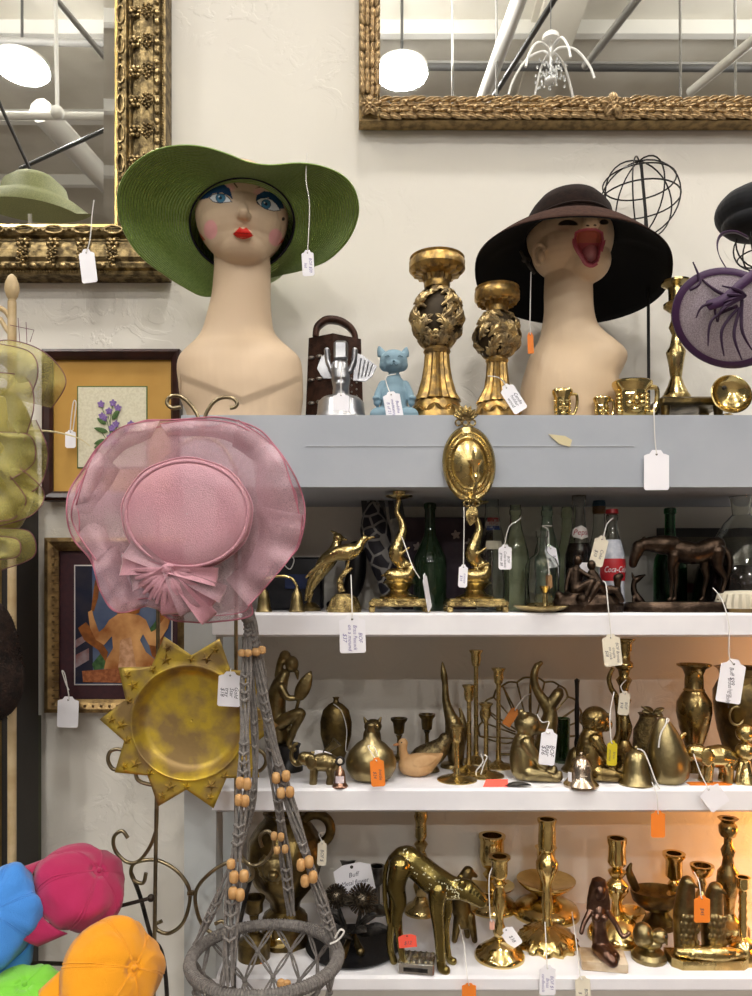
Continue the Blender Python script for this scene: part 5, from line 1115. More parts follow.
t.part('bell', t.mb().lathe([(7.6, 0), (8, 1.4), (6, 4), (5.4, 10), (4.6, 16), (2, 19), (1, 21), (0, 21)], 24), mat('copper', (.5, .3, .2), .3, 1, (.3, .17, .12), 40))
t.part('label_strip', t.mb().grid([[(5.9*sin(q), -5.9*cos(q), z) for q in [-.8+.2*i for i in range(9)]] for z in (5, 12)]), mat('label_pink', 'e3d3d6', .5))
t.part('medallion', t.mb().lathe([(0, -1), (4.2, -1), (5, 0), (4.2, 1), (0, 1)], 20, c=(0, 0, 26), R=Matrix.Rotation(pi/2, 3, 'X')), darkiron)
t.part('picture_disc', t.mb().ball((0, -1.2, 26), (2.6, .5, 2.8), 12), mat('disc_cream', 'd8cbb8', .5))
t = T('onion_bottle', 'squat round brass bottle with an orange tag', 'vase', 371, B3(777), 3); Z = t.Z
t.part('body', t.mb().lathe([(0, 0), (12, 0), (20, 4), (25, 13), (25.5, 20), (22, 30), (14, 38), (8, 42), (5.4, 46), (4.6, 50), (4, 51)], 40, sy=.8), olb)
t.part('neck', t.mb().lathe([(4.4, 49), (4, 54), (5, 56), (4, 58), (0, 59)], 20), aged)
tag(377.5, 772, 14, 29, 'orange tag with faint writing on the squat round brass bottle', rot=4, Y=-.008, m=orange, hang=[(376, 760), (371, 752, 8), (368, 746, 16), (374, 747, 16), (378, 756, 4)], lines=('bottle', '$24'), fs=4.5, ink=penb)
t = T('owl_figurine', 'small dark brass owl figurine behind the squat bottle', 'figurine', 372, .2, 3); a = t.mb(); k = (t.b-717); a.chain([(0, 0, 6, 8), (0, 0, k*.4, 10), (0, 0, k*.6, 9)], 18); a.ball((1, -1, k*.8), (9, 8, 7.5), 18); a.chain([(-6, -2, k*.9, 2.5), (-8, -2, k*1.0, 1)], 8); a.chain([(7, -2, k*.9, 2.5), (9, -2, k*1.0, 1)], 8)
t.part('body', a, aged, vox=.7, smooth=2); 
for x in (-3, 5): t.part('eye', t.mb().ball((x, -8.6, k*.83), (2.4, 1.2, 2.4), 12), brass)
t = T('double_candle_holder', 'low dark brass holder with two candle cups at the back', 'candle holder', 412, .21, 3); Z = t.Z
for (x, top, r, lean) in ((-13, 718, 8.4, 0), (15, 714, 8.4, 2)):
    t.part('candle_cup', t.mb().lathe([(2, Z(top+17)), (5, Z(top+15)), (6, Z(top+5)), (r, Z(top+2)), (r, Z(top)), (r*.7, Z(top)), (r*.6, Z(top+8)), (0, Z(top+9))], 24, c=(x, 0, 0)), darkbrass); t.part('stem', t.mb().lathe([(3.5, 5), (2.2, 8), (2, Z(top+20)), (3.4, Z(top+17))], 16, c=(x, 0, 0)), darkbrass)
t.part('base_bar', t.mb().box((1, 0, 3), (46, 14, 6), bev=2), darkbrass)
t = T('wooden_duck', 'pale unpainted wooden duck carving facing left', 'figurine', 420, B3(772), 3); a = t.mb(); W_ = mat('pale_wood', 'c7a073', .55, col2='b78d5f', ns=30, bump=.1, bs=60)
a.chain([(-12, 0, 11, 10), (-2, 0, 11, 12), (8, 0, 14, 9), (16, 0, 18, 5), (22, 0, 22, 1.5)], 22, 3); a.ball((-2, 0, 8), (16, 12, 8), 20); a.chain([(-15, 0, 16, 5.4), (-17, 0, 26, 4.2), (-17, 0, 33, 5)], 16, 3)
t.part('body', a, W_, vox=.75, smooth=3); t.part('beak', t.mb().chain([(-20, 0, 32, 2), (-26, 0, 31, 1)], 10), mat('beak_wood', 'b5794a', .5)); t.part('eye', t.mb().ball((-18.5, -4.8, 34.5), .8, 8), blackwire)
t.part('wing', t.mb().leaf((-8, -12.2, 15), (24, 2, 6), 6, bulge=.06), W_)
t = T('quail_figurine', 'dark brass speckled quail figurine behind the wooden duck', 'figurine', 428, .13, 3); a = t.mb(); a.chain([(-17, 0, 9, 5), (-6, 0, 14, 11), (6, 0, 18, 12), (14, 0, 26, 8), (17, 0, 32, 6.5)], 20, 3); a.chain([(21, 0, 31, 2.6), (26, 0, 29, 1)], 8); a.lathe([(0, 0), (12, 0), (10, 4), (6, 8), (0, 9)], 20); t.one(a, mat('quail_brass', (.26, .2, .1), .35, 1, (.1, .075, .04), 160, bump=1, bs=300), vox=.7, smooth=1)
t = T('swan_figurine', 'slender brass swan stretching its neck straight up', 'figurine', 452, B3(763), 3); Z = t.Z; a = t.mb()
a.chain([(4, 0, 8, 8), (3, 0, 22, 10), (2, 0, 40, 9), (-2, 0, 52, 6), (-6, 0, 66, 4), (-7, 0, 84, 3.2), (-8, 0, Z(676), 3.6), (-9, 0, Z(668), 2.4), (-9.5, 0, Z(662), .8)], 18, 3); a.chain([(8, 2, 16, 5), (12, 2, 40, 4), (8, 2, 58, 1.5)], 12, 2); a.lathe([(0, 0), (12, 0), (11, 4), (0, 6)], 20); t.one(a, aged, vox=.7, smooth=2)
def slim(px, base, top, r, label, Y=None, cr_=7, m=None):
    Y = B3(base) if Y is None else Y; t = T('slim_candlestick', label, 'candlestick', px, Y, 3, group=None); H = t.b-top; m = m or brass
    t.part('base', t.mb().lathe([(0, 0), (r, 0), (r, 1), (r*.85, 2.4), (r*.4, 4), (r*.18, 7), (2.8, 12)], 40), m)
    t.part('stem', t.mb().lathe([(2.8, 11.5), (2.4, 20), (2.2, H-20), (2.4, H-16)], 16), m)
    t.part('candle_cup', t.mb().lathe([(2.4, H-17), (4.2, H-14.5), (5, H-10), (5, H-4), (cr_, H-1), (cr_, H), (cr_*.7, H), (4, H-8), (0, H-9)], 24), m)
slim(457, 776, 726, 20, 'shortest slim brass candlestick with a broad round foot at the shelf front')
slim(469, 767, 685, 17, 'slim brass candlestick of middle height, just left of the tallest one')
slim(476, 758, 650, 15, 'tallest of the slim brass candlesticks')
slim(486, 772, 703, 18, 'short slim brass candlestick with a white string knotted round its stem')
slim(498.5, 763, 668, 15, 'second tallest slim brass candlestick, nearest the wire shell')
t = T('tied_string', 'white string knotted around the short slim candlestick', 'string', 485, B3(772)-.006, py=770); Z = t.Z
t.one(t.mb().tube(cr([t.P(481, 754, 4), t.P(483, 761, -2), t.P(480, 766, -3), t.P(476, 772, -4), t.P(478, 782, -5), t.P(480, 777, -4), t.P(484, 764, -3), t.P(487, 757, -2), t.P(484, 755, -1)], 5), .7, 6), string)
# shell rack
t = T('shell_rack', 'brass wire rack shaped like a fan shell against the wall', 'wire rack', 531, .255, 3); Z = t.Z
a = t.mb(); edge = []
for k in range(13):
    an = radians(-8+k*16.4); r = 52 if k % 2 == 0 else 49; edge.append((r*cos(an), 0, 28+r*.98*sin(an)))
    a.tube([(7*cos(an), 0, 18+7*sin(an)), (edge[-1][0], 0, edge[-1][2])], .95, 6)
    if k: m_ = ((edge[-1][0]+edge[-2][0])/2*1.05, 0, (edge[-1][2]+edge[-2][2])/2+2); a.tube(cr([edge[-2], m_, edge[-1]], 5), 1.1, 6)
    if k % 2 == 0: a.tube(cr([(18*cos(an), -3, 18+18*sin(an)), (30*cos(an+.1), -7, 22+30*sin(an+.1)), (edge[-1][0], 0, edge[-1][2])], 5), .9, 6)
a.tube([(-34, 0, 2), (34, 0, 2)], 1.4, 8); a.tube([(-18, 0, 2), (0, 0, 20), (18, 0, 2)], 1.2, 8)
t.one(a, aged)
t = T('curved_neck_bird', 'brass bird with a tall curling neck behind the seated bear', 'figurine', 540, .13, 3); Z = t.Z; a = t.mb()
a.chain([(-3, 0, Z(666), 3.5), (-6, 0, Z(675), 4), (-4, 0, Z(688), 4.2), (3, 0, Z(700), 5.6), (10, 0, Z(712), 7), (8, 0, Z(728), 9), (2, 0, 16, 10), (0, 0, 8, 10)], 18, 3); a.chain([(-3, 0, Z(666), 3.4), (1, 0, Z(663), 2.4)], 8); a.chain([(10, 0, Z(706), 6), (18, 0, Z(694), 6), (20, 0, Z(690), 2)], 12, 2); a.lathe([(0, 0), (15, 0), (13, 4), (0, 6)], 20); t.one(a, aged, vox=.75, smooth=2)
t = T('votive_glass', 'small dark green votive glass behind the seated bear', 'glass', 562, .2, 3); H = t.b-718; t.one(t.mb().lathe([(0, 0), (7, 0), (8, H), (7, H), (6.2, 3), (0, 3)], 24), glass('bottle_green', (.1, .2, .1), .1))
def bear(px, Y, head, label, m, k=1, ape=False):
    t = T('bear_figurine' if not ape else 'monkey_figurine', label, 'figurine', px, Y, 3); H = (t.b-head); a = t.mb(); q = H/78
    P_ = lambda x, y, z, r: (x*q, y*q, z*q, r*q)
    a.chain([P_(-6, 0, 14, 15), P_(-7, 0, 28, 15), P_(-6, 0, 42, 12.5), P_(-4, 0, 50, 9)], 24, 3)
    a.ball((-2*q, 0, 63*q), (14.5*q, 13.5*q, 14*q), 24)
    if ape: a.ball((8*q, 0, 58*q), (8*q, 9*q, 8*q), 18); a.ball((7*q, 0, 68*q), (6*q, 10*q, 3*q), 14)
    else: a.chain([P_(8, 0, 59, 8), P_(15, 0, 57.5, 5.6)], 16, 2); a.ball((20*q, 0, 59*q), 2.2*q, 8)
    for s_ in (-1, 1):
        if ape: a.ball((-4*q, s_*13*q, 63*q), (4*q, 2.5*q, 5*q), 12)
        else: a.ball((-7*q, s_*9*q, 75*q), (4.4*q, 3*q, 4.4*q), 12)
        a.chain([P_(-5, s_*11, 44, 6.5), P_(3, s_*14, 32, 5.5), P_(10, s_*12, 22, 4.6), P_(15, s_*10, 18, 4.4)], 16, 3)
        a.chain([P_(-2, s_*9, 10, 9), P_(12, s_*12, 8, 7), P_(24, s_*12, 5.4, 5), P_(30, s_*12, 6, 5.2), P_(31, s_*12, 10, 4)], 16, 3)
    o = t.part('body', a, m, vox=.85, smooth=3)
    for s_ in (-1, 1): t.part('eye', t.mb().ball((9*q if ape else 7*q, s_*-8.2*q, 67*q), 1.5*q, 10), darkiron)
    return t
bear(529, B3(776), 711, 'large brass bear sitting with its legs stretched forward, facing right', olb)
tag(548, 747, 16, 36, 'white handwritten tag hanging from the nose of the brass bear', rot=-6, Y=-.004, hang=[(546, 732), (549, 722, 14), (542, 722, 22), (537, 714, 24)], lines=('BOF', 'Bear', '$36'), fs=6, ink=penb)
tag(511, 717, 9, 20, 'rust orange tag hanging at an angle on the wire shell rack', rot=-32, Y=.16, m=mat('rust_card', 'bb6f2e', .6), hang=[(516, 708), (524, 697, 8), (530, 694, 20)], scal=False)
t = T('red_label', 'small red slip lying at the front edge beside the bear', 'price tag', 496, B3(783), 3); a = t.mb(); a.prism([(-13, 0), (12, 0), (13, 9), (-9, 9)], -.4, 0); M0 = Matrix.Rotation(radians(-50), 4, 'X'); a.v = [t.loc+(M0 @ (v-t.loc)) for v in a.v]; t.one(a, redtag)
t = T('metal_leaf', 'dark metal leaf lying at the front edge beside the red slip', 'ornament', 518, B3(783), 3); t.one(t.mb().leaf((-13, 2, 1), (26, -3, 1), 5.5, nrm=(0, 0, 1), bulge=.12), darkiron, solid=.0015)
t = T('hand_bell', 'small brass hand bell with a long black turned handle', 'bell', 577, .13, 3); Z = t.Z
t.part('bell', t.mb().lathe([(15, 0), (15.5, 1.5), (12, 6), (10, 14), (8, 20), (3, 24), (0, 25)], 28), aged)
t.part('handle', t.mb().lathe(t.pr([(2.6, t.b-24), (3, t.b-28), (2, t.b-34), (2.6, 710), (1.8, 700), (2.2, 684), (2.8, 680), (0, 678)]), 16), mat('ebony', '120e0c', .3))
t = T('mask_bell', 'small pinkish silver bell shaped like a rounded head with a flared rim', 'bell', 581, B3(782), 3); Z = t.Z
m_ = mat('rose_silver', (.55, .45, .36), .25, 1, (.4, .32, .22), 40)
a = t.mb(); a.lathe([(17, 0), (17.5, 2), (14, 6), (11.5, 10), (11.5, 18), (9.5, 25), (5, 29), (1.5, 31), (0, 31)], 32); t.part('bell', a, m_)
a = t.mb(); a.ball((0, -10.6, 18), (1.6, 2.4, 3), 10); a.ball((-4, -9.8, 22), (2, 1.2, 1), 8); a.ball((4, -9.8, 22), (2, 1.2, 1), 8); a.tube([(-3, -11, 12), (3, -11, 12)], .8, 6); a.ball((0, 0, 32), 2.4, 10); t.part('face_relief', a, m_)
t.part('sticker', t.mb().box((-13, -7, 11), (4, .8, 9), R=Matrix.Rotation(-.9, 3, 'Z')), paper)
bear(597, B3(776), 705, 'brass monkey sitting with its legs forward behind a yellow tag', spkl, ape=True)
tag(612, 753, 10, 25, 'yellow tag hanging on the brass monkey', rot=-2, Y=.0, m=yellowtag, hang=[(611, 740), (610, 715, 4), (614, 692, 16)], lines=('brass', 'monkey'), fs=3.6, ink=penb)
stick(624, 3, .12, [(17, 0), (17, 752), (14, 750), (8, 746), (5, 740)], [(5, 740), (7.5, 732), (8, 726), (5, 716), (4, 708), (7, 700), (4, 694), (5, 686), (8, 680), (4.6, 676), (6, 670)], [(6, 670), (9, 667), (9, 663), (6, 660), (6.4, 645), (9, 642), (11, 640), (11, 639)], 'tall brass candlestick with a curling side arm behind the monkey', m=spkl)
t = T('curled_arm_ornament', 'brass serpent like arm curling up beside the tall candlestick', 'ornament', 613, .115, 3); Z = t.Z
t.one(t.mb().tube(cr([(4, 0, 2, 4), (6, 0, 14, 3.5), (2, 0, 28, 3.4), (6, 0, 42, 3.2), (4, 0, Z(700), 3), (-2, 0, Z(688), 2.6), (-4, 0, Z(678), 2.4), (0, 0, Z(668), 2)], 6), None, 12), spkl)
tag(624, 703, 11, 24, 'small white tag tied to the tall candlestick behind the monkey', rot=-6, Y=.085, m=paper2, hang=[(623, 692), (621, 686, 3), (626, 680, 10)], lines=('BOF', '$18'), fs=3.8, ink=penb)
t = T('table_bell', 'wide brass bell with a white string loop standing before the tall candlestick', 'bell', 636, B3(780), 3); Z = t.Z
t.part('bell', t.mb().lathe([(17, 0), (17.6, 1.5), (15, 5), (12.6, 14), (11.4, 24), (9.5, 30), (5, 34), (0, 35)], 36), olb); t.part('crown_loop', t.mb().ball((0, 0, 36), (2.5, 2, 2.5), 10), olb)
t.part('string_loop', t.mb().tube(cr([(0, -4, 36), (5, -8, 34), (9, -13, 22), (13, -17, 8), (17, -18, 0)], 5), .7, 6), string)
t = T('rough_vase', 'dark rough textured vase with a small metal butterfly on its rim', 'vase', 648, .14, 3); Z = t.Z
t.part('body', t.mb().lathe(t.pr([(0, t.b), (9, t.b), (15, 745), (14, 730), (9, 720), (8, 716), (10, 713), (8, 713), (0, 716)]), 28), mat('rough_brass', (.26, .19, .08), .4, 1, (.1, .075, .035), 120, bump=1, bs=350, bdist=.004))
a = t.mb(); c = Vector((4, -4, Z(712)))
for d in ((10, -2, 5), (9, -2, -3), (-10, -1, 6), (-12, -1, 2)): a.leaf(c, d, 3.5, bulge=.15)
a.chain([(2, -5, Z(712), 1.2), (-8, -5, Z(706), .6)], 6); t.part('butterfly', a, aged, solid=.001)
t = T('pear_bottle', 'smooth leaning cone shaped brass bottle with a string tied at its tip', 'vase', 672, B3(779), 3); Z = t.Z
R_ = Matrix.Rotation(radians(-9), 3, 'Y'); a = t.mb(); a.lathe([(0, 0), (12, 0), (17, 4), (20.5, 14), (20.5, 24), (18, 36), (13.5, 50), (8.5, 60), (4.5, 65), (2, 66.5), (0, 67)], 44, R=R_, sy=.8); t.part('body', a, olb)
t.part('string_loop', t.mb().tube(cr([(-18, -12, Z(745)), (-16, -12, Z(732)), (-10, -10, Z(722)), (-7, -5, Z(718)), (-4, -2, Z(719)), (-8, -9, Z(721))], 5), .8, 6), string)
t = T('baluster_vase', 'tall dark brass baluster vase with a wide flared rim', 'vase', 694, .13, 3); Z = t.Z
t.part('body', t.mb().lathe(t.pr([(0, t.b), (12, t.b), (12, 758), (8, 752), (9, 744), (14, 728), (17, 712), (16.5, 702), (12, 694), (9, 690), (9, 680), (8.6, 675), (11, 669), (16.5, 665.5), (16.5, 664), (10, 668), (7, 676), (0, 690)]), 36), spkl)
t.part('neck_ring', t.mb().lathe(t.pr([(9, 692), (10.6, 690), (9, 688)]), 32), brass)
elephant(712, B3(778), 1.12, brass, 'brass elephant with lifted trunk standing at the right of the third shelf')
t = T('orange_slip', 'orange paper slip lying on the shelf under the right hand elephant', 'price tag', 712, B3(780), 3); t.one(t.mb().prism([(-24, 0), (14, 0), (18, .8), (-20, .8)], -6, 6), orange)
tag(714, 797, 22, 24, 'blank white tag hanging tilted over the third shelf edge below the elephant', rot=36, Y=-.014, hang=[(708, 788), (700, 772, 14), (693, 752, 30)])
t = T('large_urn', 'large dark brass urn with ring handles cut by the right edge', 'urn', 742, .15, 3); Z = t.Z
t.part('body', t.mb().lathe(t.pr([(0, t.b), (15, t.b), (17, 752), (23, 730), (27, 705), (27, 690), (22, 680), (20, 676), (23, 669), (26, 667), (21, 668), (18, 678), (0, 700)]), 44), darkbrass)
t.part('ring_handle', t.mb().tube([(-16+7*cos(q), -22, Z(712)+9*sin(q)) for q in [j*pi/10 for j in range(20)]], 1.3, 8, closed=True), aged)
t = T('stacked_ball_figurine', 'small brass figurine of two stacked balls on a flared foot at the right edge', 'figurine', 745, B3(779), 3); a = t.mb(); a.lathe([(0, 0), (11, 0), (9, 6), (6, 16), (5, 22), (0, 24)], 24); a.ball((0, 0, 32), 9.5, 20); a.ball((0, 0, 50), 9, 20); a.chain([(-5, -3, 20, 3), (-9, -5, 8, 3), (-10, -6, 2, 3)], 10, 2); t.one(a, brass, vox=.7, smooth=2)
tag(658, 824, 14, 27, 'orange tag hanging below the third shelf edge', Y=-.012, m=orange, hang=[(658, 812), (657, 796, -1), (652, 782, 10)])
# ---------------- lowest shelf ----------------
B4 = lambda py: Yb(4, py)
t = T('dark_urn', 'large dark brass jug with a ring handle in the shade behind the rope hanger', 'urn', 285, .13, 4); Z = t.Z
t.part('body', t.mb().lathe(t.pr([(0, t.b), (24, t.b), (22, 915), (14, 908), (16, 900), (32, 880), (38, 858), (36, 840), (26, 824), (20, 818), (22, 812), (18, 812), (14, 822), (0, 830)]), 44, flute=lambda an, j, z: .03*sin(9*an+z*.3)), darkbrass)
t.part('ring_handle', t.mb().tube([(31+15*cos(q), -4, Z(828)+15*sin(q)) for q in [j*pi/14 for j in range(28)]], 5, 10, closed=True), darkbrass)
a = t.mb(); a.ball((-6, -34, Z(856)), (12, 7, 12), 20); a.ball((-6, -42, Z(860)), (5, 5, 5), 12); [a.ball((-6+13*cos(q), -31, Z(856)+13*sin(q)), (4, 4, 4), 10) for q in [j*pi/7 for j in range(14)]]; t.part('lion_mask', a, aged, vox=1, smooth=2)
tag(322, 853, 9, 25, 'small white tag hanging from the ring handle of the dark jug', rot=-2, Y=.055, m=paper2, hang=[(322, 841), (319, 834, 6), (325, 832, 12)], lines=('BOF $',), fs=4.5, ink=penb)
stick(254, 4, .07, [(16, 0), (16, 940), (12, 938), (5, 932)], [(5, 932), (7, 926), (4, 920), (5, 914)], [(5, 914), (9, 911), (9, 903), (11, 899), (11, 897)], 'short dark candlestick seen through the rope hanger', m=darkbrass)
t = T('duck_figurine', 'small bright brass duck seen through the hanging rope basket', 'figurine', 280, B4(950), 4); a = t.mb(); a.chain([(-8, 0, 8, 6), (2, 0, 9, 8), (12, 0, 14, 3)], 16, 3); a.chain([(-9, 0, 14, 4), (-11, 0, 21, 3.6), (-16, 0, 20, 1)], 12, 2); t.one(a, polished, vox=.7, smooth=2)
t = T('orange_slip', 'orange slip lying on the lowest shelf seen through the rope basket', 'price tag', 255, B4(962), 4); t.one(t.mb().prism([(-10, 0), (9, 0), (8, 1), (-9, 1)], -4, 4), orange)
pew = mat('dark_pewter', (.2, .19, .17), .3, 1, (.1, .095, .085), 40)
for (px, top, r, py_) in ((348, 858, 10, 900), (377, 866, 8, 912)):
    stick(px, 4, B4(py_), [(r*1.5, 0), (r*1.5, py_-2), (r, py_-4), (3, py_-8)], [(3, py_-8), (3, top+20)], [(3, top+20), (r*.8, top+16), (r*.85, top+4), (r, top)], 'pewter candle cup behind the metal flowers, %s' % ('left of the white card' if px == 348 else 'with a small knob, right of the white card'), m=pew)
tag(354, 878, 38, 29, 'large white handwritten card leaning behind the metal flowers', rot=12, Y=.125, scal=False, lines=('Buff', 'Metal flower', 'candle $12'), trot=0, fs=6.5, ink=penb)
t = T('metal_flower_centrepiece', 'dark metal centrepiece of two spiky seed heads and leaves on a round black plate', 'centrepiece', 352.5, B4(948), 4); Z = t.Z
seedm = mat('seed_metal', (.17, .14, .1), .35, .9, (.05, .04, .03), 200)
blk = mat('speckled_black', '141414', .4, .3, '26262a', 300)
t.part('plate', t.mb().lathe([(0, 0), (38, 0), (46, 2), (47, 3.4), (38, 3), (0, 2.6)], 56), blk)
for (x, z, r) in ((-16, Z(896), 12), (10, Z(899), 15.5)):
    a = t.mb(); c = Vector((x, 0, z)); a.ball(c, r*.62, 16); N_ = 170
    for k in range(N_):
        zz = 1-2*(k+.5)/N_; rr = sqrt(1-zz*zz); an = k*2.39996; d = Vector((rr*cos(an), rr*sin(an), zz)); a.tube([tuple(c+d*r*.5)+(.4,), tuple(c+d*r)+(.6,)], None, 4)
    t.part('seed_head', a, seedm)
    t.part('stem', t.mb().tube(cr([(x, 0, z-r*.5), (x*.5, -1, 24), (0, 0, 3)], 5), 2, 8), darkiron)
for (b0_, d, w_) in (((6, -4, 16), (32, -10, 8), 9), ((2, -4, 14), (-34, -8, 6), 9), ((0, -6, 12), (-14, -20, 12), 8), ((4, -4, 22), (22, -6, 16), 6), ((0, -5, 18), (14, -22, 10), 8), ((-6, 2, 20), (-24, 6, 16), 7)):
    t.part('leaf', t.mb().leaf(b0_, d, w_, nrm=(0, -.4, 1), bulge=.25, n=8), darkiron, solid=.0012)
for (x, y) in ((-6, -26), (6, -20)): t.part('bud', t.mb().chain([(x*.3, -6, 16, 2), (x, y+6, 9, 3.4), (x*1.4, y, 6, 4.4)], 12, 2), aged)
# leopard
t = T('leopard_figurine', 'brass leopard with pale spots striding with lowered head', 'figurine', 430, .03, 4); Z = t.Z; lb = mat('leopard_brass', (.27, .21, .07), .2, 1, (.17, .13, .04), 25, rough2=.3)
a = t.mb()
a.chain([(-31, 2, Z(862), 11), (-23, 2, Z(860), 13.5), (-10, 1, Z(869), 13.5), (2, 0, Z(879), 14.5), (12, 0, Z(885), 14), (20, -1, Z(887), 12), (30, -2, Z(888), 10.5), (36, -3, Z(889), 11)], 22, 3)
a.chain([(40, -4, Z(891), 10), (46, -6, Z(895), 8.4), (50, -7, Z(898), 7)], 18, 2)
for s_ in (-1, 1): a.ball((31, -3+s_*8, Z(880)), (3.8, 2.2, 4.2), 10)
a.chain([(7, -8, Z(888), 10), (6, -9, Z(905), 7.6), (8, -9, Z(925), 5.8), (10, -9, 14, 4.8), (11, -9, 5, 4.8), (15, -10, 3, 4.6)], 16, 3)
a.chain([(13, 7, Z(888), 8.5), (18, 8, Z(912), 5.6), (16, 8, Z(930), 4.2), (19, 8, 8, 3.6), (24, 8, 3, 4)], 16, 3)
a.chain([(-30, -7, Z(864), 11.5), (-34, -8, Z(882), 9.4), (-30, -8, Z(900), 6.6), (-33, -8, Z(915), 5), (-28, -8, 16, 3.4), (-24, -8, 3, 4)], 16, 3)
a.chain([(-32, 8, Z(864), 9), (-40, 9, Z(884), 7), (-36, 9, Z(902), 5), (-40, 9, 22, 3.8), (-36, 9, 3, 4)], 16, 3)
t.part('body', a, lb, vox=.85, smooth=3)
t.part('tail', t.mb().tube(cr([(-38, 4, Z(858), 3), (-44, 5, Z(872), 2.8), (-45, 5, Z(900), 2.4), (-41, 5, Z(925), 2.2)], 5), None, 10), lb)
a = t.mb(); random.seed(9); cn = cr([(-31, 2, Z(862), 11), (-23, 2, Z(860), 13.5), (-10, 1, Z(869), 13.5), (2, 0, Z(879), 14.5), (12, 0, Z(885), 14), (20, -1, Z(887), 12), (30, -2, Z(888), 10.5)], 6)
for k in range(150):
    p = random.choice(cn); an = random.uniform(-.7, 1.3); R2 = p[3]*.985; a.ball((p[0]+random.uniform(-2, 2), p[1]-R2*cos(an), p[2]+R2*sin(an)), .75, 6)
t.part('spots', a, mat('pale_spots', 'cfc9a8', .5)); 
t = T('eagle_figurine', 'dark brass crouching animal figurine behind the leopard head', 'figurine', 464, .13, 4); Z = t.Z; a = t.mb(); a.chain([(4, 0, Z(872), 6), (-2, 0, Z(885), 8), (-4, 0, Z(902), 10), (0, 0, Z(920), 9)], 18, 3); a.chain([(6, 0, Z(872), 4), (12, 0, Z(876), 2)], 10); a.chain([(-6, -4, Z(915), 5), (-10, -5, 4, 3)], 12); a.chain([(6, -4, Z(915), 5), (10, -5, 4, 3)], 12); a.chain([(2, 4, Z(915), 5), (4, 5, 4, 3)], 12); t.one(a, darkbrass, vox=.8, smooth=2)
t.root.name = 'crouching_figurine'
stick(421, 4, B4(912), [(17, 0), (17, 910), (15, 906), (9, 903), (5, 896)], [(5, 896), (8, 886), (6, 878), (4, 868), (7, 858), (4, 850), (7, 844), (4, 840)], [(4, 840), (6, 836), (5.6, 822), (7, 816), (6, 813), (6.6, 810)], 'tall brass candlestick standing behind the leopard')
t = T('quilted_silver_box', 'silver box with a diamond quilted lid and a slot in the front', 'box', 417, B4(969), 4, rz=-9); a = t.mb(); a.box((0, 0, 6), (36, 26, 12), bev=1.2); t.part('box', a, silver)
a = t.mb()
for i_ in range(6):
    for j_ in range(5):
        x = -14.5+i_*5.8; y = -10.4+j_*5.2; o_ = len(a.v); a.add([(x-2.9, y, 12), (x, y-2.6, 12), (x+2.9, y, 12), (x, y+2.6, 12), (x, y, 13.6)], [[0, 1, 4], [1, 2, 4], [2, 3, 4], [3, 0, 4]])
t.part('quilted_lid', a, silver, sharp=5); t.part('slot', t.mb().box((0, -13, 5.4), (24, 1, 4)), darkiron)
tag(407.5, 941, 18, 13, 'red tag leaning on the quilted silver box', rot=5, Y=-.002, m=redtag, scal=False, lines=('$12',), trot=0, fs=5, ink=penb)
stick(492, 4, B4(908), [(25, 0), (25, 906), (22, 901), (17, 898), (14, 895), (7, 893)], [(6, 893), (22, 886), (22.5, 884.6), (6, 888), (5, 880), (9, 874), (5, 869)], [(5, 869), (10, 866), (12.5, 858), (12, 846), (12, 840), (13.5, 837), (13.5, 835)], 'heavy brass candlestick with a wide drip pan behind the front candlestick', m=polished)
stick(499.5, 4, B4(957), [(25, 0), (25, 954), (23, 951), (18, 949), (17, 946), (12, 943), (5, 937)], [(5, 937), (7, 930), (4, 922), (4, 915), (6.6, 905), (6, 893), (4, 888), (6, 884)], [(6, 884), (8, 882), (5, 880), (7, 877), (8, 874), (8, 861), (11, 858), (11, 856)], 'polished brass candlestick with a ringed round foot at the shelf front', m=polished)
tag(511, 937, 14, 22, 'white tag lying behind the front candlestick', rot=35, Y=.06, lines=('$38',), fs=5, ink=penb)
tag(492, 925, 5, 9, 'tiny pink tag hanging beside the front candlestick stem', rot=0, Y=.03, m=mat('pink_card', 'd9a38f', .6), hang=[(490, 915), (489, 880), (492, 868, 6)], scal=False)
tag(469, 993, 14, 20, 'orange tag hanging at the bottom edge below the leopard', Y=-.016, m=orange, hang=[(467, 975), (464, 945, 20), (459, 925, 60)])
stick(546, 4, B4(914), [(33, 0), (33, 911), (30, 905), (24, 902), (20, 899), (10, 896)], [(9, 896), (26, 884), (29, 880), (29, 879), (12, 884), (6, 884), (5, 870)], [(5, 870), (9, 866), (9, 850), (11, 847)], 'broad brass chamber candlestick with a dished drip pan at the back', m=polished)
stick(547, 4, B4(944), [(30, 0), (30, 941), (26, 934), (18, 929), (8, 924)], [(6, 924), (4, 916), (6, 905), (4.4, 893), (4.4, 884), (7, 878), (11, 868), (11, 862), (7, 856), (5, 853)], [(5, 853), (8, 851), (9, 846), (8.6, 830), (8, 824), (9.6, 821), (9.6, 819)], 'tall brass candlestick with a swirled shell foot', m=polished, flute=lambda an, j, z: .09*sin(13*an+z*.28))
tag(547.5, 980, 16, 30, 'white handwritten tag hanging from the swirled foot candlestick', rot=0, Y=-.012, hang=[(547, 966), (546, 945, 8), (545, 922, 34)], lines=('BOF $1', 'Brass', 'candlestick'), fs=4.5)
tag(583, 990, 15, 28, 'white tag at the bottom edge left of the marble based figure', rot=3, Y=-.012, hang=[(580, 975), (576, 940, 20), (572, 912, 60)], m=paper2, lines=('BOF', '$'), fs=4.5, ink=penb)
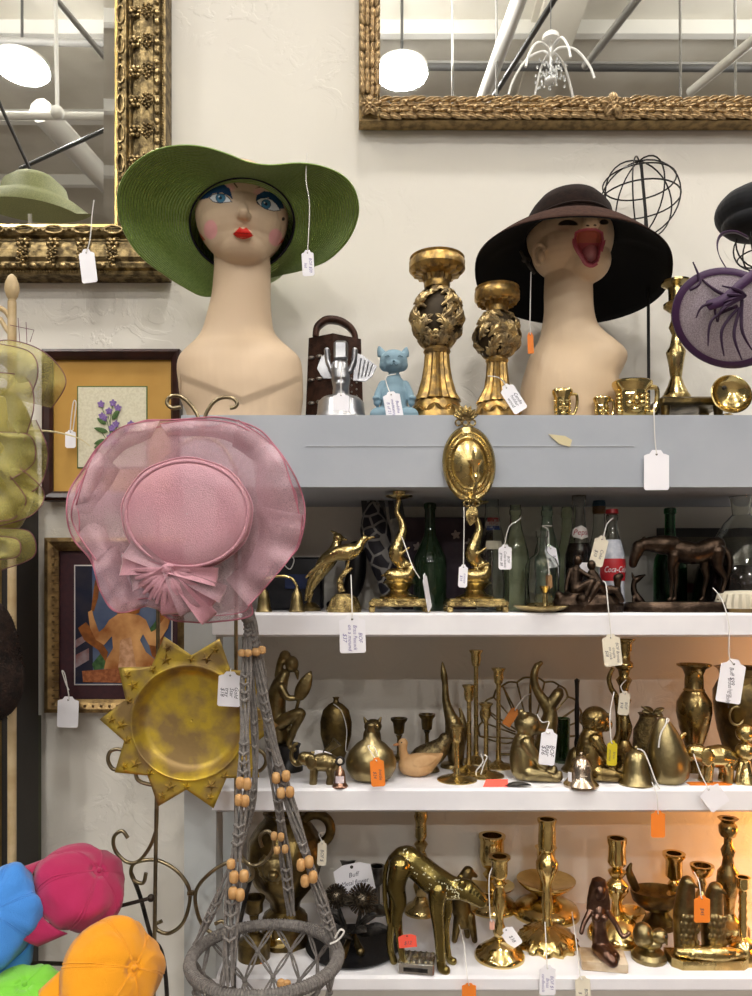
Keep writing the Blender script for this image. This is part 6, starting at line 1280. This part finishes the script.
stick(617, 4, B4(937), [(29, 0), (29, 934), (26, 928), (20, 924), (17, 918), (8, 914)], [(6, 914), (5, 900), (11, 890), (11, 884), (5, 878), (8, 874), (9, 871), (4, 868)], [(4, 868), (8, 865), (9.4, 862), (8.6, 856), (8.4, 846), (9.6, 842), (9.6, 838)], 'tall ringed brass candlestick behind the marble based figure', m=polished)
# egyptian lady
t = T('egyptian_figurine', 'bronze figure in an Egyptian headdress kneeling with arms held out on a marble block', 'figurine', 603, B4(965), 4); Z = t.Z
t.part('marble_base', t.mb().box((0, 0, 5), (44, 30, 10), R=Matrix.Rotation(radians(-9), 3, 'Z'), bev=1), mat('onyx_marble', 'b59a78', .25, col2='d8c7ae', ns=25))
rb = mat('red_bronze', (.2, .115, .08), .28, 1, (.1, .055, .04), 40)
a = t.mb(); a.chain([(0, 4, 16, 9), (-2, 3, 26, 8), (-3, 2, 38, 6.4), (-4, 1, 50, 7.6), (-4, 1, 56, 6)], 20, 3); a.chain([(-4, 1, 58, 3.6), (-4, 0, 64, 3.6)], 12); a.ball((-4, -2, Z(891)), (6.4, 7.4, 8.4), 18)
for s_ in (-1, 1): a.ball((-4+s_*4, -5, 49), 3.6, 12)
a.chain([(-12, 1, 54, 3.4), (-20, -4, 44, 2.6), (-24, -8, 36, 2.2)], 12, 3); a.chain([(4, 1, 54, 3.4), (12, -3, 42, 2.6), (17, -8, 32, 2.4), (23, -9, 36, 2)], 12, 3)
a.chain([(-4, 0, 16, 7.5), (0, -12, 15, 7), (4, -17, 12, 6)], 18, 3); a.chain([(4, 0, 16, 7), (7, -12, 14, 6)], 16, 2)
t.part('body', a, rb, vox=.75, smooth=2)
a = t.mb(); a.loft([(-4, 2, Z(910), 12, 5), (-4, 2, Z(900), 11.4, 6), (-4, 1, Z(888), 9.4, 7.4), (-4, 1, Z(880), 6.6, 6.6), (-4, 1, Z(877.5), 2, 2)], 24); t.part('headdress', a, rb, label='striped headdress')
t = T('duckling_figurine', 'small brass baby bird figurine bowed on a round foot', 'figurine', 649, B4(959), 4); a = t.mb(); a.lathe([(0, 0), (17, 0), (17.5, 4), (14, 8), (0, 10)], 28); a.ball((-6, 0, 24), (10, 10, 13), 20); a.ball((10, -2, 24), (8, 8, 7.5), 18); a.chain([(0, 0, 14, 5), (8, -3, 16, 4)], 12); a.chain([(14, -6, 22, 2.4), (15, -8, 18, 1)], 8); t.part('body', a, olb, vox=.8, smooth=2); t.part('eye', t.mb().ball((13.5, -8.5, 26), 1.6, 10), darkiron)
t = T('footed_dish', 'dark brass footed dish with a raised duck head handle', 'dish', 656, B4(925), 4); Z = t.Z
t.part('bowl', t.mb().lathe(t.pr([(4, 912), (14, 908), (22, 900), (24, 892), (24, 890), (20, 895), (12, 898), (0, 900)]), 40, sx=1.05, sy=.8), darkbrass); t.part('foot', t.mb().lathe(t.pr([(0, t.b), (19, t.b), (18, 920), (8, 916), (4, 911)]), 32), darkbrass)
t.part('handle', t.mb().chain([(-20, 0, Z(888), 4), (-24, 0, Z(880), 4.4), (-27, 0, Z(871), 3.4), (-25, 0, Z(864), 1.4)], 12, 3), darkbrass)
t = T('small_oil_dish', 'small polished brass dish like an oil lamp beside the marble based figure', 'dish', 632, B4(938), 4); Z = t.Z
t.part('dish', t.mb().lathe(t.pr([(2, 922), (10, 919), (13, 912), (13, 910), (9, 915), (0, 917)]), 28), polished); t.part('stem', t.mb().lathe(t.pr([(0, t.b), (9, t.b), (8, 934), (2.5, 930), (2.5, 921)]), 24), polished)
stick(674, 4, .22, [(18, 0), (18, 900), (12, 896), (5, 890)], [(5, 890), (6, 884), (4, 880)], [(4, 880), (8, 876), (8, 860), (11, 856), (11, 853)], 'brass candlestick at the back right of the dark footed dish', m=polished)
stick(702, 4, .2, [(15, 0), (15, 905), (10, 900), (4, 890)], [(4, 890), (5, 884), (3, 878)], [(3, 878), (9, 874), (11.5, 867), (11.5, 865)], 'small brass candlestick with a dished cup behind the feathered bookend', m=brass)
t = T('feathered_bookend', 'cast brass bookend with two feathered birds above a chamfered base', 'bookend', 706, B4(962), 4); Z = t.Z
a = t.mb(); a.prism([(-38, -9), (-30, -17), (30, -17), (40, -9), (40, 12), (-38, 12)], 0, 9); a.v = [t.loc+Vector((v.x-t.loc.x, v.z-t.loc.z, v.y-t.loc.y)) for v in a.v]; t.part('base', a, brass)
a = t.mb()
for (x, top) in ((-20, Z(876)), (8, Z(882))):
    a.chain([(x, 4, 12, 10), (x, 4, top*.5, 11), (x+1, 3, top*.78, 9), (x+2, 1, top-7, 7)], 20, 3); a.chain([(x+4, -4, top-6, 3), (x+9, -6, top-9, 1.2)], 10)
    for r_ in range(6):
        for c_ in range(4): a.ball((x-7+c_*4.6+(r_ % 2)*2, -6-1.5*(1.5-abs(c_-1.5)), 16+r_*6), (2.6, 1.6, 3.6), 8)
t.part('bird_relief', a, aged, vox=.85, smooth=1)
a = t.mb(); a.chain([(-30, -8, 14, 5), (-10, -12, 15, 7), (14, -12, 14, 7), (34, -8, 12, 4)], 18, 3)
for k in range(9): a.leaf((-30+k*7.4, -14, 9), (5, -2, 9), 2.6)
t.part('feather_roll', a, brass, vox=.8, smooth=1)
tag(702, 909, 16, 27, 'orange tag with string hanging on the feathered bookend', Y=.0, m=orange, hang=[(701, 896), (699, 882, 4), (694, 872, 18)], lines=('$45',), fs=5, ink=penb)
stick(728, 4, .15, [(20, 0), (20, 926), (16, 922), (9, 918), (6, 912)], [(6, 912), (7, 900), (11, 884), (10, 872), (6, 866), (5, 858), (7, 850), (4, 844), (4, 838), (7, 836)], [(7, 836), (8.6, 832), (9, 826), (6, 822), (9, 819), (10, 818)], 'thick turned brass candlestick near the right edge of the lowest shelf', m=spkl)
stick(743, 4, .055, [(13, 0), (13, 944), (9, 940), (4, 936)], [(4, 936), (4, 932), (4.4, 926), (3.6, 922), (4.4, 918), (3.6, 914), (4.4, 910), (3.6, 906), (4.4, 902), (3.6, 898), (4.4, 894), (3.6, 890)], [(4, 890), (6, 887), (5.6, 880), (7, 877)], 'slim rope twisted brass candlestick at the right edge of the lowest shelf', m=polished)
# ---------------- in front of the shelves, left ----------------
rackm = mat('rack_brass', (.33, .27, .16), .3, 1, (.2, .16, .1), 40)
t = T('scroll_plate_rack', 'tall brass wire plate rack with scrolled hooks in front of the shelves', 'plate rack', 196, -.045, z=0); P = t.P
def path(pts, y=0, r=1.9, n=6): return t.mb().tube(cr([P(*p[:2], p[2] if len(p) > 2 else y) for p in pts], n), r, 10)
t.part('top_scroll', path([(181, 407), (172, 408), (167, 403), (170, 397), (179, 396), (189, 403), (198, 417), (201, 440)]), rackm)
t.part('top_scroll', path([(230, 408), (235, 407), (237, 403), (232, 398), (221, 398), (212, 404), (205, 417), (202, 440)]), rackm)
t.part('upright', path([(157, 470), (158, 620), (157, 800), (154, 837), (140, 860), (127, 862), (115, 850), (114, 837), (122, 831), (128, 838)]), rackm)
t.part('upright', path([(236, 470), (236, 620), (236, 800), (238, 846), (249, 864), (262, 863), (273, 850), (273, 837), (267, 831), (260, 837), (262, 847)]), rackm)
t.part('cross_bar', path([(157, 470), (180, 446), (201, 438), (222, 446), (236, 470)]), rackm)
t.part('plate_hook', path([(157, 786), (138, 780), (134, 762), (122, 750), (111, 751), (108, 760), (113, 769), (121, 769)], -12), rackm)
t.part('plate_hook', path([(236, 786), (240, 780), (243, 758), (254, 750), (263, 753), (266, 762), (261, 770), (253, 771)], -12), rackm)
t.part('lower_scroll', path([(146, 873), (143, 883), (134, 880), (131, 870), (137, 862), (158, 860.5), (179, 873), (190, 893.5), (184, 921), (170, 933), (159, 931), (155, 925), (162, 921)]), rackm)
t.part('lower_scroll', path([(246, 882), (253, 876), (250, 866), (237, 860), (214, 870), (196, 891), (199, 918), (210, 932), (221.5, 933), (226, 927), (222, 921), (215, 924)]), rackm)
t.part('tie', t.mb().box(P(190.8, 893, 0), (7, 5, 5), bev=1), rackm)
fl = t.loc
a = t.mb(); a.tube(cr([P(131, 873, 2), P(140, 896, 6), P(151, 936, 10), P(166, 980, 14), (-32, 30, 260), (-36, 40, 0)], 6), 2.2, 8); t.part('leg', a, darkiron)
a = t.mb(); a.tube(cr([P(253, 873, 2), P(246, 896, 6), P(238, 936, 10), P(234, 980, 14), (34, 30, 260), (38, 40, 0)], 6), 2.2, 8); t.part('leg', a, darkiron)
a = t.mb(); a.tube([P(158, 700, 0), P(155, 900, -6), (-40, -30, 0)], 2, 8); t.part('leg', a, rackm)
# sun plate
sunm = mat('gold_leaf_plate', (.6, .43, .05), .38, .65, (.3, .2, .08), 26, rough2=.5, bump=.3, bs=60, cr_=(.38, .62))
t = T('sun_plate', 'gold leafed tray shaped like a ten pointed sun with raised stars', 'tray', 189.5, -.1, py=722)
tips = []
for k in range(20):
    an = radians(70+18*k); r = 89 if k % 2 == 0 else 67; tips.append((r*cos(an), r*sin(an)))
oc = []
for i in range(20):
    x1, z1 = tips[i]; x2, z2 = tips[(i+1) % 20]
    for q in range(4): oc.append((x1+(x2-x1)*q/4, z1+(z2-z1)*q/4))
rows = []
for f in range(5):
    g = f/4; rows.append([Vector((x*(1-g)+58*cos(atan2(z, x))*g, -2-3*g*0, z*(1-g)+58*sin(atan2(z, x))*g)) for x, z in oc])
for (r, y) in ((56, -3.5), (54, -1), (51, 6), (47, 9), (44, 10), (20, 10), (8, 10), (2, 10), (.02, 10)): rows.append([Vector((r*cos(atan2(z, x)), y, r*sin(atan2(z, x)))) for x, z in oc])
t.part('dish', t.mb().grid(rows, cu=True), sunm, solid=.003, sharp=50)
a = t.mb(); random.seed(21); ST = []
for k in range(10):
    an = radians(70+36*k); ST.append((77, an, 5.6)); ST.append((66.5, an+radians(4), 7.6))
    ST.append((63.5, an+radians(18), 5.8))
for (r, an, s_) in ST:
    a = t.mb()
    cx, cz = r*cos(an), r*sin(an); o_ = random.random()*1.2; rim = []
    for q in range(10):
        rr = s_ if q % 2 == 0 else s_*.42; b_ = o_+q*pi/5; rim.append((cx+rr*cos(b_), -2.3, cz+rr*sin(b_)))
    a.add(rim+[(cx, -7.8, cz)], [[q, (q+1) % 10, 10] for q in range(10)]); t.part('raised_star', a, sunm, sharp=5)
t.part('inner_rim', t.mb().tube([(57*cos(q), -4, 57*sin(q)) for q in [j*2*pi/72 for j in range(72)]], 1.2, 8, closed=True), sunm)
tag(229.5, 689, 23, 35, 'white handwritten tag hanging on the sun shaped tray', rot=-3, Y=-.125, hang=[(230, 674), (231, 668, 4)], lines=('Gold', 'Star', 'tray', '$18'), fs=5.6, ink=penb)
# pink hat
pinkm = organza('pink_organza', 'bd929c', 'd2adb5', .47, .1, 700); pinkc = organza('pink_crown', 'd0939f', 'b58590', .84, .06, 700); pke = mat('pink_edge', 'b26a7b', .5)
t = T('pink_organza_hat', 'wide pink organza hat with a fabric flower, its crown facing out', 'hat', 187, -.21, py=514)
OUTP = [(305, 514), (299, 545), (286, 562), (272, 579), (252, 600), (250, 616), (213, 622), (190, 622), (170, 619), (150, 606), (117, 612), (101, 592), (91, 561), (74, 540), (67, 518), (69, 492), (84, 468), (98, 447), (118, 432), (143, 421), (165, 420), (187, 419), (215, 417), (238, 421), (260, 430), (275, 446), (288, 464), (300, 488)]
INP = [(187+60*cos(a_), 514+50*sin(a_)) for a_ in [atan2(y-514, x-187) for x, y in OUTP]]
a = t.mb(); e = t.mb(); veil(t, a, e, INP, OUTP, 0, 4, 7, 4.5, er=.9, seed=3, rows=14, closed=True, bulge=-4); o = t.part('brim', a, pinkm, sharp=180); t.part('brim_edge', e, pke, parent=o)
OUT2 = [(187+(x-187)*.93+4*sin(i*1.9), 514+(y-514)*.93+4*cos(i*2.3)) for i, (x, y) in enumerate(OUTP)]
a = t.mb(); e = t.mb(); veil(t, a, e, INP, OUT2, -8, -12, 5, 5, er=.6, seed=8, rows=12, closed=True, bulge=2); o = t.part('brim', a, pinkm, sharp=180, label='upper brim layer'); t.part('brim_edge', e, pke, parent=o)
for k, (inn, out_, y0, y1, wv, am) in enumerate((
    ([(120, 470), (108, 495), (104, 515), (112, 545)], [(98, 448), (80, 485), (72, 520), (96, 560)], -10, -16, 2, 4),
    ([(150, 440), (125, 450), (108, 470), (96, 500)], [(160, 420), (120, 428), (92, 458), (76, 505)], -12, -20, 2, 4),
    ([(232, 446), (252, 462), (256, 490), (262, 520)], [(238, 420), (276, 448), (290, 480), (303, 530)], -12, -22, 1.5, 5),
    ([(170, 440), (195, 436), (225, 440), (246, 452)], [(160, 424), (195, 420), (235, 424), (270, 444)], -12, -20, 1.5, 4),
    ([(255, 505), (258, 540), (240, 565), (226, 580)], [(303, 515), (296, 548), (270, 582), (248, 606)], -12, -22, 2, 5),
    ([(120, 545), (124, 570), (134, 590), (150, 600)], [(92, 555), (100, 590), (118, 612), (146, 606)], -10, -18, 2, 4))):
    a = t.mb(); e = t.mb(); veil(t, a, e, inn, out_, y0, y1, wv, am, er=.7, seed=k+20, bulge=5); o = t.part('ruffle', a, pinkm, sharp=180); t.part('edging', e, pke, parent=o)
def ell(rx, rz, y, k=0, n=72, wob=0): return [t.P(187+rx*cos(2*pi*i/n)*(1+wob*sin(9*2*pi*i/n)), 514-rz*sin(2*pi*i/n)*(1+wob*sin(9*2*pi*i/n)), y) for i in range(n)]
t.part('crown', t.mb().grid([ell(60, 50, 2), ell(64, 54, -8, wob=.006), ell(66, 56.5, -22, wob=.012), ell(65, 56, -36, wob=.008), ell(62, 53.5, -44), ell(57, 49, -47), ell(40, 34, -48.5), ell(20, 17, -49), ell(.5, .5, -49)], cu=True), pinkc, sharp=180)
a = t.mb()
a.tube(ell(61, 52.5, -45), 1.8, 8, closed=True)
for k in range(4): a.tube(ell(65.5, 56.4, -38+k*7, wob=.008), .8, 6, closed=True)
t.part('crown_piping', a, pinkc)
def loop(c, d, w_, L_, y): 
    c = Vector(c); d = Vector(d).normalized(); s_ = Vector((-d.z, 0, d.x)); R = []
    for q in range(13):
        u = q/12; al = sin(pi*u); hh = L_*al; yy = y-9*cos(pi*u); ww = w_*(.35+.65*al); R.append([c+d*hh+s_*ww*v_+Vector((0, yy-2*abs(v_)*2, 0)) for v_ in (-1, -.5, 0, .5, 1)])
    return R
fc = tuple(t.P(170, 570, -40)*1.0); fc = (fc[0], 0, fc[2])
for k, (dx, dz, w_, L_) in enumerate(((-1, .12, 11, 48), (-.95, .55, 12, 46), (-.7, -.7, 11, 30), (-.3, -1, 12, 40), (.1, -1, 12, 42), (.5, -.95, 11, 44), (.85, -.75, 10, 52), (1, -.45, 9, 56), (1, -.15, 9, 46), (-.9, -.25, 10, 40), (.9, -1.1, 9, 60))):
    t.part('bow_loop', t.mb().grid(loop(fc, (dx, 0, dz), w_, L_, -34-(k % 3)*3)), pinkm if k % 2 else pinkc, sharp=180)
a = t.mb()
for k in range(14):
    an = pi*(1.0+k/13); a.tube(cr([(fc[0]+4*cos(an), -46, fc[2]+4*sin(an)), (fc[0]+16*cos(an), -50, fc[2]+18*sin(an)), (fc[0]+32*cos(an), -44, fc[2]+34*sin(an))], 4), [2, 2.2, 2.4, 2.5, 2.5, 2.4, 2.2, 2, 1.6], 6, flat=.6)
t.part('pleats', a, pinkc)
t.part('knot', t.mb().ball((fc[0], -48, fc[2]), (7, 5, 6), 16), pinkc)
# macrame hanger
rope = mat('grey_rope', '6f6a66', .9, col2='827c77', ns=150, bump=1, bs=450, bdist=.002); beadm = mat('wood_bead', 'c49a67', .5, col2='b48653', ns=60)
t = T('macrame_hanger', 'grey macrame plant hanger with wooden beads and a rope wrapped hoop', 'plant hanger', 265, -.165, py=957)
def bundle(pts, name, seed, nn=6, w0=4, w1=8, rr=1.5):
    sp = cr([tuple(t.P(*p)) for p in pts], 10); n = len(sp); random.seed(seed); a = t.mb()
    for k in range(nn):
        ph = k*2*pi/nn; pth = []
        for i, p in enumerate(sp):
            f = i/(n-1); w_ = (w0+(w1-w0)*f)*(.55+.45*abs(sin(f*pi*4+.4))); tw = ph+f*9; pth.append((p[0]+w_*cos(tw)*.85, p[1]+w_*.4*sin(tw), p[2]))
        a.tube(pth, rr, 6)
    # square knots
    for i in range(3, n-2, 1):
        f = i/(n-1)
        if (f*6) % 1 < .42 and f > .06:
            p = sp[i]; w_ = w0+(w1-w0)*f; a.tube([(p[0]-w_*.7, p[1]-2, p[2]+1.5), (p[0], p[1]-w_*.45-2, p[2]-.8), (p[0]+w_*.7, p[1]-2, p[2]+1.5)], rr*1.05, 6)
    t.part(name, a, rope)
def beads(l):
    for (x, y, d, w_, h) in l: 
        c = t.P(x, y, d); t.part('bead', t.mb().lathe([(w_*.45, -h*.5), (w_*.85, -h*.38), (w_, -h*.1), (w_, h*.1), (w_*.85, h*.38), (w_*.45, h*.5)], 16, c=c), beadm)
bundle([(246, 606, 0), (248, 630, 0), (245, 700, -25), (243, 790, -45), (234, 880, -60), (228, 985, -70)], 'cord_bundle', 1, 6, 4, 8)
bundle([(249, 606, 0), (254, 640, 0), (268, 720, 0), (292, 810, 0), (318, 890, 5), (338, 955, 8)], 'cord_bundle', 2, 7, 4, 7)
bundle([(248, 606, 0), (258, 650, 10), (268, 730, 35), (282, 830, 60), (291, 915, 75)], 'cord_bundle', 3, 6, 4, 7)
bundle([(247, 606, 0), (252, 680, 0), (254, 790, 0), (230, 870, 0), (196, 945, 0)], 'cord_bundle', 4, 4, 2, 5)
t.part('hanging_cord', t.mb().tube(cr([t.P(248, 625, 0), t.P(247, 595, 0), t.P(244, 540, 20), t.P(238, 478, 98)], 8), 4, 10), rope)
a = t.mb(); a.ball(t.P(247, 610, 0), (8, 7, 5), 16); a.ball(t.P(248, 619, 0), (7, 6, 5), 16); t.part('top_knot', a, rope)
beads([(242, 653, -20, 4, 7), (248, 653, -22, 4, 7), (256, 652, -8, 4.4, 8), (262, 650, -4, 4, 8), (240, 783, -52, 4.2, 11), (247, 784, -52, 4.2, 11), (239, 800, -54, 4.2, 11), (245, 801, -54, 4.2, 11), (276, 778, -10, 4.4, 11), (286, 776, -10, 4.4, 11), (281, 793, -10, 4.4, 11), (290, 792, -10, 4.4, 11),
       (301, 865, -10, 4.6, 12), (309, 862, -10, 4.6, 12), (305, 881, -10, 4.6, 12), (313, 877, -10, 4.6, 12), (274, 836, 50, 3.6, 9), (281, 837, 50, 3.6, 9), (277, 850, 52, 3.6, 9), (285, 849, 52, 3.6, 9), (231, 864, -68, 4, 9), (234, 877, -68, 4.4, 11), (244, 876, -68, 4.4, 11), (233, 893, -70, 4.4, 11), (240, 895, -70, 4.4, 11), (281, 984, -40, 4, 9), (287, 985, -40, 4, 9)])
HR_ = 73; a = t.mb(); a.tube([(HR_*cos(q), HR_*sin(q), 0) for q in [j*2*pi/64 for j in range(64)]], 5.5, 10, closed=True)
for k in range(150):
    q = 2*pi*k/150; c = Vector((HR_*cos(q), HR_*sin(q), 0)); u_ = Vector((cos(q), sin(q), 0)); a.tube([c+(u_*cos(b_)+Vector((0, 0, 1))*sin(b_))*5.9 for b_ in [j*pi/4 for j in range(8)]], .8, 4, closed=True)
t.part('hoop', a, rope)
a = t.mb(); N_ = 12
def np_(k, l): q = 2*pi*(k+.5*(l % 2))/N_; r = (HR_, HR_*.94, HR_*.8, HR_*.6, HR_*.34)[l]; return Vector((r*cos(q), r*sin(q), -(0, 26, 50, 70, 84)[l]))
for l in range(4):
    for k in range(N_):
        p = np_(k, l); q0 = np_(k, l+1); q1 = np_(k-1 if l % 2 == 0 else k+1, l+1)
        for q in (q0, q1):
            for off in (-1.6, 1.6):
                o_ = Vector((off*cos(2*pi*k/N_+pi/2), off*sin(2*pi*k/N_+pi/2), 0)); m_ = (p+q)/2+o_*1.4; a.tube(cr([p+o_*.2, m_, q+o_*.2], 4), 1.2, 5)
        a.ball(q0, 3, 8)
a.ball((0, 0, -88), (24, 24, 6), 16); t.part('net_basket', a, rope)
t.part('white_knot', t.mb().tube(cr([t.P(335, 938, -8), t.P(340, 930, -10), t.P(344, 932, -10), t.P(338, 940, -10), t.P(330, 944, -10)], 5), 1, 6), string)
# caps
def capm(n, c): return mat(n, c, .85, sheen=.25, bump=.5, bs=900)
def baseball_cap(label, px, py, Y, R, axis, fwd, m, bill=True, seed=0):
    t = T('baseball_cap', label, 'cap', px, Y, py=py); A_ = Vector(axis).normalized(); F = Vector(fwd); F = (F-A_*F.dot(A_)).normalized(); S_ = A_.cross(F); random.seed(seed)
    rows = []; n = 72; K = 14
    HH = .74
    def cp(q, v, lift=0):
        pan = abs(((q/(pi/3)) % 1)-.5)*2; sv = sin(v*pi/2)**.9
        r = R*sv*(1-.055*(1-pan**2)*(0)+.035*(1-pan)*0-.05*(pan**3)*sv); h = R*HH*max(0, cos(v*pi/2))**.8
        d = F*cos(q)+S_*sin(q); p = d*r*(1.12 if cos(q) > 0 else 1.0)**abs(cos(q))+A_*h
        nz = noise.noise(Vector((d.x*1.3+seed*3.1, d.z*1.3, v*1.8+d.y)))+.5*noise.noise(Vector((d.x*3.1+seed, d.z*3.1+5, v*4+d.y*2)))
        return p*(1+.16*nz*min(1, v*1.6)+lift)
    for j in range(K+1): rows.append([cp(2*pi*i/n, j/K) for i in range(n)])
    top = A_*R*HH
    o = t.part('crown', t.mb().grid(rows[1:], cu=True), m, solid=.0012, sharp=60)
    sm = t.mb()
    for k in range(6):
        for dq in (-.035, .035): sm.tube([cp(k*pi/3+dq, v/20, .004) for v in range(1, 21)], R*.016, 5)
    t.part('seam_stitching', sm, m, parent=o)
    a = t.mb(); a.grid([[top*1.0 for _ in range(n)], rows[1]], cu=True); a.ball(top*1.02, R*.06, 12); t.part('button', a, m)
    if bill:
        g = []
        for j in range(7):
            v = j/6; row = []
            for i in range(21):
                q = radians(-62+124*i/20); e_ = F*cos(q)*1.1+S_*sin(q); L_ = R*.72*cos(q*.95)**.7*v; row.append(e_*R+F*L_-A_*(R*.02+.30*R*v*(sin(q)**2)+.1*R*v))
            g.append(row)
        t.part('bill', t.mb().grid(g), m, solid=.004)
    return t
baseball_cap('crumpled raspberry pink baseball cap on the cap rack', 80, 893, -.17, 47, (.62, -.25, .72), (-.8, -.55, -.1), capm('pink_cotton', 'a81f52'), seed=1)
baseball_cap('bright blue baseball cap at the left edge', -2, 912, -.24, 44, (.2, -.75, .35), (-.1, -.25, -1), capm('blue_cotton', '3f82d0'), seed=2)
baseball_cap('yellow orange baseball cap with its button facing right', 112, 972, -.24, 50, (.72, -.5, .35), (-.55, -.3, -.5), capm('orange_cotton', 'e8980f'), seed=3)
baseball_cap('lime green baseball cap at the bottom left corner', 26, 1010, -.28, 46, (.12, -.35, .95), (-.3, -1, -.2), capm('green_cotton', '78c83a'), seed=4)
t = T('cap_rack', 'dark wire cap rack with ball tipped arms carrying the bright baseball caps', 'cap rack', 20, -.13, z=0)
m_ = mat('rack_iron', '3a332d', .45, .6)
t.part('post', t.mb().tube([(0, 0, 0), t.P(20, 880, 0)], 4, 10), m_)
for (x, y, d) in ((151, 898, 10), (80, 885, -22), (-2, 900, -60), (110, 965, -65), (26, 1000, -90)):
    p1 = t.P(x, y, d); p0 = Vector((0, 0, p1.z-30)); t.part('arm', t.mb().tube([p0, p1], 2, 8).ball(p1, 4, 12), m_)
# ---------------- groups ----------------
GR = {'slim_candlestick': 'slim brass candlesticks on the third shelf', 'dolphin_candlestick': 'fish candlesticks on the second shelf', 'character_mug': 'brass face mugs on the top shelf',
      'pillar_candle_holder': 'gold pillar candle holders', 'mannequin_bust': 'mannequin busts on the top shelf', 'glass_bottle': 'glass bottles on the second shelf', 'wine_bottle': 'glass bottles on the second shelf',
      'baseball_cap': 'bright baseball caps at the bottom left', 'price_tag': 'price tags', 'elephant_figurine': 'brass elephants on the third shelf'}
for o in bpy.data.objects:
    if o.parent is None and 'label' in o:
        k = o.name.split('.')[0]
        if k in GR: o['group'] = GR[k]
        if k == 'brass_candlestick' and 'top shelf' not in o['label'] and o.location.z < 1: o['group'] = 'brass candlesticks on the lowest shelf'
